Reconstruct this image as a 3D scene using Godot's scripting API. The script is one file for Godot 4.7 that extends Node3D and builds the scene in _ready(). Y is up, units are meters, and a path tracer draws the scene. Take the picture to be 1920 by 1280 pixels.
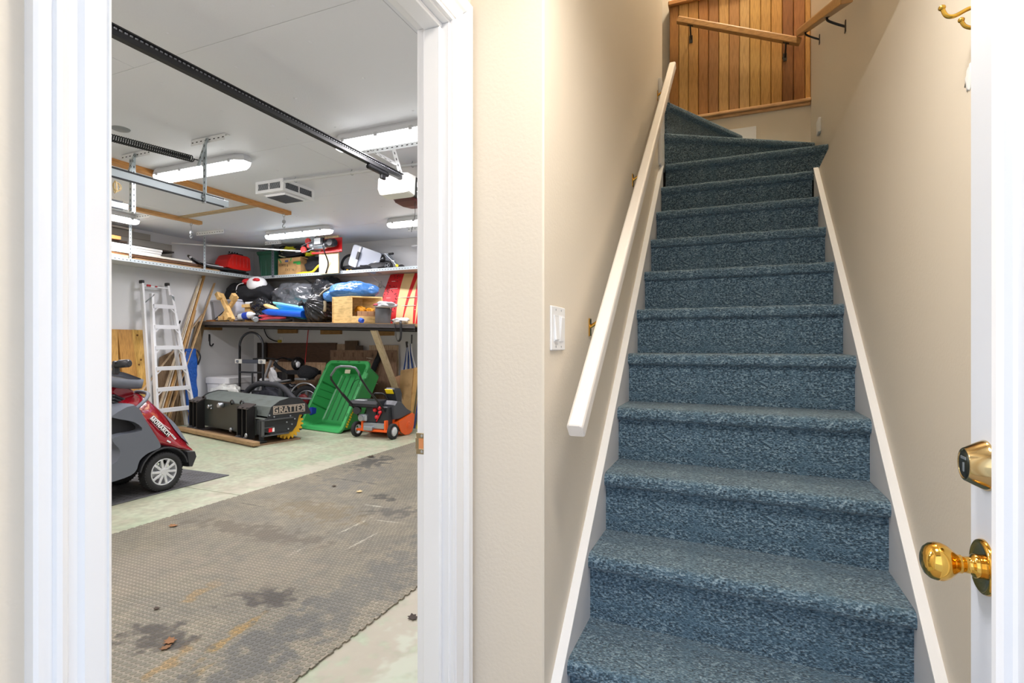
extends Node3D
# A garage seen through its side door (left) and a carpeted stair (right). x right, y up, z = -depth. Metres.

const CEIL := 2.94
var O := Vector3.ZERO          # base of the thing being built: V() gives points relative to it
var taken := {}
var mats := {}
var tex := {}
var sphere_dirs := []

func _ready():
	light_and_camera()
	make_textures()
	setting()
	entry_door()
	garage_door_frame()
	staircase()
	stair_fittings()
	garage_floor()
	ceiling_things()
	shelves()
	upper_left_things()
	upper_right_things()
	lower_shelf_things()
	wall_things()
	floor_things()
	scooter()
	sweeper()
	green_tub()
	snow_blower()

func light_and_camera():
	var cam := Camera3D.new()
	cam.name = "camera"
	cam.projection = Camera3D.PROJECTION_FRUSTUM
	cam.near = 0.05
	cam.far = 120.0
	cam.size = 2.0 * 0.05 * 0.64
	cam.frustum_offset = Vector2(0, 0.007 * 0.05)
	cam.position = Vector3(0, 1.235, 0)
	cam.rotation_degrees = Vector3(0, 22.538, 0)
	add_child(cam)
	cam.current = true
	var we := WorldEnvironment.new()
	we.name = "world_environment"
	var e := Environment.new()
	e.background_mode = Environment.BG_SKY
	var sky := Sky.new()
	var sm := ProceduralSkyMaterial.new()
	sm.sky_top_color = Color(0.80, 0.86, 0.95)
	sm.sky_horizon_color = Color(0.93, 0.95, 0.98)
	sm.ground_bottom_color = Color(0.55, 0.55, 0.55)
	sm.ground_horizon_color = Color(0.85, 0.86, 0.88)
	sm.sky_energy_multiplier = 1.0
	sky.sky_material = sm
	e.sky = sky
	e.background_energy_multiplier = 2.4
	e.tonemap_mode = Environment.TONE_MAPPER_LINEAR
	e.tonemap_exposure = 1.0
	e.sdfgi_enabled = true
	e.ssao_enabled = true
	e.ssil_enabled = true
	we.environment = e
	add_child(we)

# ---------------------------------------------------------------- helpers
func V(x, y, d): return Vector3(x, y, -d) - O

func numbered(n):
	if not taken.has(n):
		taken[n] = 0
		return n
	taken[n] += 1
	return "%s_%03d" % [n, taken[n]]

func tag(o, label, category, group = ""):
	o.set_meta("label", label)
	o.set_meta("category", category)
	if group: o.set_meta("group", group)
	return o

func thing(n, label, category, base = Vector3.ZERO, group = ""):
	var o := Node3D.new()
	o.name = numbered(n)
	o.position = base
	O = base
	add_child(o)
	return tag(o, label, category, group)

func at(x, y, d): return Vector3(x, y, -d)

func g():
	var st := SurfaceTool.new()
	st.begin(Mesh.PRIMITIVE_TRIANGLES)
	return st

func part(n, st, m, parent, label = "", kind = ""):
	st.generate_normals()
	var o := MeshInstance3D.new()
	o.mesh = st.commit()
	o.material_override = m
	o.name = n
	parent.add_child(o, true)
	if label: o.set_meta("label", label)
	if kind: o.set_meta("kind", kind)
	return o

func solo(n, st, m, label, category, group = ""):      # a thing that is one mesh, built relative to O
	st.generate_normals()
	var o := MeshInstance3D.new()
	o.mesh = st.commit()
	o.material_override = m
	o.name = numbered(n)
	o.position = O
	add_child(o)
	return tag(o, label, category, group)

func struct(n, st, m, label, category = "wall"):
	var o = solo(n, st, m, label, category)
	o.set_meta("kind", "structure")
	return o

func struct_node(n, label, category = "trim"):
	var o = thing(n, label, category)
	o.set_meta("kind", "structure")
	return o

func tri(st, a, b, c, sg = -1):
	for p in [a, b, c]:
		st.set_smooth_group(sg)
		st.add_vertex(p)

func tri_o(st, a, b, c, ctr, sg = -1):
	if (c - a).cross(b - a).dot((a + b + c) / 3.0 - ctr) < 0: tri(st, a, c, b, sg)
	else: tri(st, a, b, c, sg)

func quad(st, a, b, c, d, sg = -1):
	tri(st, a, b, c, sg)
	tri(st, a, c, d, sg)

func quad_o(st, a, b, c, d, ctr, sg = -1):
	tri_o(st, a, b, c, ctr, sg)
	tri_o(st, a, c, d, ctr, sg)

func bo(st, c, s, b = Basis(), ch = 0.003):
	var h = s * 0.5
	ch = minf(ch, minf(h.x, minf(h.y, h.z)) * 0.6)
	var P := {}
	for sx in [-1, 1]:
		for sy in [-1, 1]:
			for sz in [-1, 1]:
				for k in 3:
					var q = Vector3(sx * h.x, sy * h.y, sz * h.z)
					for j in 3:
						if j != k: q[j] -= signf(q[j]) * ch
					P[[sx, sy, sz, k]] = c + b * q
	for k in 3:
		var u = (k + 1) % 3
		var w = (k + 2) % 3
		for s0 in [-1, 1]:
			var q = []
			for e in [[-1, -1], [1, -1], [1, 1], [-1, 1]]:
				var i = [0, 0, 0]
				i[k] = s0
				i[u] = e[0]
				i[w] = e[1]
				q.append(P[[i[0], i[1], i[2], k]])
			quad_o(st, q[0], q[1], q[2], q[3], c)
		if ch > 0.0:
			for s1 in [-1, 1]:
				for s2 in [-1, 1]:
					var i = [0, 0, 0]
					i[u] = s1
					i[w] = s2
					i[k] = -1
					var lo = [i[0], i[1], i[2]]
					i[k] = 1
					quad_o(st, P[lo + [u]], P[lo + [w]], P[[i[0], i[1], i[2], w]], P[[i[0], i[1], i[2], u]], c)
	if ch > 0.0:
		for sx in [-1, 1]:
			for sy in [-1, 1]:
				for sz in [-1, 1]:
					tri_o(st, P[[sx, sy, sz, 0]], P[[sx, sy, sz, 1]], P[[sx, sy, sz, 2]], c)

func bx(st, x0, x1, y0, y1, d0, d1, ch = 0.003):
	bo(st, V((x0 + x1) / 2.0, (y0 + y1) / 2.0, (d0 + d1) / 2.0), Vector3(absf(x1 - x0), absf(y1 - y0), absf(d1 - d0)), Basis(), ch)

func bar(st, a, b, w, h, up = Vector3.UP, ch = 0.003):   # box from a to b: w across, h along up
	var t = (b - a).normalized()
	var s = t.cross(up).normalized()
	bo(st, (a + b) / 2.0, Vector3(w, h, (b - a).length()), Basis(s, s.cross(t), -t), ch)

func tube(st, pts, r, n = 10, closed = false, squash = 1.0, upv = Vector3.UP):
	var m = pts.size()
	var rings = []
	var nn = Vector3.ZERO
	for i in m:
		var t
		if closed: t = (pts[(i + 1) % m] - pts[(i - 1 + m) % m]).normalized()
		else: t = (pts[mini(i + 1, m - 1)] - pts[maxi(i - 1, 0)]).normalized()
		if i == 0:
			nn = upv - t * upv.dot(t)
			if nn.length() < 0.05: nn = Vector3.RIGHT - t * t.x
		else: nn = nn - t * nn.dot(t)
		nn = nn.normalized()
		var bb = t.cross(nn)
		var rr = r[i] if r is Array else r
		var ring = []
		for k in n:
			var a = TAU * k / n
			ring.append(pts[i] + nn * (cos(a) * rr * squash) + bb * (sin(a) * rr))
		rings.append(ring)
	for i in (m if closed else m - 1):
		var A = rings[i]
		var B = rings[(i + 1) % m]
		for k in n:
			var k2 = (k + 1) % n
			tri(st, A[k], B[k], A[k2], 1)
			tri(st, A[k2], B[k], B[k2], 1)
	if not closed:
		for e in [0, m - 1]:
			var inner = pts[1] if e == 0 else pts[m - 2]
			for k in n: tri_o(st, pts[e], rings[e][k], rings[e][(k + 1) % n], inner, 2)

func lathe(st, prof, xf, n = 20, sg = 1):           # profile of Vector2(r, h), bottom to top on the outside; axis = local y
	var prev = []
	for i in prof.size():
		var ring = []
		for k in n:
			var a = TAU * k / n
			ring.append(xf * Vector3(cos(a) * prof[i].x, prof[i].y, sin(a) * prof[i].x))
		if i:
			for k in n:
				var k2 = (k + 1) % n
				if prof[i - 1].x > 1e-5: tri(st, prev[k], prev[k2], ring[k], sg)
				if prof[i].x > 1e-5: tri(st, prev[k2], ring[k2], ring[k], sg)
		prev = ring

func along(p, dir):                                   # transform whose y axis runs along dir
	var y = dir.normalized()
	var x = y.cross(Vector3.UP if absf(y.y) < 0.9 else Vector3.RIGHT).normalized()
	return Transform3D(Basis(x, y, x.cross(y)), p)

func cyl(st, a, b, r, n = 14, bev = 0.002):
	var l = (b - a).length()
	bev = minf(bev, minf(r, l) * 0.4)
	lathe(st, [Vector2(0, 0), Vector2(r - bev, 0)], along(a, b - a), n, 3)
	lathe(st, [Vector2(r - bev, 0), Vector2(r, bev), Vector2(r, l - bev), Vector2(r - bev, l)], along(a, b - a), n, 1)
	lathe(st, [Vector2(r - bev, l), Vector2(0, l)], along(a, b - a), n, 4)

func loft(st, rings, cap0 = true, cap1 = true, sg = 1, closed = true):
	var cs = []
	for r in rings:
		var c = Vector3.ZERO
		for p in r: c += p
		cs.append(c / r.size())
	for i in rings.size() - 1:
		var n = rings[i].size()
		for k in (n if closed else n - 1):
			var k2 = (k + 1) % n
			quad_o(st, rings[i][k], rings[i][k2], rings[i + 1][k2], rings[i + 1][k], (cs[i] + cs[i + 1]) / 2.0, sg)
	if cap0: fan(st, rings[0], cs[1])
	if cap1: fan(st, rings[-1], cs[-2])

func fan(st, ring, inner):
	var c = Vector3.ZERO
	for p in ring: c += p
	c /= ring.size()
	for k in ring.size(): tri_o(st, c, ring[k], ring[(k + 1) % ring.size()], inner, -1)

# polygon (Vector2 list) swept between two frames: fa and fb map Vector2 -> Vector3
func prism(st, poly, fa, fb, sg = -1):
	var idx = Geometry2D.triangulate_polygon(PackedVector2Array(poly))
	var A = []
	var B = []
	for p in poly:
		A.append(fa.call(p))
		B.append(fb.call(p))
	var ca = Vector3.ZERO
	var cb = Vector3.ZERO
	for i in A.size():
		ca += A[i] / A.size()
		cb += B[i] / B.size()
	for i in range(0, idx.size(), 3):
		tri_o(st, A[idx[i]], A[idx[i + 1]], A[idx[i + 2]], A[idx[i]] + (cb - ca), -1)
		tri_o(st, B[idx[i]], B[idx[i + 1]], B[idx[i + 2]], B[idx[i]] + (ca - cb), -1)
	var cw = Geometry2D.is_polygon_clockwise(PackedVector2Array(poly))
	for i in A.size():
		var j = (i + 1) % A.size()
		var e = poly[j] - poly[i]
		var out2 = Vector2(e.y, -e.x) if not cw else Vector2(-e.y, e.x)
		var mid = (poly[i] + poly[j]) / 2.0
		var inside = (fa.call(mid - out2.normalized() * 0.01) + fb.call(mid - out2.normalized() * 0.01)) / 2.0
		quad_o(st, A[i], A[j], B[j], B[i], inside, sg)

func slab(st, poly, x0, x1, bevel = 0.92, bw = 0.03, sg = -1):   # side profile (depth, height) across x, ends pulled in
	var c = Vector2.ZERO
	for p in poly: c += p
	c /= poly.size()
	var f = func(p, x, s):
		var q = c + (p - c) * s
		return V(x, q.y, q.x)
	var idx = Geometry2D.triangulate_polygon(PackedVector2Array(poly))
	var xs = [[x0, bevel], [x0 + bw * 0.35, (bevel + 2.0) / 3.0], [x0 + bw, 1.0], [x1 - bw, 1.0], [x1 - bw * 0.35, (bevel + 2.0) / 3.0], [x1, bevel]]
	var cw = Geometry2D.is_polygon_clockwise(PackedVector2Array(poly))
	for k in xs.size() - 1:
		for i in poly.size():
			var j = (i + 1) % poly.size()
			var e = (poly[j] - poly[i]).normalized()
			var o2 = Vector2(e.y, -e.x) if not cw else Vector2(-e.y, e.x)
			var ins = (f.call(poly[i] - o2 * 0.02, (xs[k][0] + xs[k + 1][0]) / 2.0, 1.0) + f.call(poly[j] - o2 * 0.02, (xs[k][0] + xs[k + 1][0]) / 2.0, 1.0)) / 2.0
			quad_o(st, f.call(poly[i], xs[k][0], xs[k][1]), f.call(poly[j], xs[k][0], xs[k][1]), f.call(poly[j], xs[k + 1][0], xs[k + 1][1]), f.call(poly[i], xs[k + 1][0], xs[k + 1][1]), ins, sg)
	for e in [[x0, x1], [x1, x0]]:
		for i in range(0, idx.size(), 3):
			tri_o(st, f.call(poly[idx[i]], e[0], bevel), f.call(poly[idx[i + 1]], e[0], bevel), f.call(poly[idx[i + 2]], e[0], bevel), f.call(poly[idx[i]], e[1], bevel), -1)

func smooth2(poly, n = 4):                            # closed Catmull-Rom through a polygon
	var out = []
	var m = poly.size()
	for i in m:
		for k in n: out.append(poly[i].cubic_interpolate(poly[(i + 1) % m], poly[(i - 1 + m) % m], poly[(i + 2) % m], float(k) / n))
	return out

# lumpy closed body: radii r, noise amp a at frequency fq, flattened below floor_y (local height)
func blob(st, c, r, a, fq, sd, floor_y = -99.0, nu = 36, nv = 24, ridged = false, basis = Basis(), pinch = 0.0):
	var nz := FastNoiseLite.new()
	nz.seed = sd
	nz.frequency = fq
	nz.fractal_octaves = 3
	if ridged: nz.fractal_type = FastNoiseLite.FRACTAL_RIDGED
	var rows = []
	for i in nv + 1:
		var th = PI * i / nv
		var row = []
		for k in nu:
			var ph = TAU * k / nu
			var d = Vector3(sin(th) * cos(ph), cos(th), sin(th) * sin(ph))
			var nn = nz.get_noise_3dv(d * 10.0)
			var s = 1.0 + a * nn
			if pinch > 0.0: s *= 1.0 + pinch * (sin(ph * 9.0 + sd) * 0.5 + sin(ph * 23.0) * 0.4) * sin(th)
			var p = c + basis * (d * r * s)
			if p.y < floor_y: p.y = floor_y + (p.y - floor_y) * 0.02
			row.append(p)
		if i == 0 or i == nv:
			for k in nu: row[k] = row[0]
		rows.append(row)
	for i in nv:
		for k in nu:
			var k2 = (k + 1) % nu
			if i > 0: tri_o(st, rows[i][k], rows[i][k2], rows[i + 1][k], c, 1)
			if i < nv - 1: tri_o(st, rows[i][k2], rows[i + 1][k2], rows[i + 1][k], c, 1)

func arc(c, r, a0, a1, n, ux, uy):
	var out = []
	for i in n + 1:
		var a = deg_to_rad(lerpf(a0, a1, float(i) / n))
		out.append(c + ux * (cos(a) * r) + uy * (sin(a) * r))
	return out

func curve(pts, n = 6):                               # Catmull-Rom through pts
	var out = []
	for i in pts.size() - 1:
		var p0 = pts[maxi(i - 1, 0)]
		var p3 = pts[mini(i + 2, pts.size() - 1)]
		for k in n: out.append(pts[i].cubic_interpolate(pts[i + 1], p0, p3, float(k) / n))
	out.append(pts[-1])
	return out

func text(n, s, size, depth, xf, m, parent, bold = true):
	var t := TextMesh.new()
	var f := SystemFont.new()
	f.font_names = PackedStringArray(["Droid Sans"])
	f.font_weight = 700 if bold else 400
	t.font = f
	t.text = s
	t.font_size = 32
	t.pixel_size = size / 32.0
	t.depth = depth
	t.curve_step = 2.0
	var o := MeshInstance3D.new()
	o.mesh = t
	o.material_override = m
	o.name = n
	o.transform = xf
	parent.add_child(o, true)
	return o

func disc_wheel(parent, c, r, w, rim_r, tire_m, rim_m, n_spokes, axis = Vector3.RIGHT, knobs = 0):
	var xf = along(c - axis * (w / 2.0), axis)
	var st = g()
	var ri = rim_r
	var prof = [Vector2(ri, w * 0.08), Vector2(ri + (r - ri) * 0.25, 0.0), Vector2(ri + (r - ri) * 0.7, w * 0.02), Vector2(r * 0.97, w * 0.12), Vector2(r, w * 0.3), Vector2(r, w * 0.7), Vector2(r * 0.97, w * 0.88), Vector2(ri + (r - ri) * 0.7, w * 0.98), Vector2(ri + (r - ri) * 0.25, w), Vector2(ri, w * 0.92), Vector2(ri, w * 0.08)]
	lathe(st, prof, xf, 40)
	for k in knobs:
		var a = TAU * k / knobs
		for s in [-1, 1]:
			var dir = xf.basis * Vector3(cos(a), 0, sin(a))
			var dir2 = xf.basis * Vector3(cos(a + s * 0.09), 0, sin(a + s * 0.09))
			var p = c + dir * (r - 0.0032) + axis * (s * w * 0.08)
			var q = c + dir2 * (r - 0.0062) + axis * (s * w * 0.42)
			bar(st, p, q, TAU * r / knobs * 0.5, 0.008, dir, 0.001)
	var tyre = part("tyre", st, tire_m, parent)
	st = g()
	lathe(st, [Vector2(ri, w * 0.9), Vector2(ri, w * 0.1), Vector2(ri * 0.93, w * 0.06), Vector2(ri * 0.9, w * 0.12), Vector2(ri * 0.9, w * 0.3)], xf, 40)
	lathe(st, [Vector2(ri * 0.9, w * 0.3), Vector2(ri * 0.9, w * 0.88), Vector2(ri * 0.93, w * 0.94), Vector2(ri, w * 0.9)], xf, 40)
	for k in n_spokes:
		var a = TAU * k / n_spokes
		var dir = xf.basis * Vector3(cos(a), 0, sin(a))
		var pr = xf.basis * Vector3(-sin(a), 0, cos(a))
		for s in [-1, 1]:
			bar(st, c + axis * (s * w * 0.36) + dir * ri * 0.16, c + axis * (s * w * 0.38) + dir * ri * 0.92 + pr * (ri * 0.1), ri * 0.18, w * 0.1, axis, 0.002)
	cyl(st, c - axis * w * 0.44, c + axis * w * 0.44, ri * 0.24, 16)
	var rim = part("rim", st, rim_m, parent)
	return rim

# ---------------------------------------------------------------- materials
func mat(c, rough = 0.6, metal = 0.0, extra = {}):
	var key = [c, rough, metal, extra]
	if mats.has(key): return mats[key]
	var m := StandardMaterial3D.new()
	m.albedo_color = c
	m.roughness = rough
	m.metallic = metal
	for k in extra: m.set(k, extra[k])
	mats[key] = m
	return m

func rgb(r, gg, b): return Color8(r, gg, b)

func wood(c, scale = Vector3(14, 1.2, 14), rough = 0.6):
	return mat(c, rough, 0.0, {"albedo_texture": tex.grain, "uv1_triplanar": true, "uv1_scale": scale})

func ntex(sd, freq, cols, offs, size = 512, oct = 4, type = FastNoiseLite.TYPE_SIMPLEX_SMOOTH, normal = false, strength = 4.0):
	var t := NoiseTexture2D.new()
	var nz := FastNoiseLite.new()
	nz.seed = sd
	nz.noise_type = type
	nz.frequency = freq
	nz.fractal_octaves = oct
	t.noise = nz
	t.width = size
	t.height = size
	t.seamless = true
	t.seamless_blend_skirt = 0.3
	if normal:
		t.as_normal_map = true
		t.bump_strength = strength
	else:
		var gr := Gradient.new()
		gr.colors = PackedColorArray(cols)
		gr.offsets = PackedFloat32Array(offs)
		t.color_ramp = gr
	return t

# picture of a large floor: base colours mixed by noise, then stains (x, d, rx, rd, turn, colour, strength)
func floor_picture(x0, d0, span, size, sd, cols, stains):
	var im := Image.create(size, size, false, Image.FORMAT_RGB8)
	var n1 := FastNoiseLite.new()
	n1.seed = sd
	n1.frequency = 0.55
	n1.fractal_octaves = 4
	var n2 := FastNoiseLite.new()
	n2.seed = sd + 7
	n2.frequency = 3.2
	n2.fractal_octaves = 3
	var n3 := FastNoiseLite.new()
	n3.seed = sd + 13
	n3.frequency = 14.0
	for j in size:
		for i in size:
			var x = x0 + span * (i + 0.5) / size
			var d = d0 + span * (1.0 - (j + 0.5) / size)
			var a = clampf(0.5 + n1.get_noise_2d(x, d * 0.8) * 1.3, 0, 1)
			var b = clampf(0.5 + n2.get_noise_2d(x, d) * 1.1, 0, 1)
			var c = cols[0].lerp(cols[1], a).lerp(cols[2], b * 0.55)
			var f = n3.get_noise_2d(x, d)
			c = c * (1.0 + f * 0.12)
			for s in stains:
				var q = Vector2(x - s[0], d - s[1]).rotated(deg_to_rad(-s[4]))
				var rr = sqrt(q.x * q.x / (s[2] * s[2]) + q.y * q.y / (s[3] * s[3])) + n2.get_noise_2d(x * 2.3 + 5, d * 2.3) * 0.9 + f * 0.45
				if rr < 1.0: c = c.lerp(s[5], s[6] * smoothstep(1.0, 0.35, rr))
			im.set_pixel(i, j, Color(clampf(c.r, 0, 1), clampf(c.g, 0, 1), clampf(c.b, 0, 1)))
	im.generate_mipmaps()
	return ImageTexture.create_from_image(im)

func floor_mat(picture, x0, d0, span, rough):         # lays a floor picture out in world metres
	var m := StandardMaterial3D.new()
	m.albedo_texture = picture
	m.roughness = rough
	m.uv1_triplanar = true
	m.uv1_world_triplanar = true
	m.uv1_scale = Vector3(1.0 / span, 1.0 / span, 1.0 / span)
	# column = (x - x0) / span ; row = (z + d0 + span) / span
	m.uv1_offset = Vector3(-x0 / span, 0, (d0 + span) / span)
	return m

func make_textures():
	tex.grain = ntex(3, 0.012, [Color(0.78, 0.75, 0.70), Color(0.92, 0.91, 0.89), Color(1, 1, 1), Color(0.88, 0.86, 0.82)], [0.0, 0.42, 0.6, 1.0], 512, 5)
	tex.carpet = ntex(11, 0.13, [rgb(46, 63, 75), rgb(76, 103, 121), rgb(99, 126, 144), rgb(168, 189, 200)], [0.2, 0.42, 0.58, 0.86], 512, 3, FastNoiseLite.TYPE_VALUE)
	tex.carpet_h = ntex(11, 0.13, [Color.BLACK, Color.WHITE], [0.2, 0.8], 512, 3, FastNoiseLite.TYPE_VALUE)
	tex.orange_peel = ntex(21, 0.05, [], [], 512, 3, FastNoiseLite.TYPE_SIMPLEX_SMOOTH, true, 1.2)
	tex.drywall = ntex(22, 0.035, [], [], 512, 4, FastNoiseLite.TYPE_SIMPLEX_SMOOTH, true, 3.0)
	tex.crinkle = ntex(23, 0.016, [], [], 512, 4, FastNoiseLite.TYPE_CELLULAR, true, 14.0)
	tex.cloth = ntex(24, 0.03, [], [], 512, 4, FastNoiseLite.TYPE_SIMPLEX_SMOOTH, true, 6.0)
	tex.dirty = ntex(25, 0.01, [Color(0.84, 0.83, 0.81), Color(0.96, 0.96, 0.96), Color(1, 1, 1)], [0.15, 0.5, 1.0], 512, 5)
	mats.beige = mat(rgb(224, 214, 198), 0.55, 0.0, {"normal_enabled": true, "normal_texture": tex.orange_peel, "normal_scale": 0.35, "uv1_triplanar": true, "uv1_world_triplanar": true, "uv1_scale": Vector3(3, 3, 3)})
	mats.white = mat(rgb(238, 239, 241), 0.32)
	mats.garage_wall = mat(rgb(216, 217, 219), 0.7, 0.0, {"normal_enabled": true, "normal_texture": tex.orange_peel, "normal_scale": 0.3, "uv1_triplanar": true, "uv1_world_triplanar": true, "uv1_scale": Vector3(2, 2, 2)})
	mats.garage_ceiling = mat(rgb(228, 231, 238), 0.5, 0.0, {"normal_enabled": true, "normal_texture": tex.drywall, "normal_scale": 0.4, "uv1_triplanar": true, "uv1_world_triplanar": true, "uv1_scale": Vector3(4, 4, 4)})
	mats.carpet = mat(Color(1, 1, 1), 0.95, 0.0, {"albedo_texture": tex.carpet, "uv1_triplanar": true, "uv1_triplanar_sharpness": 8.0, "uv1_scale": Vector3(3.0, 5.2, 5.2), "heightmap_enabled": true, "heightmap_texture": tex.carpet_h, "heightmap_scale": 0.35, "rim_enabled": true, "rim": 0.3})
	mats.steel = mat(rgb(178, 184, 190), 0.38, 0.85)
	mats.galv = mat(rgb(172, 182, 186), 0.45, 0.35)
	mats.alu = mat(rgb(222, 223, 226), 0.42, 0.15)
	mats.black = mat(rgb(24, 24, 26), 0.5)
	mats.black_gloss = mat(rgb(16, 16, 18), 0.28)
	mats.rubber = mat(rgb(34, 34, 36), 0.8)
	mats.brass = mat(rgb(226, 178, 84), 0.09, 1.0)
	mats.brass_dull = mat(rgb(196, 158, 70), 0.3, 1.0)
	mats.hole = mat(rgb(28, 28, 30), 0.9)
	mats.plastic_bag = mat(rgb(34, 35, 38), 0.14, 0.0, {"normal_enabled": true, "normal_texture": tex.crinkle, "normal_scale": 0.8, "uv1_triplanar": true, "uv1_scale": Vector3(1.7, 1.7, 1.7)})
	mats.grey_bag = mat(rgb(74, 76, 80), 0.2, 0.0, {"normal_enabled": true, "normal_texture": tex.crinkle, "normal_scale": 0.7, "uv1_triplanar": true, "uv1_scale": Vector3(1.2, 1.2, 1.2)})
	mats.black_cloth = mat(rgb(22, 23, 28), 0.9, 0.0, {"normal_enabled": true, "normal_texture": tex.cloth, "normal_scale": 0.8, "uv1_triplanar": true, "uv1_scale": Vector3(2, 2, 2)})
	mats.bracket_white = mat(rgb(226, 228, 230), 0.5)
	mats.pine = wood(rgb(232, 196, 130))
	mats.ply = wood(rgb(240, 220, 176), Vector3(6, 1.0, 6))
	mats.card = mat(rgb(196, 156, 104), 0.85, 0.0, {"albedo_texture": tex.dirty, "uv1_triplanar": true})
	mats.lens = mat(rgb(255, 255, 255), 0.4, 0.0, {"emission_enabled": true, "emission": Color(1, 1, 1), "emission_energy_multiplier": 5.0})

# ---------------------------------------------------------------- setting
func setting():
	O = Vector3.ZERO
	var st = g()
	# side wall between entry and garage, with the stair wall that stands forward of it
	bx(st, -0.676, -0.632, 0, 2.96, 0.12, 0.355, 0)
	bx(st, -0.676, -0.632, 2.03, 2.96, 0.355, 1.14, 0)
	bx(st, -0.676, -0.632, 0, 2.96, 1.14, 1.24, 0)
	bx(st, -0.676, -0.43, 0, 5.4, 1.24, 3.6, 0.004)
	struct("wall_left", st, mats.beige, "beige painted wall around the garage doorway and along the left of the stair")
	st = g()
	bx(st, -0.72, -0.676, 0, CEIL, 0.12, 0.355, 0)
	bx(st, -0.72, -0.676, 2.03, CEIL, 0.355, 1.14, 0)
	bx(st, -0.72, -0.676, 0, CEIL, 1.14, 7.2, 0)
	struct("wall_garage_right", st, mats.garage_wall, "white garage side of the wall that holds the doorway")
	st = g()
	bx(st, 0.425, 0.72, 0, 2.19, -0.05, 3.3, 0.004)
	struct("wall_right", st, mats.beige, "beige lower wall right of the stair, ending in a level ledge")
	st = g()
	bx(st, 0.51, 0.72, 2.19, 5.4, -0.05, 3.3, 0)
	bx(st, 0.51, 0.72, 0, 5.4, 3.3, 4.5, 0)
	struct("wall_upper_right", st, mats.beige, "beige upper stair wall set back above the ledge on the right")
	st = g()
	bx(st, -0.676, 0.51, 0, 2.965, 4.33, 4.46, 0)
	var wb = struct("wall_back", st, mats.beige, "beige end wall of the stair with upright cedar boards above")
	# cedar boards
	var xs = [-0.461, -0.392, -0.321, -0.248, -0.176, -0.103, -0.031, 0.041, 0.111, 0.184, 0.253, 0.327, 0.399, 0.473, 0.508]
	var cs = [rgb(168, 116, 58), rgb(200, 156, 92), rgb(188, 140, 76), rgb(168, 116, 62), rgb(162, 114, 66), rgb(202, 160, 100), rgb(182, 136, 86), rgb(208, 170, 112), rgb(204, 162, 92), rgb(200, 156, 88), rgb(194, 146, 78), rgb(138, 88, 44), rgb(156, 102, 54), rgb(198, 148, 82)]
	for i in 14:
		var s2 = g()
		bx(s2, xs[i] + 0.0012, xs[i + 1] - 0.0012, 2.985, 3.87, 4.312, 4.332, 0.0045)
		part("plank", s2, mat(cs[i], 0.38, 0.0, {"albedo_texture": tex.grain, "uv1_triplanar": true, "uv1_scale": Vector3(26, 1.1, 26), "uv1_offset": Vector3(i * 0.37, i * 0.21, 0)}), wb)
	st = g()
	bx(st, -0.468, 0.51, 3.868, 3.905, 4.285, 4.45, 0.006)
	part("cap_rail", st, wood(rgb(206, 146, 84), Vector3(1.0, 12, 12)), wb, "cedar cap on top of the boards")
	st = g()
	bx(st, -0.468, 0.51, 2.965, 2.988, 4.29, 4.335, 0.005)
	bx(st, -0.468, 0.51, 2.945, 2.965, 4.31, 4.335, 0.004)
	part("bottom_trim", st, wood(rgb(222, 176, 126), Vector3(1.0, 12, 12)), wb, "pale wooden strip under the boards")
	st = g()
	bx(st, -0.461, 0.51, 2.965, 3.87, 4.332, 4.46, 0)
	part("backing", st, mat(rgb(90, 58, 30), 0.8), wb)
	st = g()
	bx(st, -3.5, -0.463, 2.965, 5.4, 4.40, 4.50, 0)
	bx(st, -3.6, -3.5, 2.96, 5.4, -0.05, 7.2, 0)  # unseen side wall, closes the upper hall against sky light
	bx(st, -3.5, 0.72, 2.96, 5.4, 6.2, 6.3, 0)
	bx(st, 0.6, 0.72, 2.96, 5.4, 4.5, 6.3, 0)
	struct("wall_upper_hall", st, mats.beige, "beige walls of the upper hall beyond the stair")
	st = g()
	bx(st, -3.5, -0.676, 2.965, 3.0, 1.0, 4.33, 0)
	bx(st, -0.70, -0.56, 2.8, 3.0, 3.61, 4.33, 0.01)
	bx(st, -0.56, -0.405, 2.6, 2.8, 3.61, 4.33, 0.005)
	bx(st, -3.5, 0.72, 2.95, 2.99, 4.46, 6.3, 0)
	struct("floor_upper", st, mats.carpet, "blue carpeted floor of the upper hall", "floor")
	st = g()
	bx(st, -3.6, 0.72, 5.4, 5.5, -0.05, 6.3, 0)  # unseen slab, keeps sky light out of the stairwell
	bx(st, -0.632, 0.425, 2.44, 2.5, 0.12, 1.3, 0)
	struct("ceiling_stair", st, mat(rgb(236, 232, 224), 0.8), "white ceilings over the entry and the stair, out of view, keeping out the sky", "ceiling")
	st = g()
	bx(st, -0.43, 0.51, 2.44, 5.4, 1.3, 1.36, 0)
	struct("wall_over_entry", st, mats.beige, "beige wall above the entry ceiling")
	st = g()
	bx(st, -8.25, -0.56, 0, 5.5, -0.05, 0.12, 0)
	bx(st, -0.56, 0.36, 2.06, 5.5, -0.05, 0.12, 0)
	bx(st, 0.36, 0.72, 0, 5.5, -0.05, 0.12, 0)
	struct("wall_front", st, mats.beige, "front wall of the house around the open entrance")
	st = g()
	bx(st, -8.25, -8.1, 0, 2.96, 0.12, 7.35, 0)
	struct("wall_garage_left", st, mats.garage_wall, "white left wall of the garage behind the ladder")
	st = g()
	bx(st, -8.1, -0.676, 0, 2.96, 7.2, 7.35, 0)
	struct("wall_garage_back", st, mats.garage_wall, "white far wall of the garage behind the long shelves")
	st = g()
	bx(st, -8.1, -8.06, 0, 0.10, 0.12, 7.2, 0.004)
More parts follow.
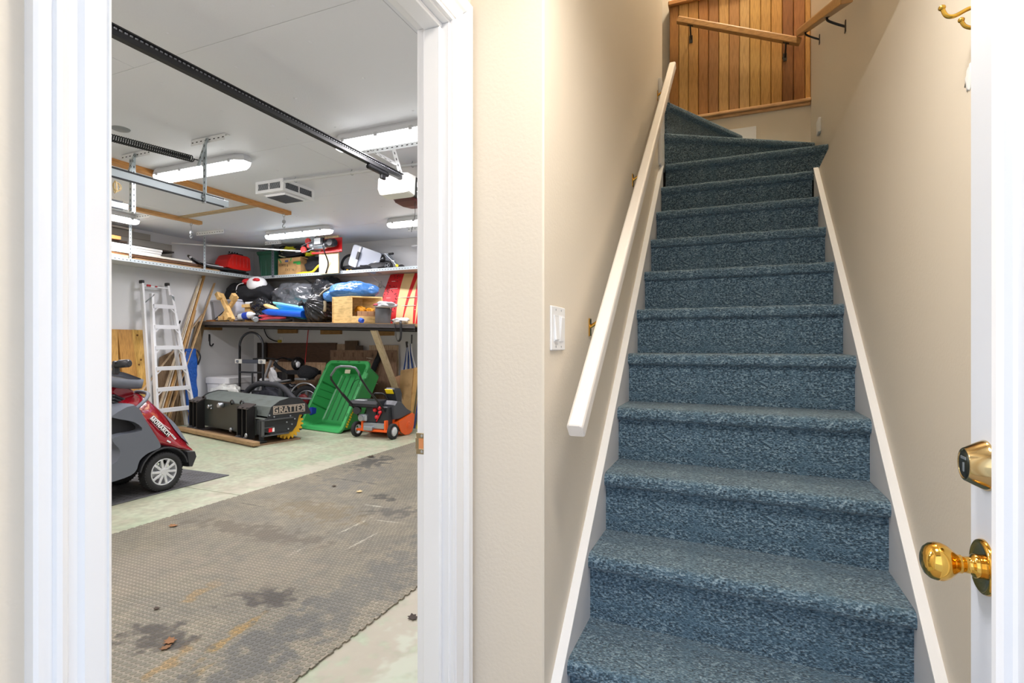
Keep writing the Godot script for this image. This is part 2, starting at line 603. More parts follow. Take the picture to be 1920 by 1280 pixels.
	struct("baseboard_left", st, mat(rgb(176, 178, 176), 0.9), "grey concrete curb at the foot of the left garage wall", "curb")
	st = g()
	bx(st, -8.06, -0.72, 0, 0.165, 7.14, 7.2, 0.004)
	struct("baseboard_back", st, mat(rgb(176, 178, 176), 0.9), "grey concrete curb at the foot of the far garage wall", "curb")
	# ceiling: plasterboard sheets with fine gaps
	st = g()
	bx(st, -8.25, -0.72, CEIL + 0.002, CEIL + 0.06, 0.12, 7.2, 0)
	var ce = struct("ceiling", st, mat(rgb(150, 150, 150), 0.9), "grey white plasterboard ceiling of the garage with fine joints", "ceiling")
	var ds = [0.12, 0.80, 2.14, 3.48, 4.82, 6.16, 7.2]
	for i in 6:
		var xc = [-8.1, -5.26, -1.6, -0.72] if i % 2 == 0 else [-8.1, -6.6, -3.4, -0.72]
		for k in 3:
			var s2 = g()
			bx(s2, xc[k] + 0.0015, xc[k + 1] - 0.0015, CEIL, CEIL + 0.0025, ds[i] + 0.0015, ds[i + 1] - 0.0015, 0)
			part("plasterboard_panel", s2, mats.garage_ceiling, ce)
	st = g()
	bx(st, -30, 30, -0.2, -0.10, -40, -0.05, 0)
	struct("ground", st, mat(rgb(190, 188, 184), 0.9), "pale concrete drive outside the entrance", "ground")
	# upper stairwell lamp, out of view, placed to light cedar boards and left wall
	var l = thing("unseen_stair_lamp", "round white lamp on the upper stair ceiling, out of view, placed to light the cedar boards", "lamp", at(0.34, 5.4, 3.88))
	st = g()
	lathe(st, [Vector2(0.0, -0.10), Vector2(0.08, -0.095), Vector2(0.13, -0.07), Vector2(0.15, -0.02)], Transform3D(), 24)
	part("diffuser", st, mat(rgb(255, 240, 214), 0.4, 0.0, {"emission_enabled": true, "emission": Color(1, 0.86, 0.66), "emission_energy_multiplier": 2.0}), l)
	st = g()
	lathe(st, [Vector2(0.15, -0.02), Vector2(0.165, -0.015), Vector2(0.165, 0.0)], Transform3D(), 24)
	part("base", st, mats.white, l)
	var ol := OmniLight3D.new()
	ol.name = "unseen_stair_light"
	ol.position = at(0.36, 5.24, 3.88)
	ol.light_color = Color(1.0, 0.94, 0.84)
	ol.light_energy = 3.9
	ol.light_size = 0.12
	ol.omni_range = 12.0
	ol.omni_attenuation = 2.0
	ol.shadow_enabled = true
	add_child(ol)
	# added fill lamp over the entry, brightens its walls and the lower stair
	l = thing("entry_fill_lamp", "added fill lamp, flat and square on the entry ceiling, out of the frame", "lamp", at(0.02, 2.44, 0.88))
	st = g()
	bo(st, Vector3(0, -0.03, 0), Vector3(0.3, 0.04, 0.3), Basis(), 0.012)
	part("diffuser", st, mat(rgb(255, 250, 240), 0.4, 0.0, {"emission_enabled": true, "emission": Color(1, 0.95, 0.88), "emission_energy_multiplier": 2.0}), l)
	st = g()
	bo(st, Vector3(0, -0.005, 0), Vector3(0.33, 0.01, 0.33), Basis(), 0.002)
	part("base", st, mats.white, l)
	var al := AreaLight3D.new()
	al.name = "entry_fill_light"
	al.position = at(0.02, 2.38, 0.88)
	al.rotation_degrees = Vector3(-90, 0, 0)
	al.area_size = Vector2(0.28, 0.28)
	al.light_color = Color(1, 0.97, 0.93)
	al.light_energy = 1.6
	al.shadow_enabled = true
	add_child(al)

# profile of a door casing: (across, thickness)
func casing_profile():
	return [Vector2(0, 0), Vector2(0, 0.008), Vector2(0.05, 0.0105), Vector2(0.07, 0.0085), Vector2(0.10, 0.0085), Vector2(0.12, 0.0115), Vector2(0.40, 0.0145), Vector2(0.46, 0.010), Vector2(0.56, 0.0095), Vector2(0.62, 0.0155), Vector2(0.70, 0.0190), Vector2(0.76, 0.0180), Vector2(0.785, 0.0145), Vector2(0.95, 0.0160), Vector2(1.0, 0.0145), Vector2(1.0, 0)]

func garage_door_frame():
	var dn = struct_node("door_1", "white painted door frame of the open doorway to the garage", "door frame")
	var D0 = 0.3685
	var D1 = 1.132
	var Y1 = 2.018
	var wl = 0.0735
	var wr = 0.094
	var wt = 0.085
	var pr = casing_profile()
	var corners = [func(s, t): return V(-0.632 + t, 0.0, D0 - s * wl), func(s, t): return V(-0.632 + t, Y1 + s * wt, D0 - s * wl), func(s, t): return V(-0.632 + t, Y1 + s * wt, D1 + s * wr), func(s, t): return V(-0.632 + t, 0.0, D1 + s * wr)]
	for k in 3:
		var st = g()
		var A = []
		var B = []
		for p in pr:
			A.append(corners[k].call(p.x, p.y))
			B.append(corners[k + 1].call(p.x, p.y))
		loft(st, [A, B], true, true, -1)
		part("casing", st, mats.white, dn)
	var st = g()
	bx(st, -0.7215, -0.632, 0, 2.013, 1.127, 1.148, 0.0015)
	var rj = part("jamb", st, mats.white, dn)
	st = g()
	bx(st, -0.7215, -0.632, 0, 2.013, 0.345, 0.3635, 0.0015)
	part("jamb", st, mats.white, dn)
	st = g()
	bx(st, -0.7215, -0.632, 2.013, 2.035, 0.345, 1.148, 0.0015)
	part("head_jamb", st, mats.white, dn)
	st = g()
	bx(st, -0.697, -0.65, 0, 2.002, 1.115, 1.128, 0.003)
	part("door_stop", st, mats.white, dn)
	st = g()
	bx(st, -0.697, -0.65, 0, 2.002, 0.3635, 0.376, 0.003)
	part("door_stop", st, mats.white, dn)
	st = g()
	bx(st, -0.697, -0.65, 2.002, 2.014, 0.3635, 1.128, 0.003)
	part("door_stop", st, mats.white, dn)
	# strike plate
	st = g()
	var y = 0.993
	for s in [[-0.7235, -0.699, y + 0.013, y + 0.026], [-0.7235, -0.699, y - 0.026, y - 0.013], [-0.7235, -0.7165, y - 0.013, y + 0.013], [-0.703, -0.699, y - 0.013, y + 0.013]]:
		bx(st, s[0], s[1], s[2], s[3], 1.1255, 1.1275, 0.0004)
	bx(st, -0.7265, -0.7225, y - 0.015, y + 0.015, 1.1262, 1.136, 0.0015)
	var sp = part("strike_plate", st, mat(rgb(150, 138, 112), 0.35, 0.8), dn)
	st = g()
	bx(st, -0.7165, -0.703, y - 0.013, y + 0.013, 1.1262, 1.1272, 0.0)
	part("bolt_hole", st, mat(rgb(224, 150, 96), 0.7), sp)
	st = g()
	for k in [-1, 1]: cyl(st, V(-0.707, y + k * 0.0195, 1.1257), V(-0.707, y + k * 0.0195, 1.1245), 0.0035, 12)
	part("screw", st, mats.steel, sp)

func entry_door():
	var d = thing("entry_door", "white entrance door standing open along the right wall, brass knob and deadbolt", "door", at(0.36, 0.01, 0.12))
	var st = g()
	# stile, rails and glazed middle: outer face at x = 0.33
	bx(st, 0.33, 0.374, 0.01, 2.04, 0.907, 1.0066, 0.0015)
	bx(st, 0.33, 0.374, 0.01, 2.04, 0.14, 0.24, 0.0015)
	bx(st, 0.33, 0.374, 0.01, 0.24, 0.24, 0.907, 0.0015)
	bx(st, 0.33, 0.374, 1.92, 2.04, 0.24, 0.907, 0.0015)
	bx(st, 0.337, 0.367, 0.24, 1.92, 0.24, 0.907, 0)
	part("panel", st, mat(rgb(222, 227, 236), 0.35), d)
	# raised frame round the middle panel
	st = g()
	var ring = func(dd, yy, x): return [V(x, 0.23 + yy, 0.235 + dd), V(x, 1.93 - yy, 0.235 + dd), V(x, 1.93 - yy, 0.9095 - dd), V(x, 0.23 + yy, 0.9095 - dd)]
	var rings = []
	for p in [[0.0, 0.33], [0.001, 0.3225], [0.006, 0.3185], [0.016, 0.3195], [0.024, 0.325], [0.026, 0.333], [0.03, 0.337]]: rings.append(ring.call(p[0], p[0], p[1]))
	for i in rings.size() - 1:
		for k in 4:
			var k2 = (k + 1) % 4
			quad_o(st, rings[i][k], rings[i][k2], rings[i + 1][k2], rings[i + 1][k], V(0.36, 1.08, 0.57) * 0.0 + (rings[i][k] + rings[i][k2]) / 2.0 + Vector3(0.05, 0, 0), -1)
	part("panel_frame", st, mat(rgb(244, 246, 250), 0.3), d)
	# deadbolt
	var c = V(0.33, 1.065, 0.9535)
	st = g()
	var xf = along(c, Vector3(-1, 0, 0))
	lathe(st, [Vector2(0.0355, 0), Vector2(0.0355, 0.002), Vector2(0.034, 0.005), Vector2(0.0235, 0.0245), Vector2(0.0225, 0.0255), Vector2(0.021, 0.0255), Vector2(0.0205, 0.024), Vector2(0, 0.024)], xf, 40)
	var db = part("deadbolt", st, mat(rgb(206, 180, 130), 0.14, 1.0), d, "tarnished brass deadbolt cylinder")
	st = g()
	lathe(st, [Vector2(0.0195, 0.0238), Vector2(0.019, 0.0252), Vector2(0, 0.0254)], xf, 32)
	part("cylinder_face", st, mat(rgb(52, 56, 50), 0.35, 0.7), db)
	st = g()
	bo(st, c + Vector3(-0.0256, -0.004, 0), Vector3(0.0012, 0.013, 0.005), Basis(), 0.0003)
	bo(st, c + Vector3(-0.0256, 0.009, 0), Vector3(0.0012, 0.004, 0.018), Basis(), 0.0003)
	part("keyway", st, mats.steel, db)
	# knob
	c = V(0.33, 0.92, 0.957)
	xf = along(c, Vector3(-1, 0, 0))
	st = g()
	lathe(st, [Vector2(0.0385, 0), Vector2(0.0385, 0.002), Vector2(0.037, 0.0055), Vector2(0.034, 0.007), Vector2(0.0325, 0.0062), Vector2(0.016, 0.0066)], xf, 48)
	part("rose", st, mats.brass, d, "polished brass rose plate")
	st = g()
	lathe(st, [Vector2(0.0165, 0.006), Vector2(0.0165, 0.013), Vector2(0.0155, 0.0145), Vector2(0.0125, 0.016), Vector2(0.0115, 0.018), Vector2(0.0115, 0.026), Vector2(0.013, 0.0275), Vector2(0.0128, 0.029), Vector2(0.014, 0.033), Vector2(0.019, 0.038), Vector2(0.024, 0.044), Vector2(0.0268, 0.051), Vector2(0.0268, 0.058), Vector2(0.0245, 0.065), Vector2(0.0195, 0.0705), Vector2(0.012, 0.0738), Vector2(0.005, 0.0748), Vector2(0, 0.075)], xf, 48)
	part("knob", st, mats.brass, d, "polished brass round knob")
	st = g()
	for yy in [0.2, 1.0, 1.8]: cyl(st, V(0.377, yy, 0.13), V(0.377, yy + 0.1, 0.13), 0.007)
	part("hinge", st, mats.brass_dull, d)
	# frame of the entrance
	var f = struct_node("door_2", "white frame of the entrance round the camera", "door frame")
	st = g()
	bx(st, -0.6, -0.56, 0, 2.1, -0.07, 0.13, 0.003)
	part("jamb", st, mats.white, f)
	st = g()
	bx(st, 0.38, 0.42, 0, 2.1, -0.07, 0.13, 0.003)
	part("jamb", st, mats.white, f)
	st = g()
	bx(st, -0.6, 0.42, 2.06, 2.1, -0.07, 0.13, 0.003)
	part("head_jamb", st, mats.white, f)

# ---------------------------------------------------------------- stair
func nose_profile(depth):   # (forward of nosing, height below tread top); forward negative = towards camera
	return [Vector2(depth, 0), Vector2(0.030, 0), Vector2(0.020, -0.0008), Vector2(0.012, -0.0025), Vector2(0.006, -0.006), Vector2(0.002, -0.011), Vector2(0.0, -0.018), Vector2(0.0, -0.032), Vector2(0.002, -0.038), Vector2(0.007, -0.043), Vector2(0.014, -0.046), Vector2(0.022, -0.047), Vector2(0.026, -0.052), Vector2(0.026, -0.2)]

func staircase():
	var s = thing("staircase", "steep straight staircase in blue flecked carpet, turning left at the top", "staircase", at(0, 0, 1.1))
	var prevA = null
	for k in range(-1, 10):
		var y = 0.4 + 0.2 * k
		var dl = 1.360 + 0.2203 * k
		var dr = 1.3115 + 0.2258 * k
		var pr = nose_profile(0.26 if k < 9 else 0.24)
		var st = g()
		# fine strips across the width so that the soft edge wavers a little
		var rings = []
		var nseg = 24
		for i in nseg + 1:
			var f = float(i) / nseg
			var x = lerpf(-0.4065, 0.4035, f)
			var wob = 0.0014 * sin(i * 1.7 + k * 2.1)
			var r = []
			for p in pr: r.append(V(x, y + p.y + wob * (1.0 if p.x < 0.03 else 0.0), lerpf(dl, dr, f) + p.x))
			r.append(V(x, y - 0.2, lerpf(dl, dr, f) + pr[0].x))
			rings.append(r)
		loft(st, rings, true, true, -1)
		part("step", st, mats.carpet, s)
	# winders turning left about the inner corner (-0.40, 3.535)
	var piv = Vector2(-0.403, 3.535)
	var ends = [Vector2(0.505, 3.535), Vector2(0.505, 4.078), Vector2(0.07, 4.327), Vector2(-0.403, 4.327)]
	var polys = [[Vector2(-0.405, 3.535), Vector2(0.507, 3.535), Vector2(0.507, 4.33), Vector2(-0.405, 4.33)], [Vector2(-0.405, 3.53), Vector2(0.507, 4.078), Vector2(0.507, 4.33), Vector2(-0.405, 4.33)], [Vector2(-0.405, 3.52), Vector2(0.07, 4.33), Vector2(-0.405, 4.33)]]
	for k in 3:
		var y = 2.4 + 0.2 * k
		var a = piv if k < 2 else Vector2(-0.375, 3.55)
		var b = ends[k]
		var dir = (b - a).normalized()
		var back = Vector2(-dir.y, dir.x)
		var st = g()
		var rings = []
		for i in 17:
			var q = a.lerp(b, i / 16.0)
			var r = []
			for p in nose_profile(0.06): r.append(V(q.x + back.x * p.x, y + p.y, q.y + back.y * p.x))
			r.append(V(q.x + back.x * 0.06, y - 0.2, q.y + back.y * 0.06))
			rings.append(r)
		loft(st, rings, true, true, -1)
		var in2 = back * 0.028
		var pl = []
		for q in polys[k]: pl.append(q)
		pl[0] = a + in2
		pl[1] = b + in2
		if k < 3:
			for q in pl: q.x = clampf(q.x, -0.405, 0.508)
			prism(st, pl, func(p): return V(p.x, y, minf(p.y, 4.33)), func(p): return V(p.x, y - 0.2, minf(p.y, 4.33)))
		part("winder_step", st, mats.carpet, s)

func ramp_board(st, x0, x1, d0, y0, d1, y1, drop):
	var A = [V(x0, y0, d0), V(x1, y0, d0), V(x1, y0 - drop, d0), V(x0, y0 - drop, d0)]
	var B = [V(x0, y1, d1), V(x1, y1, d1), V(x1, y1 - drop, d1), V(x0, y1 - drop, d1)]
	loft(st, [A, B], true, true, -1)

func stair_fittings():
	O = Vector3.ZERO
	# skirting boards: grey painted face, white cap
	var t = struct_node("trim_1", "white capped skirting board sloping up the left of the stair", "skirting board")
	var st = g()
	ramp_board(st, -0.43, -0.4065, 1.24, 0.317, 3.45, 2.352, 0.5)
	part("board", st, mat(rgb(214, 214, 218), 0.4), t)
	st = g()
	ramp_board(st, -0.43, -0.404, 1.24, 0.325, 3.45, 2.360, 0.009)
	part("cap", st, mats.white, t)
	st = g()
	bx(st, -0.43, -0.41, 2.36, 2.89, 3.40, 3.60, 0.003)
	part("end_board", st, mats.white, t)
	t = struct_node("trim_2", "white capped skirting board sloping up the right of the stair", "skirting board")
	st = g()
	ramp_board(st, 0.4035, 0.425, 1.0, 0.137, 3.30, 2.190, 0.5)
	part("board", st, mat(rgb(214, 214, 218), 0.4), t)
	st = g()
	ramp_board(st, 0.401, 0.425, 1.0, 0.145, 3.30, 2.198, 0.009)
	part("cap", st, mats.white, t)
	t = struct_node("trim_3", "short white skirting pieces at the turn of the stair", "skirting board")
	st = g()
	bx(st, -0.1, 0.156, 2.6, 2.85, 4.315, 4.33, 0.003)
	part("board", st, mats.white, t)
	st = g()
	bx(st, 0.494, 0.51, 2.58, 2.67, 3.84, 3.93, 0.003)
	part("board", st, mats.white, t)
	# handrails
	handrail("handrail", "long white handrail on brass brackets along the left stair wall", at(-0.36, 1.023, 1.276), at(-0.36, 3.03, 3.557), Vector3(-1, 0, 0), 0.07, [0.175, 0.525, 0.908], mat(rgb(240, 234, 228), 0.35), mats.brass, 0.022)
	var oak = wood(rgb(190, 146, 92), Vector3(2, 8, 8), 0.35)
	handrail("handrail", "short oiled wooden handrail across the cedar boards", at(-0.39, 3.712, 4.235), at(0.436, 3.364, 4.235), Vector3(0, 0, -1), 0.076, [0.12, 0.90], oak, mats.black_gloss, 0.024)
	handrail("handrail", "wooden handrail on dark brackets high on the right stair wall", at(0.43, 3.42, 4.21), at(0.43, 2.66, 2.54), Vector3(1, 0, 0), 0.08, [0.19, 0.70], oak, mats.black_gloss, 0.024)
	# light switch
	var y = 1.279
	var s = thing("light_switch", "white double rocker light switch on the left stair wall below the handrail", "light switch", at(-0.43, y, 1.343))
	st = g()
	bo(st, Vector3(0.0028, 0, 0), Vector3(0.0056, 0.114, 0.116), Basis(), 0.0025)
	part("cover_plate", st, mats.white, s)
	for k in [-1, 1]:
		st = g()
		bo(st, Vector3(0.0062, 0, k * 0.023), Vector3(0.003, 0.068, 0.034), Basis(Vector3(0, 0, 1), 0.0), 0.001)
		part("switch_frame", st, mat(rgb(232, 234, 238), 0.3), s)
		st = g()
		bo(st, Vector3(0.0075, 0, k * 0.023), Vector3(0.005, 0.062, 0.029), Basis(Vector3(0, 0, 1), 0.07 * k), 0.0015)
		part("rocker", st, mats.white, s)
	for k in [-1, 1]:
		for j in [-1, 1]:
			st = g()
			cyl(st, Vector3(0.005, j * 0.048, k * 0.023), Vector3(0.0062, j * 0.048, k * 0.023), 0.003, 10)
			part("screw", st, mats.steel, s)
	# coat hook behind the door
	var h = thing("coat_hook", "brass double coat hook on the right wall, mostly behind the entrance door", "coat hook", at(0.425, 1.84, 1.25))
	st = g()
	bo(st, Vector3(-0.003, 0.0, 0), Vector3(0.006, 0.075, 0.024), Basis(), 0.002)
	part("plate", st, mats.brass_dull, h)
	st = g()
	var p = curve([Vector3(-0.002, 0.028, 0), Vector3(-0.02, 0.024, 0), Vector3(-0.040, 0.016, 0), Vector3(-0.052, 0.020, 0), Vector3(-0.058, 0.034, 0)])
	tube(st, p, 0.0038, 10)
	blob(st, Vector3(-0.0585, 0.036, 0), Vector3(0.0062, 0.0055, 0.0062), 0, 1, 1, -99, 12, 8)
	part("prong", st, mats.brass_dull, h)
	st = g()
	p = curve([Vector3(-0.002, -0.012, 0), Vector3(-0.014, -0.012, 0), Vector3(-0.024, -0.006, 0), Vector3(-0.029, 0.004, 0)])
	tube(st, p, 0.0034, 10)
	blob(st, Vector3(-0.0292, 0.006, 0), Vector3(0.0055, 0.005, 0.0055), 0, 1, 1, -99, 12, 8)
	part("prong", st, mats.brass_dull, h)
	O = at(0.4245, 1.755, 1.30)
	st = g()
	blob(st, Vector3.ZERO, Vector3(0.0015, 0.022, 0.022), 0.5, 0.16, 5, -99, 24, 10)
	solo("filler_patch", st, mat(rgb(232, 233, 234), 0.9), "small white filler patch on the right wall below the coat hook", "wall patch")

func handrail(n, label, a, b, into, off, fr, m, bm, r):
	var h = thing(n, label, "handrail", a)
	var st = g()
	var t = (b - a).normalized()
	var side = into
	var up = side.cross(t)
	if up.y < 0: up = -up
	var prof = []
	for q in [Vector2(-0.8, -1.0), Vector2(0.8, -1.0), Vector2(0.93, -0.86), Vector2(0.95, 0.5), Vector2(0.85, 0.8), Vector2(0.6, 0.97), Vector2(-0.6, 0.97), Vector2(-0.85, 0.8), Vector2(-0.95, 0.5), Vector2(-0.93, -0.86)]: prof.append(q * r)
	var A = []
	var B = []
	for q in prof:
		A.append(side * q.x + up * q.y)
		B.append((b - a) + side * q.x + up * q.y)
	var mid0 = []
	var mid1 = []
	for i in prof.size():
		mid0.append(A[i] * 1.0 + t * 0.003)
		A[i] = A[i] * 0.9
		mid1.append(B[i] - t * 0.003)
		B[i] = (b - a) + (B[i] - (b - a)) * 0.9
	loft(st, [A, mid0, mid1, B], true, true, -1)
	part("rail", st, m, h)
	for f in fr:
		var q = (b - a) * f - up * r
		st = g()
		var w = q + side * off + Vector3(0, -0.065, 0)
		tube(st, curve([q, q + Vector3(0, -0.018, 0) + side * 0.004, q + Vector3(0, -0.045, 0) + side * (off * 0.55), w]), 0.0058, 10)
		lathe(st, [Vector2(0.017, -0.007), Vector2(0.015, -0.002), Vector2(0.0, 0.0)], along(w - side * 0.0, -side), 20)
		bo(st, w - side * 0.002, Vector3(0.004 if absf(side.x) > 0.5 else 0.024, 0.058, 0.024 if absf(side.x) > 0.5 else 0.004), Basis(), 0.001)
		bar(st, q - t * 0.022, q + t * 0.022, 0.018, 0.004, up, 0.001)
		part("bracket", st, bm, h)

# ---------------------------------------------------------------- garage floor
func garage_floor():
	O = Vector3.ZERO
	var brown = rgb(70, 62, 52)
	var st = g()
	bx(st, -8.25, 0.72, -0.12, -0.004, -0.05, 7.35, 0)
	var fl = struct("floor", st, mat(rgb(70, 70, 66), 0.9), "pale green painted concrete floor of the garage", "floor")
	var pic = floor_picture(-8.3, -0.2, 8.0, 1024, 5, [rgb(156, 169, 142), rgb(176, 181, 158), rgb(158, 148, 130)], [
		[-3.3, 5.0, 0.45, 0.22, 10, rgb(84, 82, 80), 0.8], [-4.6, 3.4, 0.5, 0.12, 0, rgb(170, 160, 146), 0.5], [-3.9, 4.2, 0.2, 1.4, 0, rgb(190, 180, 164), 0.6],
		[-1.3, 2.0, 0.35, 1.2, 0, rgb(170, 161, 144), 0.85], [-1.1, 1.6, 0.15, 0.5, 20, rgb(186, 198, 178), 0.6], [-5.6, 5.0, 0.4, 0.3, 0, rgb(184, 172, 150), 0.4], [-6.9, 4.3, 0.5, 0.4, 0, rgb(206, 208, 192), 0.4]])
	var fm = floor_mat(pic, -8.3, -0.2, 8.0, 0.42)
	var xs = [-8.25, -4.785, -0.70, 0.72]
	var dd = [-0.05, 3.2, 7.35]
	for i in 3:
		for k in 2:
			st = g()
			bx(st, xs[i] + 0.004, xs[i + 1] - 0.004, -0.02, 0.0, dd[k] + 0.004, dd[k + 1] - 0.004, 0.002)
			part("slab", st, fm if i < 2 else mat(rgb(160, 150, 140), 0.7), fl)
	# rubber mat of interlocking coin tiles
	var S = 0.4486
	var mat0 = thing("rubber_mat", "big worn grey brown mat of interlocking coin rubber tiles on the garage floor", "mat", at(-1.487, 0, 0.3))
	var mp = floor_picture(-3.9, 0.2, 6.2, 1024, 9, [rgb(136, 128, 111), rgb(152, 142, 123), rgb(114, 110, 101)], [
		[-2.09, 1.95, 0.20, 0.13, 20, rgb(52, 46, 40), 0.9], [-2.22, 1.5, 0.22, 0.12, 0, rgb(56, 49, 42), 0.85], [-1.95, 1.62, 0.035, 0.20, 12, rgb(170, 130, 56), 0.7], [-1.85, 1.42, 0.03, 0.1, 5, rgb(170, 130, 56), 0.5], [-2.02, 1.42, 0.04, 0.14, 15, rgb(170, 126, 56), 0.5], [-2.45, 1.86, 0.05, 0.14, 10, rgb(168, 128, 66), 0.5],
		[-1.72, 2.2, 0.2, 1.3, 0, rgb(92, 94, 94), 0.45], [-1.75, 1.55, 0.17, 0.5, 8, rgb(88, 88, 86), 0.6], [-2.38, 3.0, 0.012, 0.4, 0, rgb(216, 208, 192), 0.8], [-2.5, 3.36, 0.16, 0.012, 0, rgb(226, 220, 206), 0.8], [-2.15, 2.75, 0.01, 0.2, 0, rgb(220, 212, 196), 0.7], [-2.2, 3.1, 0.18, 0.009, 4, rgb(220, 212, 196), 0.7], [-3.2, 3.91, 0.42, 0.010, -3, rgb(40, 38, 36), 0.95], [-3.4, 3.02, 0.16, 0.008, -3, rgb(48, 46, 42), 0.8], [-2.4, 2.45, 0.01, 0.14, 4, rgb(214, 204, 190), 0.6],
		[-2.6, 3.6, 0.13, 0.10, 0, rgb(58, 54, 50), 0.8], [-2.3, 3.3, 0.25, 0.13, 20, rgb(78, 74, 70), 0.7], [-2.9, 2.6, 0.7, 0.14, 0, rgb(96, 84, 70), 0.6], [-3.5, 4.6, 0.2, 0.35, 10, rgb(62, 60, 58), 0.85], [-2.4, 2.2, 0.5, 0.3, 0, rgb(150, 138, 120), 0.6], [-3.0, 1.9, 0.4, 0.5, 0, rgb(150, 138, 122), 0.6], [-3.2, 4.0, 0.3, 0.6, 0, rgb(112, 110, 108), 0.5], [-2.05, 3.9, 0.3, 0.5, 30, rgb(92, 88, 82), 0.6], [-2.85, 3.1, 0.5, 0.2, -10, rgb(126, 108, 76), 0.5]])
	var mm = floor_mat(mp, -3.9, 0.2, 6.2, 0.6)
	var cm = floor_mat(mp, -3.9, 0.2, 6.2, 0.55)
	cm.albedo_color = Color(0.82, 0.83, 0.80)
	# tile outline with teeth: one mesh for all
	var teeth = 9
	var tl = S / (teeth * 2)
	var h = 0.0045
	var out = []
	for side in 4:
		var dirs = [Vector2(1, 0), Vector2(0, 1), Vector2(-1, 0), Vector2(0, -1)]
		var starts = [Vector2(-S / 2, -S / 2), Vector2(S / 2, -S / 2), Vector2(S / 2, S / 2), Vector2(-S / 2, S / 2)]
		var t = dirs[side]
		var nrm = Vector2(t.y, -t.x)
		for k in teeth * 2:
			var ph = (k % 2 == 0) if side < 2 else (k % 2 == 1)
			if side >= 2: ph = (k % 2 == 0)
			var o2 = nrm * (h if ph else -h)
			if (k == 0): o2 = Vector2.ZERO
			if (k == teeth * 2 - 1): o2 = Vector2.ZERO
			out.append(starts[side] + t * (tl * k + (0.0004 if k else 0.0)) + o2)
			if k < teeth * 2 - 1: out.append(starts[side] + t * (tl * (k + 1) - 0.0004) + o2)
	st = g()
	O = Vector3.ZERO
	prism(st, out, func(p): return Vector3(p.x, 0.0075, p.y), func(p): return Vector3(p.x, 0.0005, p.y))
	st.generate_normals()
	var tile_mesh = st.commit()
	st = g()
	lathe(st, [Vector2(0.0118, 0), Vector2(0.0112, 0.0009), Vector2(0.0100, 0.0012), Vector2(0, 0.0012)], Transform3D(), 12, -1)
	st.generate_normals()
	var coin = st.commit()
	var pitch = S / 17.0
	var near = []
	var far = []
	var rng := RandomNumberGenerator.new()
	rng.seed = 4
	for i in 5:
		for j in 13:
			var c = at(-1.487 - S * (i + 0.5), 0, 0.31 + S * (j + 0.5)) - mat0.position
			var mi := MeshInstance3D.new()
			mi.mesh = tile_mesh
			mi.material_override = mm
			mi.position = c + Vector3(0, rng.randf() * 0.0003, 0)
			mi.name = "mat_tile"
			mat0.add_child(mi, true)
			for a in 17:
				for b in 17:
					var off = 0.5 if b % 2 else 0.0
					var p = c + Vector3((a - 8.0 + off - 0.25) * pitch, 0.0078, (b - 8.0) * pitch)
					var d = -(p.z + mat0.position.z)
					var x = p.x + mat0.position.x
					if x < -2.0 and d < 1.62 and d > 1.25 and x > -2.62 and near.size() < 300: near.append(p)
					else: far.append(p)
	for p in near:
		var mi := MeshInstance3D.new()
		mi.mesh = coin
		mi.material_override = cm
		mi.position = p
		mi.name = "coin_dot"
		mat0.add_child(mi, true)
	var mmi := MultiMeshInstance3D.new()
	var mu := MultiMesh.new()
	mu.transform_format = MultiMesh.TRANSFORM_3D
	mu.mesh = coin
	mu.instance_count = far.size()
	for i in far.size(): mu.set_instance_transform(i, Transform3D(Basis(), far[i]))
	mmi.multimesh = mu
	mmi.material_override = cm
	mmi.name = "coin_dots"
	mmi.set_meta("kind", "stuff")
	mat0.add_child(mmi)
	# second mat under the scooter
	O = at(-5.0, 0, 2.9)
	st = g()
	bx(st, -5.95, -4.41, 0.0005, 0.008, 1.4, 3.64, 0.002)
	var m2 = solo("rubber_mat", st, mat(rgb(82, 82, 84), 0.7, 0.0, {"albedo_texture": tex.dirty, "uv1_triplanar": true}), "small dark rubber mat under the red scooter", "mat")
	st = g()
	for a in 38:
		for b in 10: bo(st, V(-4.47 - 0.04 * b, 0.0085, 3.58 - 0.05 * a), Vector3(0.012, 0.0015, 0.012), Basis(), 0.0005)
	part("stud", st, mat(rgb(60, 60, 62), 0.7), m2, "", "stuff")
	# leaves
	var lv = [[-2.149, 1.494, 0.03, 30, "brown curled leaf nearest the doorway on the coin mat"], [-2.12, 1.455, 0.022, 100, "small brown leaf scrap just in front of the nearest curled leaf"], [-2.884, 3.626, 0.034, 60, "pale dry leaf in the middle of the coin mat"], [-3.504, 2.458, 0.034, 10, "brown leaf near the left edge of the coin mat"], [-3.681, 4.818, 0.045, 80, "dark crumpled leaf at the far left edge of the coin mat"], [-3.2, 3.685, 0.026, 50, "small dark leaf beyond the long tile seam"], [-2.476, 1.657, 0.016, 20, "tiny dark leaf crumb on the near left of the coin mat"], [-1.34, 2.06, 0.03, 45, "dark scrap on the bare concrete beside the door jamb"]]
	for i in lv.size():
		var l = lv[i]
		O = at(l[0], 0.0105 if l[0] < -1.487 else 0.0, l[1])
		st = g()
		var ol = [Vector2(-1.1, 0), Vector2(-0.6, 0.35), Vector2(-0.5, 0.75), Vector2(-0.1, 0.5), Vector2(0.3, 0.9), Vector2(0.45, 0.4), Vector2(1.0, 0.3), Vector2(0.7, 0), Vector2(1.0, -0.35), Vector2(0.4, -0.4), Vector2(0.2, -0.8), Vector2(-0.2, -0.45), Vector2(-0.6, -0.6), Vector2(-0.7, -0.2)]
		var rot = deg_to_rad(l[3])
		var sz = l[2]
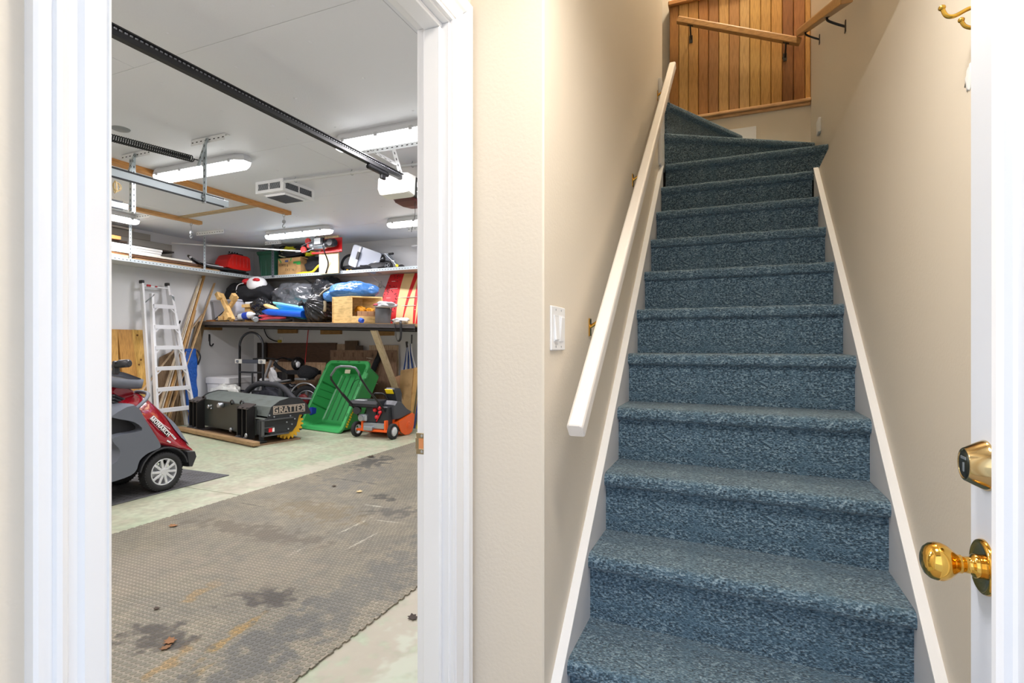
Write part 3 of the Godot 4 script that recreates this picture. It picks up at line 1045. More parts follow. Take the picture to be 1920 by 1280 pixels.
		prism(st, ol, func(p): return Vector3(p.rotated(rot).x * sz, 0.003 + sz * 0.35 * (p.x * p.x * 0.4 + p.y * p.y * 0.3), p.rotated(rot).y * sz), func(p): return Vector3(p.rotated(rot).x * sz, 0.002 + sz * 0.35 * (p.x * p.x * 0.4 + p.y * p.y * 0.3), p.rotated(rot).y * sz))
		solo("fallen_leaf", st, mat([rgb(134, 92, 56), rgb(120, 84, 52), rgb(206, 182, 132), rgb(140, 98, 60), rgb(72, 58, 46), rgb(76, 62, 48), rgb(70, 56, 44), rgb(60, 48, 42)][i], 0.8), l[4], "leaf", "dead leaves on the garage floor")

# ---------------------------------------------------------------- slotted angle
func slotted(parent, a, b, u, w, wd = 0.036, n = "angle_bar", m = null):   # L bar from a to b with flanges along u and w
	var st = g()
	var t = (b - a).normalized()
	var L = (b - a).length()
	bo(st, (a + b) / 2.0 + u * wd / 2.0, Vector3(wd, 0.0025, L), Basis(u, t.cross(u), -t) if Basis(u, t.cross(u), -t).determinant() > 0 else Basis(u, -t.cross(u), -t), 0.0006)
	bo(st, (a + b) / 2.0 + w * wd / 2.0, Vector3(wd, 0.0025, L), Basis(w, t.cross(w), -t) if Basis(w, t.cross(w), -t).determinant() > 0 else Basis(w, -t.cross(w), -t), 0.0006)
	var p = part(n, st, m if m else mats.galv, parent)
	st = g()
	var k = 0.02
	while k < L - 0.015:
		for f in [u, w]:
			var nn = t.cross(f)
			for s in [-1, 1]:
				var c = a + t * k + f * wd * 0.52 + nn * (s * 0.0014)
				quad(st, c + t * 0.010 + f * 0.004, c + t * 0.010 - f * 0.004, c - t * 0.010 - f * 0.004, c - t * 0.010 + f * 0.004)
		k += 0.05
	part("slot", st, mats.hole, p, "", "stuff")
	return p

# ---------------------------------------------------------------- things on the garage ceiling
func tube_light(c, len, along_d, label):
	var l = thing("fluorescent_lamp", label, "ceiling lamp", Vector3(c.x, CEIL, c.z), "sealed fluorescent lamps on the garage ceiling")
	var f = func(p, y, s): return (Vector3(p.y * s.y, y, p.x * s.x) if along_d else Vector3(p.x * s.x, y, p.y * s.y))
	var h = len / 2.0
	var oc = [Vector2(-h, -0.04), Vector2(-h + 0.07, -0.085), Vector2(h - 0.07, -0.085), Vector2(h, -0.04), Vector2(h, 0.04), Vector2(h - 0.07, 0.085), Vector2(-h + 0.07, 0.085), Vector2(-h, 0.04)]
	var ring = func(y, s):
		var r = []
		for p in oc: r.append(f.call(p, y, s))
		return r
	var st = g()
	loft(st, [ring.call(0.0, Vector2(0.97, 0.8)), ring.call(-0.02, Vector2(0.985, 0.92)), ring.call(-0.055, Vector2(1, 1)), ring.call(-0.062, Vector2(1, 1))], true, true, -1)
	part("housing", st, mat(rgb(214, 216, 220), 0.5), l)
	st = g()
	loft(st, [ring.call(-0.062, Vector2(0.992, 0.96)), ring.call(-0.088, Vector2(0.985, 0.9)), ring.call(-0.108, Vector2(0.965, 0.72)), ring.call(-0.113, Vector2(0.94, 0.5))], false, true, -1)
	part("diffuser", st, mats.lens, l)
	st = g()
	for k in 4:
		for s in [-1, 1]:
			var q = f.call(Vector2(lerpf(-h + 0.13, h - 0.13, k / 3.0), s * 0.088), -0.062, Vector2.ONE)
			bo(st, q, Vector3(0.012 if along_d else 0.03, 0.03, 0.03 if along_d else 0.012), Basis(), 0.002)
	part("clip", st, mat(rgb(190, 192, 196), 0.5), l)
	var al := AreaLight3D.new()
	al.name = "tube_light"
	al.position = Vector3(c.x, CEIL - 0.118, c.z)
	al.rotation_degrees = Vector3(-90, 0, 0)
	al.area_size = Vector2(0.12, len * 0.9) if along_d else Vector2(len * 0.9, 0.12)
	al.light_color = Color(1.0, 0.985, 1.0)
	al.light_energy = 4.2
	al.light_size = 0.1
	al.shadow_enabled = true
	add_child(al)

func ceiling_things():
	tube_light(at(-4.62, 0, 3.50), 1.22, false, "long white fluorescent lamp above the galvanised door track")
	tube_light(at(-2.41, 0, 3.51), 1.22, false, "white fluorescent lamp behind the garage door opener, cut by the door jamb")
	tube_light(at(-5.90, 0, 6.03), 1.24, false, "white fluorescent lamp above the red winch and cardboard box")
	tube_light(at(-3.72, 0, 6.06), 1.24, false, "white fluorescent lamp on the far right of the ceiling, below the opener")
	tube_light(at(-7.30, 0, 4.02), 1.24, true, "white fluorescent lamp lengthways over the left shelf, at the left of the doorway")
	tube_light(at(-4.62, 0, 1.00), 1.22, false, "white fluorescent lamp near the garage front, left, out of view, placed to light the near floor")  # this lamp and the next are unseen; they light the near floor
	tube_light(at(-2.30, 0, 1.00), 1.22, false, "white fluorescent lamp near the garage front, right, out of view, placed to light the near floor")
	# opener and its rail
	var o = thing("door_opener", "white and black garage door opener hanging at the end of a long black rail", "door opener", at(-2.67, 2.52, 3.95))
	var st = g()
	bx(st, -2.688, -2.648, 2.672, 2.716, 0.25, 3.97, 0.003)
	bx(st, -2.700, -2.636, 2.712, 2.720, 0.25, 3.97, 0.002)
	var rail = part("rail", st, mats.black, o, "black drive rail")
	st = g()
	for k in 150: bx(st, -2.6485, -2.6435, 2.700, 2.708, 0.3 + k * 0.024, 0.313 + k * 0.024, 0.001)
	part("chain", st, mat(rgb(120, 122, 126), 0.4, 0.4), rail, "", "stuff")
	st = g()
	bx(st, -2.69, -2.645, 2.635, 2.672, 3.45, 3.72, 0.012)
	bx(st, -2.68, -2.655, 2.60, 2.64, 3.62, 3.68, 0.006)
	part("trolley", st, mats.black_gloss, rail)
	st = g()
	slab(st, [Vector2(4.0, 2.735), Vector2(4.26, 2.735), Vector2(4.40, 2.70), Vector2(4.40, 2.585), Vector2(4.3, 2.555), Vector2(4.0, 2.555)], -2.86, -2.61, 0.95, 0.02)
	var body = part("motor_case", st, mat(rgb(58, 58, 56), 0.45), o)
	st = g()
	slab(st, [Vector2(4.02, 2.56), Vector2(4.38, 2.575), Vector2(4.34, 2.535), Vector2(4.2, 2.52), Vector2(4.06, 2.53)], -2.84, -2.63, 0.9, 0.03)
	part("base", st, mat(rgb(84, 40, 40), 0.4), body, "dark red underside")
	st = g()
	slab(st, [Vector2(3.90, 2.60), Vector2(3.925, 2.565), Vector2(4.03, 2.548), Vector2(4.05, 2.742), Vector2(3.93, 2.738), Vector2(3.902, 2.71)], -2.905, -2.60, 0.88, 0.045, -1)
	part("light_cover", st, mat(rgb(246, 246, 240), 0.3), o, "white lamp cover")
	st = g()
	for k in 2: bx(st, -2.611, -2.606, 2.648, 2.692, 4.075 + k * 0.058, 4.122 + k * 0.058, 0.001)
	part("emblem_tile", st, mat(rgb(232, 232, 230), 0.5), o, "", "stuff")
	for k in 2: text("lettering", ["B", "C"][k], 0.042, 0.002, Transform3D(Basis(Vector3.UP, PI / 2), at(-2.605, 2.67, 4.098 + k * 0.058) - o.position), mat(rgb(50, 50, 48), 0.5), o)
	st = g()
	for k in 9: bx(st, -2.611, -2.6075, 2.603, 2.612 + 0.008 * (k % 3), 4.07 + k * 0.014, 4.079 + k * 0.014, 0.0005)
	part("small_print", st, mat(rgb(220, 220, 220), 0.5), o, "", "stuff")
	var bh = thing("opener_bracket", "white slotted angle bracket holding the door opener under the ceiling", "bracket", at(-2.6, CEIL, 3.8))
	var X = Vector3.RIGHT
	var D = Vector3(0, 0, -1)
	var U = Vector3.UP
	slotted(bh, V(-3.0, CEIL - 0.002, 3.80), V(-2.0, CEIL - 0.002, 3.80), -U, D, 0.042, "angle_bar", mats.bracket_white)
	slotted(bh, V(-2.70, CEIL, 3.80), V(-2.70, 2.72, 3.93), X, D, 0.04, "angle_bar", mats.bracket_white)
	slotted(bh, V(-2.44, CEIL, 3.80), V(-2.44, 2.72, 3.95), X, D, 0.03, "angle_bar", mats.bracket_white)
	slotted(bh, V(-2.93, CEIL - 0.01, 3.79), V(-2.70, 2.79, 3.87), X, U, 0.03, "angle_bar", mats.bracket_white)
	O = at(-2.66, 2.52, 4.1)
	st = g()
	tube(st, curve([V(-2.66, 2.53, 4.12), V(-2.662, 2.40, 4.12), V(-2.69, 2.30, 4.12), V(-2.70, 2.26, 4.12)]), 0.003, 6)
	solo("pull_string", st, mats.black, "thin black cord hanging under the door opener", "cord")
	# door tracks with hangers
	var labels = ["galvanised garage door track on slotted hangers, nearer the doorway", "galvanised garage door track end at the left of the doorway, above the wooden strip"]
	var tx = [-4.03, -4.93]
	for i in 2:
		var x = tx[i]
		var dend = 3.32 if i == 0 else 3.05
		var t = thing("door_track", labels[i], "door track", at(x, 2.42, 2.0), "garage door tracks")
		st = g()
		bx(st, x - 0.0015, x + 0.0015, 2.425, 2.478, 0.3, dend, 0.0005)
		bx(st, x - 0.024, x, 2.475, 2.479, 0.3, dend, 0.0005)
		bx(st, x - 0.024, x, 2.424, 2.428, 0.3, dend, 0.0005)
		bx(st, x - 0.025, x - 0.022, 2.465, 2.479, 0.3, dend, 0.0005)
		bx(st, x - 0.025, x - 0.022, 2.424, 2.438, 0.3, dend, 0.0005)
		part("track", st, mats.galv, t)
		st = g()
		bx(st, x + 0.0015, x + 0.006, 2.478, 2.490, 0.3, dend - 0.05, 0.001)
		bx(st, x + 0.0015, x + 0.006, 2.412, 2.426, 0.3, dend - 0.05, 0.001)
		part("edge", st, mat(rgb(52, 54, 56), 0.5, 0.5), t)
		slotted(t, V(x - 0.13, CEIL - 0.004, 3.07), V(x + 0.26, CEIL - 0.004, 3.07), -U, D, 0.05, "angle_bar", mats.bracket_white)
		slotted(t, V(x + 0.004, CEIL, 3.075), V(x + 0.004, 2.42, 3.075), X * -1.0 if i else X, D, 0.034)
		slotted(t, V(x + 0.07, CEIL - 0.02, 3.05), V(x - 0.01, 2.70, 3.03), X, D, 0.026)
		st = g()
		cyl(st, V(x - 0.02, 2.45, 3.07), V(x + 0.02, 2.45, 3.07), 0.009, 8)
		cyl(st, V(x - 0.02, 2.412, 3.09), V(x + 0.015, 2.412, 3.09), 0.008, 8)
		part("bolt", st, mats.steel, t)
		# extension spring
		var sp = thing("extension_spring", ["dark coil spring stretched above the nearer door track", "dark coil spring above the left door track, mostly out of view"][i], "spring", at(x - 0.02, 2.72, 2.2))
		st = g()
		var pts = []
		var n = 130 * 10
		for k in n + 1:
			var a = TAU * k / 10.0
			var d = lerpf(0.9, 3.0, float(k) / n)
			pts.append(V(x - 0.02 + cos(a) * 0.024, lerpf(2.58, 2.745, (d - 0.9) / 2.1) + sin(a) * 0.024, d))
		tube(st, pts, 0.0048, 5)
		tube(st, [V(x - 0.02, 2.745, 3.0), V(x - 0.01, 2.748, 3.05), V(x, 2.748, 3.075)], 0.004, 6)
		part("coil", st, mat(rgb(58, 60, 62), 0.45, 0.7), sp)
	# heater
	var h = thing("ceiling_heater", "white square ceiling heater with dark slotted openings", "heater", at(-4.43, CEIL, 4.34))
	st = g()
	var x0 = -4.62
	var x1 = -4.25
	var d0 = 4.125
	var d1 = 4.565
	bx(st, x0, x1, 2.815, CEIL, d0 + 0.012, d1, 0.004)
	part("case", st, mat(rgb(236, 237, 240), 0.4), h)
	st = g()
	for q in [[x0, x1, 2.815, 2.845], [x0, x1, 2.91, 2.94], [x0, x0 + 0.035, 2.84, 2.915], [x1 - 0.03, x1, 2.84, 2.915], [-4.44, -4.425, 2.84, 2.915]]: bx(st, q[0], q[1], q[2], q[3], d0, d0 + 0.014, 0.002)
	for q in [[d0, d1, 2.815, 2.845], [d0, d1, 2.91, 2.94], [d0, d0 + 0.035, 2.84, 2.915], [d1 - 0.035, d1, 2.84, 2.915], [4.338, 4.352, 2.84, 2.915]]: bx(st, x1, x1 + 0.012, q[2], q[3], q[0], q[1], 0.002)
	part("grille_frame", st, mat(rgb(240, 241, 243), 0.4), h)
	st = g()
	bx(st, x0 + 0.03, x1 - 0.02, 2.84, 2.915, d0 + 0.009, d0 + 0.011, 0)
	bx(st, x1 + 0.002, x1 + 0.004, 2.84, 2.915, d0 + 0.03, d1 - 0.03, 0)
	part("opening", st, mat(rgb(70, 74, 80), 0.7), h)
	for k in 22:
		st = g()
		var dd = d0 + 0.045 + k * 0.0165
		bar(st, V(x1 + 0.007, 2.845, dd - 0.012), V(x1 + 0.007, 2.91, dd + 0.012), 0.004, 0.003, X, 0.0006)
		part("slat", st, mat(rgb(150, 154, 160), 0.5), h)
	for k in 18:
		st = g()
		var xx = x0 + 0.045 + k * 0.0165
		bar(st, V(xx - 0.012, 2.845, d0 + 0.005), V(xx + 0.012, 2.91, d0 + 0.005), 0.004, 0.003, D, 0.0006)
		part("slat", st, mat(rgb(190, 194, 200), 0.5), h)
	st = g()
	bx(st, -4.54, -4.27, 2.79, 2.815, 4.18, 4.46, 0.004)
	bx(st, -4.55, -4.26, 2.80, 2.806, 4.17, 4.47, 0.002)
	part("outlet_frame", st, mat(rgb(236, 237, 240), 0.4), h)
	st = g()
	for k in 9: bx(st, -4.525 + k * 0.028, -4.513 + k * 0.028, 2.784, 2.79, 4.195, 4.445, 0.001)
	bx(st, -4.53, -4.28, 2.788, 2.791, 4.19, 4.45, 0)
	part("louver", st, mat(rgb(96, 98, 104), 0.5), h)
	# conduit
	O = at(-3.4, 2.9, 4.17)
	st = g()
	tube(st, [V(-4.245, 2.905, 4.14), V(-2.2, 2.905, 4.235)], 0.0165, 10)
	var c = solo("conduit", st, mat(rgb(206, 208, 210), 0.4), "grey white electric conduit along the ceiling from the heater", "pipe")
	st = g()
	for x in [-4.1, -3.42, -2.75]:
		tube(st, arc(V(x, 2.905, 4.147 + (x + 4.245) * 0.0465), 0.0205, 0, 360, 10, U, D), 0.0035, 6)
		bar(st, V(x, 2.92, 4.147 + (x + 4.245) * 0.0465), V(x, CEIL, 4.147 + (x + 4.245) * 0.0465), 0.01, 0.004, D, 0.001)
	part("clamp", st, mats.steel, c)
	# wooden strips screwed on the ceiling
	var strips = [[-5.27, 2.2, -5.24, 5.2, 0.045, "orange stained wooden strip on the ceiling, long, beside the heater", "hook"], [-6.95, 2.2, -6.79, 5.15, 0.045, "short visible wooden strip on the ceiling at the left, a hook at its end", "hook"], [-6.86, 4.87, -5.28, 4.80, 0.012, "flat beige wooden strip across the ceiling between the two orange strips", ""]]
	for i in 3:
		var s = strips[i]
		O = at(s[0], CEIL, s[1])
		st = g()
		bar(st, V(s[0], CEIL - s[4] / 2, s[1]), V(s[2], CEIL - s[4] / 2, s[3]), 0.085 if i < 2 else 0.1, s[4], U, 0.003)
		solo("ceiling_batten", st, wood([rgb(206, 146, 80), rgb(208, 158, 100), rgb(196, 172, 134)][i], Vector3(8, 8, 0.8)), s[5], "wooden strip", "wooden strips on the garage ceiling")
	var hk = [[-5.245, 5.12, "steel hook hanging from the end of the long orange strip", 0.10], [-6.80, 5.02, "shiny pulley hook hanging from the end of the left orange strip", 0.15]]
	for q in hk:
		var t = thing("pulley_hook", q[2], "hook", at(q[0], 2.895, q[1]), "hooks under the ceiling strips")
		st = g()
		tube(st, arc(Vector3(0, -0.02, 0), 0.018, 0, 360, 14, X, U), 0.004, 6)
		tube(st, [Vector3(0, -0.038, 0), Vector3(0.002, -0.038 - q[3] * 0.4, 0)], 0.004, 6)
		part("eye", st, mats.steel, t)
		st = g()
		var yy = -0.045 - q[3] * 0.55
		cyl(st, Vector3(0, yy, -0.012), Vector3(0, yy, 0.012), 0.022, 16)
		part("pulley", st, mats.steel, t)
		st = g()
		tube(st, arc(Vector3(0.0, yy - 0.055, 0), 0.022, 90, 350, 14, X, U), 0.006, 7)
		tube(st, [Vector3(0, yy - 0.02, 0), Vector3(0, yy - 0.034, 0)], 0.005, 6)
		part("hook", st, mats.steel, t)
	# round vent, small patches
	O = at(-4.46, CEIL, 2.70)
	st = g()
	lathe(st, [Vector2(0, -0.012), Vector2(0.035, -0.014), Vector2(0.06, -0.008), Vector2(0.066, 0.0)], Transform3D(), 28)
	solo("ceiling_vent", st, mat(rgb(146, 150, 154), 0.5, 0.4), "round grey vent plate on the ceiling at the left edge of the doorway", "vent")
	O = at(-3.07, CEIL, 4.52)
	st = g()
	bx(st, -3.15, -2.86, CEIL - 0.004, CEIL, 4.82, 4.96, 0.001)
	solo("ceiling_patch", st, mat(rgb(186, 164, 118), 0.8), "small tan patch on the ceiling left of the opener", "ceiling patch")
	O = at(-4.7, CEIL, 4.82)
	st = g()
	bx(st, -4.98, -4.80, CEIL - 0.004, CEIL, 4.78, 4.86, 0.001)
	solo("ceiling_patch", st, mat(rgb(186, 164, 118), 0.8), "small tan patch on the ceiling under the heater, beside the orange strip", "ceiling patch")
	# bundle of cord on the left hanger
	O = at(-4.93, 2.6, 3.0)
	st = g()
	for k in 4: tube(st, arc(V(-4.97 - 0.01 * k, 2.62, 2.98), 0.035 + 0.006 * k, 0, 360, 16, D.rotated(U, 0.4 * k), U), 0.004, 5, true)
	solo("cord_coil", st, mat(rgb(206, 180, 130), 0.8), "small coil of tan cord hung on the left door track hanger", "cord")
	# screws of the plasterboard
	var r := RandomNumberGenerator.new()
	r.seed = 12
	st = g()
	O = Vector3.ZERO
	for d in [0.98, 1.4, 1.95, 2.3, 2.75, 3.3, 3.9, 4.6, 5.4]:
		for k in 8:
			var x = -6.6 + k * 0.62 + r.randf() * 0.12
			lathe(st, [Vector2(0.0, -0.006), Vector2(0.006, -0.005), Vector2(0.014, -0.0005)], Transform3D(Basis(), V(x, CEIL, d + r.randf() * 0.08)), 8)
	var sc = part("screw_bump", st, mats.garage_ceiling, get_node("ceiling"), "", "stuff")

# ---------------------------------------------------------------- shelves
func lower_y(x): return lerpf(1.632, 1.525, (x + 8.08) / 4.12)

func shelves():
	var X = Vector3.RIGHT
	var D = Vector3(0, 0, -1)
	var U = Vector3.UP
	var s = thing("upper_shelf", "long white board shelf on slotted angle irons along the left garage wall", "shelf", at(-7.8, 2.38, 5.0))
	var st = g()
	bx(st, -8.1, -7.505, 2.382, 2.400, 2.0, 7.2, 0.002)
	part("board", st, mat(rgb(206, 205, 203), 0.7), s)
	slotted(s, V(-7.5, 2.402, 2.0), V(-7.5, 2.402, 6.69), -U, -X, 0.046)
	for q in [[4.68, true], [5.77, true]]:
		slotted(s, V(-7.497, 2.36, q[0]), V(-7.497, CEIL, q[0]), -D, -X, 0.034, "hanger")
	slotted(s, V(-7.47, CEIL - 0.002, 5.60), V(-6.92, CEIL - 0.002, 5.62), -U, D, 0.055, "ceiling_bracket", mats.bracket_white)
	slotted(s, V(-7.40, CEIL - 0.002, 4.55), V(-6.95, CEIL - 0.002, 4.56), -U, D, 0.055, "ceiling_bracket", mats.bracket_white)
	s = thing("upper_shelf", "long white board shelf on slotted angle irons along the far garage wall", "shelf", at(-5.5, 2.38, 6.9))
	st = g()
	bx(st, -7.49, -3.4, 2.372, 2.390, 6.67, 7.2, 0.002)
	part("board", st, mat(rgb(206, 203, 200), 0.7), s)
	slotted(s, V(-7.49, 2.394, 6.66), V(-3.4, 2.394, 6.66), -U, D, 0.046)
	slotted(s, V(-7.09, 2.36, 6.655), V(-7.09, CEIL, 6.655), X, D, 0.055, "hanger", mat(rgb(96, 104, 112), 0.5, 0.4))
	slotted(s, V(-7.12, CEIL - 0.002, 6.55), V(-6.78, CEIL - 0.002, 6.56), -U, D, 0.055, "ceiling_bracket", mats.bracket_white)
	slotted(s, V(-4.35, CEIL - 0.002, 6.55), V(-4.0, CEIL - 0.002, 6.56), -U, D, 0.055, "ceiling_bracket", mats.bracket_white)
	st = g()
	for x in [-6.5, -5.2]: bar(st, V(x, 2.365, 6.7), V(x, 2.16, 7.19), 0.004, 0.03, X, 0.001)
	part("strut", st, mats.steel, s)
	# lower plank shelf
	s = thing("lower_shelf", "deep plank shelf with a dark front edge along the far wall, heaped with bags", "shelf", at(-6.0, 1.55, 6.6))
	for k in 6:
		st = g()
		var d0 = 6.13 + k * 0.178
		var A = [V(-8.085, lower_y(-8.085), d0), V(-8.085, lower_y(-8.085), d0 + 0.172), V(-8.085, lower_y(-8.085) - 0.03, d0 + 0.172), V(-8.085, lower_y(-8.085) - 0.03, d0)]
		var B = [V(-3.97, lower_y(-3.97), d0), V(-3.97, lower_y(-3.97), d0 + 0.172), V(-3.97, lower_y(-3.97) - 0.03, d0 + 0.172), V(-3.97, lower_y(-3.97) - 0.03, d0)]
		loft(st, [A, B], true, true, -1)
		part("plank", st, wood(rgb(176, 140, 92), Vector3(1, 8, 8)), s)
	st = g()
	var A = [V(-8.0, lower_y(-8.0) - 0.008, 6.10), V(-8.0, lower_y(-8.0) - 0.008, 6.132), V(-8.0, lower_y(-8.0) - 0.062, 6.132), V(-8.0, lower_y(-8.0) - 0.062, 6.10)]
	var B = [V(-3.96, lower_y(-3.96) - 0.008, 6.10), V(-3.96, lower_y(-3.96) - 0.008, 6.132), V(-3.96, lower_y(-3.96) - 0.062, 6.132), V(-3.96, lower_y(-3.96) - 0.062, 6.10)]
	loft(st, [A, B], true, true, -1)
	part("front_edge", st, wood(rgb(92, 88, 90), Vector3(1, 8, 8)), s)
	st = g()
	for q in [6.14, 7.0]:
		A = [V(-8.0, lower_y(-8.0) - 0.03, q), V(-8.0, lower_y(-8.0) - 0.03, q + 0.05), V(-8.0, lower_y(-8.0) - 0.10, q + 0.05), V(-8.0, lower_y(-8.0) - 0.10, q)]
		B = [V(-3.99, lower_y(-3.99) - 0.03, q), V(-3.99, lower_y(-3.99) - 0.03, q + 0.05), V(-3.99, lower_y(-3.99) - 0.10, q + 0.05), V(-3.99, lower_y(-3.99) - 0.10, q)]
		loft(st, [A, B], true, true, -1)
	part("beam", st, mat(rgb(38, 34, 32), 0.8), s)
	# wall blocks
	var bl = [[-7.49, -7.05, 1.445, 7.165], [-6.52, -6.08, 1.42, 7.165], [-5.44, -5.03, 1.39, 7.165]]
	var ll = ["knotty wooden block on the far wall above the dark brown board", "knotty wooden block on the far wall above the green tub", "brown wooden block on the far wall behind the slanting brace"]
	for i in 3:
		O = at((bl[i][0] + bl[i][1]) / 2, bl[i][2], 7.165)
		st = g()
		bx(st, bl[i][0], bl[i][1], bl[i][2], lower_y(bl[i][0]) - 0.032, 7.16, 7.2, 0.004)
		var b = solo("wall_block", st, wood(rgb(170, 128, 72), Vector3(1.2, 6, 6)), ll[i], "wooden block", "wooden blocks under the lower shelf")
		st = g()
		for k in 2: lathe(st, [Vector2(0.018, 0), Vector2(0.01, 0.002), Vector2(0, 0.0025)], along(V(bl[i][0] + 0.12 + 0.15 * k, bl[i][2] + 0.09, 7.1605), Vector3(0, 0, 1)), 12)
		part("knot", st, mat(rgb(74, 48, 26), 0.8), b)
	O = at(-8.08, 1.49, 6.25)
	st = g()
	bx(st, -8.1, -8.06, 1.49, lower_y(-8.08) - 0.032, 6.04, 6.52, 0.004)
	solo("wall_block", st, wood(rgb(150, 112, 62), Vector3(6, 6, 1.2)), "brown wooden block on the left wall beside the leaning trim strips", "wooden block", "wooden blocks under the lower shelf")
	# slanting brace
	O = at(-4.45, 0.05, 6.9)
	st = g()
	bar(st, V(-4.66, 1.452, 6.17), V(-4.72, 0.06, 7.09), 0.105, 0.042, Vector3(0, 0.5, 1), 0.004)
	solo("shelf_brace", st, wood(rgb(196, 176, 144), Vector3(6, 1.0, 6)), "weathered wooden brace slanting from the lower shelf down to the far wall", "wooden brace")

func board(n, x0, x1, y0, y1, d0, d1, m, label, cat, group = ""):
	O = at((x0 + x1) / 2, y0, (d0 + d1) / 2)
	var st = g()
	bx(st, x0, x1, y0, y1, d0, d1, 0.002)
	return solo(n, st, m, label, cat, group)

func upper_left_things():
	var X = Vector3.RIGHT
	var D = Vector3(0, 0, -1)
	var U = Vector3.UP
	# grey wall panels standing on the shelf against the wall
	var gp = mat(rgb(160, 156, 148), 0.6)
	var names = ["lowest", "second", "third", "fourth", "topmost"]
	for i in 5:
		var e = 5.63 - (0.0 if i < 3 else 0.004)
		if i == 4: e = 5.30
		board("siding_board", -8.095, -8.05 - i * 0.002, 2.401 + i * 0.098, 2.401 + i * 0.098 + 0.095, 2.6, e, gp, "%s grey panel of the pile standing against the left wall on the shelf" % names[i], "panel", "grey siding panels on the left shelf")
	board("siding_strip", -8.09, -8.03, 2.896, 2.925, 2.6, 5.05, mat(rgb(196, 190, 178), 0.6), "pale strip lying on top of the grey panel pile on the left shelf", "strip")
	# white boards
	var w = mat(rgb(240, 240, 238), 0.5)
	var wl = ["top white board of the pile on the left shelf", "middle white board of the pile on the left shelf", "bottom white board of the pile on the left shelf"]
	for i in 3: board("white_board", -7.86, -7.66, 2.516 + (2 - i) * 0.034, 2.516 + (2 - i) * 0.034 + 0.030, 2.8, 5.2 - i * 0.012 + 0.012, w, wl[i], "board", "white boards on the left shelf")
	board("white_board", -7.80, -7.59, 2.484, 2.512, 2.8, 5.62, mat(rgb(242, 238, 226), 0.5), "long cream board below the white pile, sticking out furthest right", "board", "white boards on the left shelf")
	board("dark_board", -7.84, -7.60, 2.445, 2.480, 2.8, 6.0, wood(rgb(112, 76, 48), Vector3(8, 8, 1)), "dark brown plank lying at the bottom of the left shelf pile", "board")
	board("dark_board", -8.02, -7.75, 2.615, 2.636, 2.8, 5.45, mat(rgb(48, 40, 34), 0.7), "thin black board on top of the white pile on the left shelf", "board")
	board("dark_board", -7.98, -7.70, 2.638, 2.662, 2.8, 4.75, mat(rgb(58, 42, 30), 0.7), "black board on the orange timber at the left end of the shelf pile", "board")
	board("orange_timber", -7.90, -7.64, 2.663, 2.705, 2.8, 4.63, wood(rgb(206, 138, 78), Vector3(8, 8, 1)), "orange timber end at the very left of the shelf pile", "timber")
	board("yellow_timber", -7.72, -7.53, 2.402, 2.442, 2.8, 4.66, wood(rgb(232, 208, 142), Vector3(8, 8, 1)), "yellow timber end low on the left shelf, behind the first hanger", "timber")
	board("tan_board", -7.72, -7.54, 2.402, 2.428, 4.75, 6.05, wood(rgb(176, 140, 98), Vector3(8, 8, 1)), "flat tan board lying along the front of the left shelf", "board")
	# black ski-like blades
	var lab = ["black snow shovel blade with upturned tip on the left shelf, in front", "white and black ski behind the black blade on the left shelf", "dark blade with upturned tip furthest back on the left shelf"]
	for i in 3:
		O = at(-7.62 - i * 0.12, 2.46, 6.1)
		st_ski(-7.60 - i * 0.11, 2.452 + i * 0.035, 5.62 + i * 0.05, 6.55, [mats.black, mat(rgb(210, 210, 214), 0.4), mat(rgb(56, 52, 44), 0.6)][i], lab[i])
	# red plastic case
	var r = thing("red_case", "glossy red plastic case lying on the left shelf beside the green bin", "case", at(-7.72, 2.40, 6.4))
	var st = g()
	slab(st, [Vector2(6.20, 2.50), Vector2(6.24, 2.63), Vector2(6.30, 2.72), Vector2(6.36, 2.74), Vector2(6.60, 2.735), Vector2(6.66, 2.71), Vector2(6.68, 2.50), Vector2(6.60, 2.48), Vector2(6.56, 2.455), Vector2(6.50, 2.455), Vector2(6.48, 2.475), Vector2(6.3, 2.475)], -7.90, -7.56, 0.9, 0.05)
	part("body", st, mat(rgb(206, 34, 30), 0.3), r)
	st = g()
	for k in 5: bx(st, -7.565, -7.553, 2.53, 2.69, 6.30 + k * 0.07, 6.315 + k * 0.07, 0.004)
	part("rib", st, mat(rgb(190, 30, 28), 0.3), r)
	st = g()
	bx(st, -7.80, -7.66, 2.735, 2.765, 6.40, 6.60, 0.01)
	for k in 4: bx(st, -7.70, -7.68, 2.76, 2.785, 6.34 + k * 0.05, 6.36 + k * 0.05, 0.004)
	bx(st, -7.88, -7.60, 2.40, 2.458, 6.25, 6.66, 0.006)
	part("handle", st, mats.black, r)
	# green bin
	var b = thing("green_bin", "dark green plastic bin in the corner of the upper shelves", "bin", at(-7.36, 2.391, 6.92))
	st = g()
	var f = func(y, hx, hd): return rrect(V(-7.36, y, 6.93), X, D, hx, hd, 0.03)
	loft(st, [f.call(2.391, 0.135, 0.13), f.call(2.395, 0.14, 0.135), f.call(2.76, 0.165, 0.16), f.call(2.78, 0.18, 0.175), f.call(2.81, 0.182, 0.177)], true, true, -1)
	part("body", st, mat(rgb(44, 96, 78), 0.45), b)
	st = g()
	loft(st, [f.call(2.80, 0.186, 0.181), f.call(2.825, 0.188, 0.183), f.call(2.835, 0.17, 0.165)], true, true, -1)
	part("lid", st, mat(rgb(52, 110, 88), 0.45), b)
	st = g()
	for k in 3: bx(st, -7.47 + k * 0.11, -7.455 + k * 0.11, 2.42, 2.76, 6.775, 6.795, 0.004)
	part("rib", st, mat(rgb(40, 88, 72), 0.45), b)

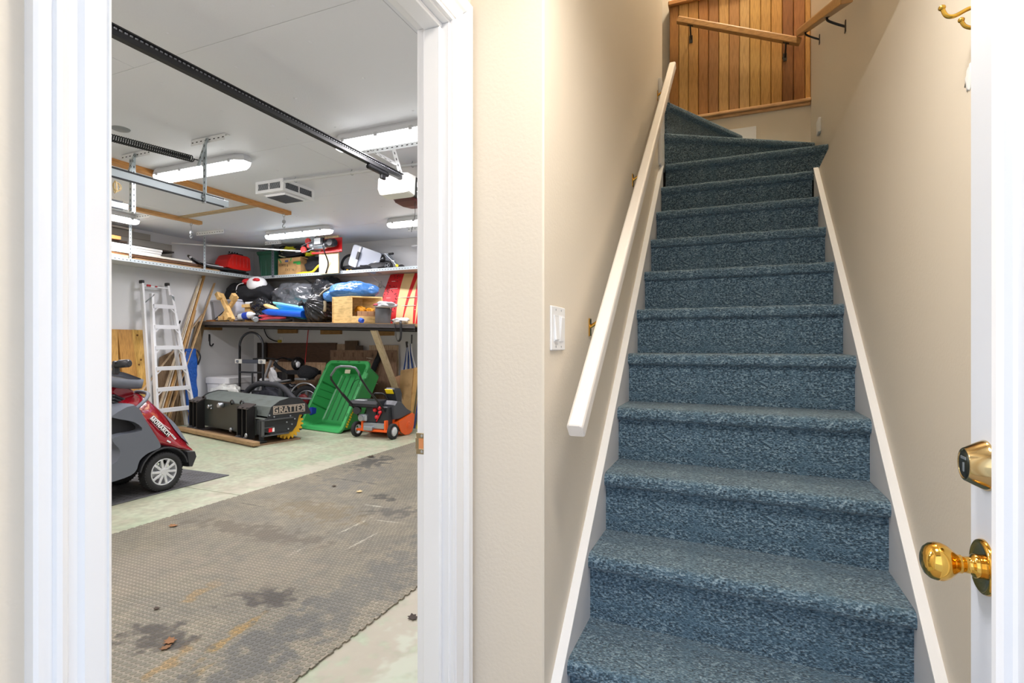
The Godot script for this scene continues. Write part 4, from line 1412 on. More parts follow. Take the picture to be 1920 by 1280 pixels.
func rrect(c, ux, uy, hx, hy, r, n = 4):
	var out = []
	for q in [[1, 1, 0], [-1, 1, 90], [-1, -1, 180], [1, -1, 270]]:
		for k in n + 1:
			var a = deg_to_rad(q[2] + 90.0 * k / n)
			out.append(c + ux * (q[0] * (hx - r) + cos(a) * r) + uy * (q[1] * (hy - r) + sin(a) * r))
	return out

func st_ski(x, y, d0, d1, m, label):
	var st = g()
	var rings = []
	for k in 9:
		var f = k / 8.0
		var d = lerpf(d0, d1, f)
		var lift = 0.09 * pow(maxf(0.0, 1.0 - f * 3.2), 2.0)
		var w = 0.06 * minf(1.0, 0.3 + f * 4.0)
		rings.append([V(x - w, y + lift, d), V(x + w, y + lift, d), V(x + w, y + lift + 0.026, d), V(x - w, y + lift + 0.026, d)])
	loft(st, rings, true, true, -1)
	solo("ski", st, m, label, "ski", "skis on the left shelf")

func upper_right_things():
	var X = Vector3.RIGHT
	var D = Vector3(0, 0, -1)
	var U = Vector3.UP
	# cardboard box with writing and green tape
	var c = thing("cardboard_box", "cardboard box with handwriting and green tape on the far shelf", "box", at(-6.86, 2.391, 6.95))
	var st = g()
	bx(st, -7.10, -6.61, 2.391, 2.695, 6.80, 7.10, 0.004)
	part("body", st, mats.card, c)
	st = g()
	bo(st, V(-6.55, 2.68, 6.95), Vector3(0.16, 0.004, 0.28), Basis(Vector3(0, 0, 1), -0.35), 0.001)
	part("flap", st, mats.card, c)
	st = g()
	bx(st, -6.76, -6.605, 2.59, 2.625, 6.797, 6.80, 0.0005)
	bx(st, -6.69, -6.605, 2.57, 2.612, 6.796, 6.80, 0.0005)
	bar(st, V(-7.08, 2.69, 6.797), V(-7.02, 2.62, 6.797), 0.02, 0.002, D, 0.0005)
	bar(st, V(-6.80, 2.69, 6.797), V(-6.82, 2.64, 6.797), 0.02, 0.002, D, 0.0005)
	part("tape", st, mat(rgb(58, 160, 76), 0.5), c)
	st = g()
	bx(st, -6.94, -6.87, 2.625, 2.66, 6.797, 6.80, 0.0005)
	part("sticker", st, mat(rgb(86, 92, 128), 0.6), c)
	var ink = mat(rgb(40, 34, 30), 0.8)
	text("handwriting", "CORTE &", 0.052, 0.001, Transform3D(Basis(Vector3(0, 0, 1), -0.12), at(-6.97, 2.575, 6.798) - c.position), ink, c, false)
	text("handwriting", "2 x 5 ' 16", 0.05, 0.001, Transform3D(Basis(Vector3(0, 0, 1), -0.1), at(-6.84, 2.495, 6.798) - c.position), ink, c, false)
	# bags on the box
	var b = thing("sports_bag", "yellow and black crumpled bag lying on the cardboard box", "bag", at(-6.78, 2.70, 6.92))
	st = g()
	blob(st, Vector3(-0.06, 0.10, 0), Vector3(0.28, 0.09, 0.16), 0.35, 0.09, 5, 0.0)
	part("body", st, mat(rgb(34, 34, 34), 0.6), b)
	st = g()
	blob(st, Vector3(-0.10, 0.135, 0.06), Vector3(0.16, 0.055, 0.10), 0.5, 0.1, 8, 0.02)
	blob(st, Vector3(0.32, 0.045, 0.05), Vector3(0.12, 0.035, 0.08), 0.5, 0.1, 9, 0.0)
	part("cover", st, mat(rgb(206, 200, 32), 0.5), b, "yellow cover")
	st = g()
	blob(st, Vector3(-0.20, 0.05, 0.09), Vector3(0.10, 0.035, 0.06), 0.4, 0.1, 8, 0.0)
	part("mesh_pocket", st, mat(rgb(190, 194, 160), 0.7), b)
	st = g()
	tube(st, curve([Vector3(-0.26, 0.06, 0.14), Vector3(-0.05, 0.02, 0.17), Vector3(0.16, 0.035, 0.17), Vector3(0.36, 0.07, 0.12)]), 0.018, 8)
	tube(st, curve([Vector3(-0.28, 0.08, 0.13), Vector3(-0.24, 0.17, 0.15), Vector3(-0.14, 0.19, 0.13)]), 0.012, 8)
	part("strap", st, mats.black_cloth, b)
	O = at(-6.36, 2.391, 6.95)
	st = g()
	blob(st, Vector3(0, 0.15, 0), Vector3(0.22, 0.16, 0.2), 0.35, 0.09, 15, 0.0)
	solo("black_bag", st, mats.black_cloth, "black cloth bag squeezed between the cardboard box and the pale plywood", "bag")
	O = at(-6.35, 2.391, 6.74)
	st = g()
	tube(st, curve([V(-6.62, 2.405, 6.74), V(-6.45, 2.41, 6.70), V(-6.28, 2.42, 6.72), V(-6.17, 2.52, 6.75), V(-6.08, 2.53, 6.8)]), 0.018, 10)
	solo("yellow_cable", st, mat(rgb(236, 196, 36), 0.4), "thick yellow cable on the shelf edge left of the plywood panel", "cable")
	# plywood panel and winch
	O = at(-5.845, 2.353, 6.61)
	st = g()
	bx(st, -6.035, -5.655, 2.353, 2.937, 6.60, 6.625, 0.002)
	var p = solo("plywood_sheet", st, mats.ply, "pale plywood panel hanging in front of the far shelf behind the red winch", "panel")
	var w = thing("electric_winch", "red and silver electric winch screwed on the pale plywood panel", "winch", at(-5.9, 2.78, 6.58))
	st = g()
	bx(st, -5.98, -5.575, 2.672, 2.90, 6.588, 6.60, 0.002)
	bx(st, -5.98, -5.575, 2.672, 2.684, 6.54, 6.60, 0.002)
	bx(st, -6.16, -5.98, 2.672, 2.70, 6.57, 6.60, 0.002)
	part("bracket", st, mat(rgb(200, 26, 30), 0.35), w, "red steel bracket")
	st = g()
	cyl(st, V(-6.02, 2.785, 6.49), V(-5.78, 2.785, 6.49), 0.062, 20, 0.012)
	cyl(st, V(-6.10, 2.785, 6.49), V(-6.02, 2.785, 6.49), 0.045, 20, 0.006)
	bx(st, -6.06, -5.86, 2.725, 2.845, 6.47, 6.57, 0.012)
	part("gear_case", st, mats.steel, w)
	st = g()
	bx(st, -5.965, -5.79, 2.775, 2.885, 6.405, 6.45, 0.006)
	cyl(st, V(-5.80, 2.80, 6.49), V(-5.61, 2.80, 6.49), 0.066, 20, 0.02)
	cyl(st, V(-5.67, 2.80, 6.42), V(-5.67, 2.80, 6.46), 0.06, 20, 0.01)
	part("motor", st, mat(rgb(36, 38, 42), 0.4), w)
	st = g()
	bx(st, -5.95, -5.83, 2.785, 2.875, 6.402, 6.406, 0.0005)
	part("rating_plate", st, mat(rgb(236, 238, 240), 0.4), w, "white label")
	st = g()
	for q in [[-6.15, 2.86, 0.05], [-6.13, 2.79, 0.035], [-6.24, 2.735, 0.052]]: cyl(st, V(q[0], q[1], 6.47), V(q[0], q[1], 6.51), q[2], 20, 0.006)
	part("pulley", st, mat(rgb(214, 60, 58), 0.35), w, "red pulley wheels")
	st = g()
	tube(st, curve([V(-6.02, 2.85, 6.46), V(-6.16, 2.815, 6.45), V(-6.26, 2.785, 6.46)]), 0.005, 6)
	tube(st, curve([V(-6.24, 2.685, 6.46), V(-6.14, 2.70, 6.45), V(-6.02, 2.73, 6.46)]), 0.005, 6)
	bx(st, -6.40, -6.30, 2.70, 2.73, 6.475, 6.495, 0.004)
	part("hook", st, mats.steel, w)
	st = g()
	tube(st, curve([V(-5.80, 2.76, 6.42), V(-5.79, 2.66, 6.45), V(-5.83, 2.52, 6.57), V(-5.88, 2.40, 6.59), V(-5.90, 2.36, 6.59)]), 0.007, 6)
	tube(st, curve([V(-5.78, 2.76, 6.42), V(-5.775, 2.65, 6.45), V(-5.815, 2.52, 6.57), V(-5.862, 2.40, 6.59), V(-5.88, 2.36, 6.59)]), 0.005, 6)
	tube(st, curve([V(-5.97, 2.86, 6.43), V(-5.93, 2.91, 6.43), V(-5.80, 2.92, 6.43), V(-5.77, 2.86, 6.43)]), 0.004, 6)
	part("cord", st, mats.black, w)
	O = at(-7.0, 2.8, 6.0)
	st = g()
	tube(st, [V(-6.29, 2.715, 6.485), V(-7.95, 2.80, 5.55)], 0.010, 8)
	solo("winch_rope", st, mat(rgb(228, 228, 226), 0.5), "taut white rope running left from the red winch under the ceiling", "rope")
	# translucent bin on its side
	var t = thing("storage_bin", "clear grey storage bin tipped on its side on the far shelf", "storage bin", at(-5.36, 2.47, 6.92))
	st = g()
	var bs = Basis(Vector3(0, 0, 1), -0.35) * Basis(Vector3.UP, 0.15)
	var rr = func(z, hx, hy): return rrect(bs * Vector3(0.03, 0.12, z), bs * X, bs * U, hx, hy, 0.04)
	loft(st, [rr.call(-0.18, 0.21, 0.13), rr.call(-0.17, 0.225, 0.145), rr.call(0.16, 0.24, 0.16), rr.call(0.165, 0.25, 0.17), rr.call(0.185, 0.25, 0.17)], true, true, -1)
	part("body", st, mat(rgb(176, 182, 194), 0.25), t)
	st = g()
	bo(st, bs * Vector3(-0.08, 0.12, 0.20), Vector3(0.028, 0.33, 0.02), bs, 0.006)
	part("rim", st, mat(rgb(238, 238, 240), 0.3), t, "white clip edge")
	st = g()
	bo(st, bs * Vector3(-0.08, 0.14, 0.21), Vector3(0.05, 0.12, 0.02), bs, 0.006)
	part("latch", st, mats.black, t)
	# dark heap under it
	O = at(-5.45, 2.391, 6.86)
	st = g()
	blob(st, Vector3(0, 0.04, 0.0), Vector3(0.34, 0.07, 0.15), 0.5, 0.12, 25, 0.0)
	solo("tool_bag", st, mats.black_cloth, "flat black bag under the tipped storage bin", "bag")
	O = at(-5.6, 2.391, 6.78)
	st = g()
	tube(st, arc(Vector3(0.02, 0.10, 0), 0.16, 60, 190, 16, X, U), 0.02, 8)
	solo("black_hose", st, mats.rubber, "bent black hose right of the pale plywood panel", "hose")
	var y = thing("yellow_tool", "yellow plastic clamp tool on the shelf edge right of the plywood panel", "tool", at(-5.56, 2.391, 6.76))
	st = g()
	bar(st, Vector3(-0.10, 0.02, 0), Vector3(0.10, 0.075, 0), 0.03, 0.035, U, 0.008)
	bar(st, Vector3(0.0, 0.055, 0), Vector3(-0.04, 0.012, 0.03), 0.03, 0.03, U, 0.008)
	bar(st, Vector3(0.06, 0.065, 0), Vector3(0.05, 0.012, 0.04), 0.025, 0.025, U, 0.008)
	part("body", st, mat(rgb(240, 184, 22), 0.4), y)
	st = g()
	tube(st, [Vector3(0.10, 0.05, 0.02), Vector3(0.15, 0.005, 0.04)], 0.008, 8)
	part("shaft", st, mats.steel, y)
	# folded kick scooter
	var k = thing("kick_scooter", "black folded kick scooter with T handlebar lying on the far shelf", "kick scooter", at(-4.95, 2.391, 6.85))
	st = g()
	slab(st, [Vector2(6.74, 2.43), Vector2(6.76, 2.50), Vector2(6.84, 2.54), Vector2(6.92, 2.50), Vector2(6.94, 2.43)], -5.36, -4.86, 0.75, 0.10)
	part("deck", st, mats.black_gloss, k)
	st = g()
	tube(st, [V(-4.92, 2.626, 6.83), V(-4.69, 2.425, 6.80)], 0.013, 8)
	tube(st, [V(-4.89, 2.626, 6.86), V(-4.67, 2.425, 6.83)], 0.009, 8)
	tube(st, [V(-5.05, 2.642, 6.83), V(-4.88, 2.632, 6.83)], 0.011, 8)
	tube(st, [V(-5.28, 2.43, 6.75), V(-4.96, 2.57, 6.80)], 0.013, 8)
	bx(st, -4.80, -4.76, 2.50, 2.53, 6.79, 6.83, 0.006)
	part("stem", st, mats.steel, k)
	st = g()
	for q in [[-5.16, -5.05, 2.640], [-4.88, -4.80, 2.634]]: tube(st, [V(q[0], q[2], 6.83), V(q[1], q[2], 6.83)], 0.017, 10)
	blob(st, V(-5.0, 2.57, 6.83), Vector3(0.05, 0.06, 0.05), 0.1, 0.1, 3)
	part("grip", st, mats.black, k)
	st = g()
	tube(st, [V(-4.72, 2.452, 6.80), V(-4.672, 2.408, 6.80)], 0.022, 10)
	part("end_grip", st, mat(rgb(222, 206, 50), 0.5), k, "yellow grip")
	disc_wheel(k, V(-4.86, 2.45, 6.76), 0.058, 0.03, 0.035, mats.black, mats.steel, 3, Vector3(0.5, 0, 0.87).normalized())
	disc_wheel(k, V(-5.28, 2.45, 6.84), 0.058, 0.03, 0.035, mats.black, mats.steel, 3, Vector3(0.2, 0, 0.98).normalized())
	O = at(-4.63, 2.391, 6.8)
	st = g()
	blob(st, Vector3(0, 0.028, 0), Vector3(0.05, 0.035, 0.05), 0.06, 0.1, 3, 0.0)
	solo("black_ball", st, mats.black, "small black rounded cap on the shelf edge, right of the kick scooter", "cap")
	O = at(-4.53, 2.391, 7.12)
	st = g()
	cyl(st, V(-4.53, 2.391, 7.12), V(-4.53, 2.77, 7.12), 0.026, 16)
	cyl(st, V(-4.56, 2.77, 7.10), V(-4.56, 2.785, 7.10), 0.075, 20)
	solo("white_pipe", st, mats.white, "white capped pipe standing on the far shelf by the door jamb", "pipe")

func lower_shelf_things():
	var X = Vector3.RIGHT
	var D = Vector3(0, 0, -1)
	var U = Vector3.UP
	var Y = func(x): return lower_y(x)
	# clear bin with dark clothes
	var t = thing("clothes_bin", "clear plastic bin heaped with dark clothes at the left end of the lower shelf", "storage bin", at(-7.78, lower_y(-7.78), 6.62))
	var st = g()
	var rr = func(y, hx, hz): return rrect(Vector3(0, y, 0), X, D, hx, hz, 0.04)
	loft(st, [rr.call(0.0, 0.25, 0.26), rr.call(0.01, 0.26, 0.27), rr.call(0.33, 0.285, 0.30), rr.call(0.34, 0.30, 0.315), rr.call(0.365, 0.30, 0.315)], true, true, -1)
	part("body", st, mat(rgb(206, 208, 220), 0.3), t)
	O = at(-7.55, lower_y(-7.78) + 0.36, 6.66)
	st = g()
	blob(st, Vector3(-0.28, 0.10, 0), Vector3(0.27, 0.20, 0.26), 0.3, 0.08, 33, 0.0, 48, 32)
	blob(st, Vector3(0.10, 0.10, -0.02), Vector3(0.42, 0.22, 0.28), 0.3, 0.08, 34, -0.12, 48, 32)
	solo("clothes_heap", st, mats.black_cloth, "heap of black and navy clothes on the clear bin", "clothes")
	# wooden cross of offcuts
	var pine = wood(rgb(230, 190, 126), Vector3(1.5, 1.5, 1.5))
	var w = thing("wooden_cross", "pale wooden cross frame of thick offcuts at the front of the lower shelf", "wooden frame", at(-7.5, lower_y(-7.5), 6.20))
	st = g()
	bar(st, V(-7.68, 2.06, 6.18), V(-7.365, 1.635, 6.14), 0.066, 0.066, D, 0.003)
	part("long_bar", st, pine, w)
	st = g()
	bar(st, V(-7.37, 2.02, 6.225), V(-7.70, 1.68, 6.225), 0.055, 0.05, D, 0.003)
	part("cross_bar", st, pine, w)
	st = g()
	bar(st, V(-7.685, 2.075, 6.12), V(-7.615, 1.98, 6.11), 0.07, 0.06, D, 0.003)
	part("end_block", st, pine, w)
	st = g()
	bar(st, V(-7.355, 2.045, 6.17), V(-7.43, 1.965, 6.185), 0.075, 0.07, D, 0.003)
	part("end_block", st, pine, w)
	st = g()
	bar(st, V(-7.44, 1.735, 6.085), V(-7.38, 1.655, 6.08), 0.075, 0.05, D, 0.003)
	part("end_block", st, pine, w)
	st = g()
	bx(st, -7.75, -7.64, lower_y(-7.7), lower_y(-7.7) + 0.085, 6.18, 6.27, 0.006)
	part("end_block", st, pine, w)
	O = at(-7.2, 1.75, 6.3)
	st = g()
	bx(st, -7.36, -6.98, 1.845, 1.895, 6.30, 6.40, 0.004)
	bx(st, -7.36, -6.98, lower_y(-7.2), 1.845, 6.36, 6.40, 0.004)
	solo("pine_plank", st, mats.pine, "pine plank behind the wooden cross, a plastic tray lying on it", "plank")
	O = at(-7.18, 1.896, 6.35)
	st = g()
	bx(st, -7.30, -7.10, 1.896, 1.935, 6.31, 6.42, 0.008)
	solo("plastic_tray", st, mat(rgb(226, 230, 236), 0.3), "small white plastic tray on the pine plank of the lower shelf", "tray")
	# ball, cap, papers, cardboard
	var h = thing("safety_helmet", "white and red helmet on the dark clothes heap", "helmet", at(-7.33, 2.14, 6.56))
	st = g()
	blob(st, Vector3(0.02, 0.10, 0), Vector3(0.165, 0.135, 0.15), 0.08, 0.06, 2, -0.04, 40, 28)
	part("shell", st, mat(rgb(228, 228, 230), 0.35), h)
	st = g()
	blob(st, Vector3(-0.15, 0.155, 0.05), Vector3(0.075, 0.05, 0.07), 0.2, 0.1, 3)
	blob(st, Vector3(0.11, 0.165, 0.09), Vector3(0.06, 0.03, 0.05), 0.2, 0.1, 4)
	part("red_patch", st, mat(rgb(196, 30, 40), 0.4), h)
	st = g()
	tube(st, curve([Vector3(-0.14, 0.12, 0.13), Vector3(-0.25, 0.09, 0.14), Vector3(-0.28, 0.0, 0.15), Vector3(-0.26, -0.03, 0.15)]), 0.007, 6)
	part("strap", st, mat(rgb(230, 230, 230), 0.5), h)
	O = at(-7.06, 1.98, 6.8)
	st = g()
	bo(st, Vector3(0, 0.06, 0.06), Vector3(0.30, 0.16, 0.10), Basis(Vector3(0, 0, 1), -0.3), 0.006)
	solo("cardboard_piece", st, mats.card, "piece of brown cardboard between the helmet and the black bags", "cardboard")
	O = at(-6.98, 2.10, 6.75)
	st = g()
	bo(st, Vector3(0, 0.02, 0), Vector3(0.28, 0.012, 0.2), Basis(Vector3(0, 0, 1), -0.42) * Basis(X, 0.5), 0.002)
	var pl = solo("paper_leaflet", st, mat(rgb(224, 222, 224), 0.6), "white leaflet with a dark heading beside the helmet", "leaflet")
	st = g()
	bo(st, Basis(Vector3(0, 0, 1), -0.42) * Basis(X, 0.5) * Vector3(-0.03, 0.028, -0.02), Vector3(0.16, 0.002, 0.06), Basis(Vector3(0, 0, 1), -0.42) * Basis(X, 0.5), 0.0005)
	part("print", st, mat(rgb(58, 60, 88), 0.6), pl)
	# black bin bags
	O = at(-6.60, lower_y(-6.6), 6.78)
	st = g()
	blob(st, Vector3(0, 0.385, 0.02), Vector3(0.48, 0.28, 0.30), 0.32, 0.09, 41, 0.0, 72, 48)
	blob(st, Vector3(-0.40, 0.32, 0.02), Vector3(0.20, 0.12, 0.12), 0.3, 0.1, 42, 0.0, 30, 20)
	solo("bin_bag", st, mats.grey_bag, "wide grey black bin bag behind the blue tubs", "bin bag", "black bin bags on the lower shelf")
	O = at(-6.04, lower_y(-6.0), 6.86)
	st = g()
	blob(st, Vector3(0, 0.50, 0), Vector3(0.34, 0.27, 0.24), 0.36, 0.1, 47, 0.0, 72, 48)
	solo("bin_bag", st, mats.plastic_bag, "topmost black bin bag, touching the far shelf above", "bin bag", "black bin bags on the lower shelf")
	var gb = thing("bin_bag", "tied black bin bag with gathered pleats beside the pine box", "bin bag", at(-5.80, lower_y(-5.8), 6.36), "black bin bags on the lower shelf")
	st = g()
	blob(st, Vector3(0, 0.205, 0), Vector3(0.235, 0.225, 0.22), 0.2, 0.08, 53, 0.0, 110, 40, false, Basis(X, 1.15) * Basis(Vector3(0, 0, 1), 0.3), 0.10)
	part("body", st, mats.plastic_bag, gb)
	st = g()
	lathe(st, [Vector2(0.05, -0.02), Vector2(0.022, 0.02), Vector2(0.04, 0.06), Vector2(0.055, 0.075), Vector2(0.0, 0.07)], along(Vector3(-0.12, 0.26, 0.18), Vector3(-0.3, 0.35, 0.9)), 11)
	part("knot", st, mats.plastic_bag, gb)
	O = at(-7.02, lower_y(-7), 6.40)
	st = g()
	blob(st, Vector3(0, 0.26, 0), Vector3(0.18, 0.13, 0.14), 0.5, 0.11, 57, 0.1, 60, 40)
	blob(st, Vector3(0.02, 0.10, 0), Vector3(0.14, 0.13, 0.12), 0.4, 0.11, 58, 0.0, 40, 30)
	solo("bin_bag", st, mats.plastic_bag, "small crumpled black bag between the pine plank and the blue sled", "bin bag", "black bin bags on the lower shelf")
	# blue tubs
	O = at(-6.40, lower_y(-6.4), 6.30)
	st = g()
	var rings = []
	for k in 13:
		var f = k / 12.0
		var x = lerpf(-6.89, -5.99, f)
		var y = lerpf(1.765, 1.70, f)
		var w2 = 0.16 * minf(1.0, 0.35 + f * 3.0)
		var hh = 0.05 * minf(1.0, 0.5 + f * 2.0)
		rings.append(rrect(V(x, y, 6.33), D, U, w2, hh, 0.03, 3))
	loft(st, rings, true, true, 1)
	solo("blue_sled", st, mat(rgb(22, 92, 214), 0.3), "bright blue plastic sled lying at the front of the lower shelf", "sled")
	var tb = thing("turquoise_tub", "turquoise plastic tub with a pale rim behind the blue sled", "tub", at(-6.38, 1.78, 6.46))
	st = g()
	var q2 = func(y, hx, hz): return rrect(Vector3(0, y - hx * 0.0, 0), Vector3(1, -0.17, 0).normalized(), D, hx, hz, 0.04)
	loft(st, [q2.call(-0.10, 0.26, 0.11), q2.call(0.06, 0.31, 0.13)], true, true, -1)
	part("body", st, mat(rgb(34, 170, 206), 0.35), tb)
	st = g()
	loft(st, [q2.call(0.05, 0.33, 0.145), q2.call(0.075, 0.345, 0.155), q2.call(0.085, 0.34, 0.15)], true, true, -1)
	part("rim", st, mat(rgb(130, 214, 226), 0.35), tb)
	O = at(-6.62, lower_y(-6.6), 6.24)
	st = g()
	blob(st, Vector3(0.02, 0.045, 0), Vector3(0.26, 0.04, 0.06), 0.5, 0.13, 61, 0.0)
	blob(st, Vector3(-0.16, 0.10, -0.02), Vector3(0.14, 0.025, 0.05), 0.5, 0.13, 62, 0.0)
	solo("pink_towel", st, mat(rgb(206, 74, 88), 0.9), "pink and red rumpled towel under the blue sled", "towel")
	O = at(-6.72, 1.83, 6.30)
	st = g()
	blob(st, Vector3(0, 0, 0), Vector3(0.16, 0.035, 0.06), 0.1, 0.1, 63, -0.03, 36, 20, false, Basis(Vector3(0, 0, 1), -0.3))
	solo("straw_hat", st, mat(rgb(222, 184, 120), 0.8), "curved straw coloured brim above the blue sled", "hat")
	# bottle
	var bt = thing("soda_bottle", "empty clear soda bottle with a blue label lying on the lower shelf", "bottle", at(-7.14, lower_y(-7.1) + 0.062, 6.20))
	st = g()
	var xf = Transform3D(Basis(Vector3(0, 0, 1), -1.45), Vector3(-0.15, 0.016, 0))
	lathe(st, [Vector2(0, 0), Vector2(0.04, 0.0), Vector2(0.054, 0.02), Vector2(0.056, 0.13), Vector2(0.056, 0.23), Vector2(0.045, 0.28), Vector2(0.016, 0.32), Vector2(0.015, 0.34), Vector2(0, 0.34)], xf, 20)
	part("body", st, mat(rgb(214, 222, 230), 0.12), bt)
	st = g()
	lathe(st, [Vector2(0.0572, 0.11), Vector2(0.0575, 0.12), Vector2(0.0575, 0.21), Vector2(0.0572, 0.22)], xf, 20)
	part("label", st, mat(rgb(30, 66, 176), 0.4), bt)
	# black cables heap and the metal coupling
	O = at(-6.6, lower_y(-6.6), 6.2)
	st = g()
	for k in 5: tube(st, arc(V(-6.62 + 0.03 * k, lower_y(-6.6) + 0.018 + 0.008 * (k % 3), 6.27), 0.34 - 0.03 * k, 0, 360, 40, X, D * 0.32), 0.011, 6, true)
	solo("cable_coil", st, mats.rubber, "flat coil of black cable along the front of the lower shelf", "cable")
	O = at(-6.83, lower_y(-6.8) + 0.06, 6.12)
	st = g()
	cyl(st, Vector3(-0.07, 0, 0.0), Vector3(0.03, -0.02, 0.05), 0.036, 18, 0.006)
	cyl(st, Vector3(0.02, -0.018, 0.045), Vector3(0.07, -0.03, 0.07), 0.042, 18, 0.006)
	solo("pipe_coupling", st, mats.steel, "shiny silver pipe coupling on the black cables", "pipe fitting")
	O = at(-7.2, lower_y(-7.2), 6.28)
	st = g()
	for k in 4: bar(st, V(-7.40 + k * 0.03, lower_y(-7.3) + 0.09 + k * 0.01, 6.24 + k * 0.02), V(-7.12 + k * 0.04, lower_y(-7.1) + 0.03, 6.22 + k * 0.02), 0.03, 0.012, U, 0.002)
	solo("dark_rails", st, mat(rgb(62, 48, 46), 0.5), "bundle of dark flat rails beside the soda bottle", "metal rails")
	O = at(-7.75, lower_y(-7.7), 6.3)
	st = g()
	tube(st, curve([V(-7.52, 1.90, 6.26), V(-7.66, 1.80, 6.24), V(-7.80, 1.68, 6.2), V(-7.82, lower_y(-7.8) + 0.012, 6.18), V(-7.60, lower_y(-7.6) + 0.012, 6.17), V(-7.2, lower_y(-7.2) + 0.012, 6.17)]), 0.008, 6)
	solo("trailing_cable", st, mats.black, "black cord hanging in front of the clear bin", "cord")
	board("wood_offcut", -7.98, -7.78, lower_y(-7.9), lower_y(-7.9) + 0.02, 6.15, 6.3, wood(rgb(176, 116, 66)), "flat brown offcut at the left end of the lower shelf", "offcut")
	# pine box with things in it
	var bxn = thing("pine_box", "pine box lying on its side, open towards the right, on the lower shelf", "box", at(-5.1, lower_y(-5.1), 6.45))
	var y0 = lower_y(-5.1) + 0.004
	var pb = wood(rgb(236, 202, 138), Vector3(0.7, 3, 3))
	# local frame: e along the solid end, f along the open side
	var e = Vector3(1, 0, 0.0)
	var cA = Vector2(-5.44, 6.22)
	var cB = Vector2(-5.05, 6.17)
	var cC = Vector2(-4.74, 6.48)
	var cD = Vector2(-5.13, 6.53)
	var quadp = func(y): return [V(cA.x, y, cA.y), V(cB.x, y, cB.y), V(cC.x, y, cC.y), V(cD.x, y, cD.y)]
	st = g()
	loft(st, [quadp.call(y0), quadp.call(y0 + 0.018)], true, true, -1)
	part("bottom_panel", st, pb, bxn)
	st = g()
	loft(st, [quadp.call(y0 + 0.365), quadp.call(y0 + 0.383)], true, true, -1)
	part("top_panel", st, pb, bxn)
	var wall = func(a, b, th, n, ya, yb):
		var s2 = g()
		var dir = (b - a).normalized()
		var inn = Vector2(-dir.y, dir.x) * th
		var rg = func(y): return [V(a.x, y, a.y), V(b.x, y, b.y), V(b.x + inn.x, y, b.y + inn.y), V(a.x + inn.x, y, a.y + inn.y)]
		loft(s2, [rg.call(ya), rg.call(yb)], true, true, -1)
		part(n, s2, pb, bxn)
	wall.call(cA, cB, 0.02, "end_panel", y0 + 0.018, y0 + 0.365)
	wall.call(cD, cA, 0.02, "back_panel", y0 + 0.018, y0 + 0.365)
	wall.call(cC, cD, 0.02, "end_panel", y0 + 0.018, y0 + 0.365)
	wall.call(cB, cC, 0.02, "front_strip", y0 + 0.018, y0 + 0.095)
	O = at(-5.0, y0 + 0.019, 6.38)
	st = g()
	bo(st, Vector3(0.05, 0.075, -0.02), Vector3(0.30, 0.15, 0.14), Basis(U, 0.79), 0.004)
	var ib = solo("small_carton", st, mat(rgb(170, 128, 92), 0.8), "low brown carton inside the pine box", "carton")
	st = g()
	for k in 3: bo(st, Basis(U, 0.79) * Vector3(-0.09 + 0.09 * k, 0.0, 0.0705) + Vector3(0.05, 0.125, -0.02), Vector3(0.004, 0.05, 0.003), Basis(U, 0.79), 0.0005)
	part("notch", st, mat(rgb(70, 48, 34), 0.9), ib)
	O = at(-5.0, y0 + 0.17, 6.40)
	st = g()
	blob(st, Vector3(-0.06, 0.03, 0.02), Vector3(0.09, 0.05, 0.05), 0.4, 0.1, 71, -0.02)
	blob(st, Vector3(0.08, 0.02, -0.02), Vector3(0.06, 0.035, 0.04), 0.4, 0.1, 72, -0.02)
	solo("yellow_cloth", st, mat(rgb(226, 156, 40), 0.6), "crumpled orange yellow cloth on the carton inside the pine box", "cloth")
	var tp = thing("tape_roll", "blue roll of tape standing at the front of the pine box", "tape", at(-4.90, lower_y(-4.9) + 0.037, 6.20))
	st = g()
	lathe(st, [Vector2(0.02, -0.025), Vector2(0.036, -0.025), Vector2(0.036, 0.025), Vector2(0.02, 0.025), Vector2(0.02, -0.025)], Transform3D(Basis(Vector3(0, 0, 1), 1.2), Vector3.ZERO), 20, -1)
	part("roll", st, mat(rgb(30, 84, 196), 0.4), tp)
	# blue plastic bag over the pine box
	var bg = thing("blue_bag", "shiny blue plastic bag lying on top of the pine box", "plastic bag", at(-5.2, y0 + 0.384, 6.42))
	st = g()
	blob(st, Vector3(-0.01, 0.075, 0.03), Vector3(0.42, 0.165, 0.19), 0.18, 0.09, 81, 0.0, 72, 40)
	blob(st, Vector3(-0.36, 0.02, 0.08), Vector3(0.13, 0.10, 0.10), 0.2, 0.09, 82, -0.06, 30, 20)
	part("body", st, mat(rgb(66, 116, 176), 0.18, 0.0, {"normal_enabled": true, "normal_texture": tex.crinkle, "normal_scale": 0.6, "uv1_triplanar": true, "uv1_scale": Vector3(1.3, 1.3, 1.3)}), bg)
	st = g()
	tube(st, curve([Vector3(-0.30, 0.17, 0.10), Vector3(-0.44, 0.10, 0.14), Vector3(-0.52, 0.0, 0.16), Vector3(-0.46, -0.14, 0.18), Vector3(-0.40, -0.20, 0.18), Vector3(-0.40, -0.05, 0.17)]), 0.022, 8, false, 0.5)
	var stp = part("strap", st, mat(rgb(156, 146, 122), 0.8), bg, "beige webbing strap")
	# rolled toboggan
	var tg = thing("toboggan_mat", "red and cream foam toboggan with a white printed pattern leaning on the far wall", "toboggan", at(-4.6, lower_y(-4.6), 6.95))
	st = g()
	# strips of cloth bent over: sheet from shelf up, curved at the left
	var red = rgb(198, 26, 34)
	var cream = rgb(214, 192, 140)
	var cuts = [[0.0, 0.0], [0.26, 0.30], [0.36, 0.50], [0.37, 0.595], [0.56, 0.605], [0.60, 0.70], [0.61, 0.80], [1.0, 1.0]]   # edges of the bands at the foot and at the top
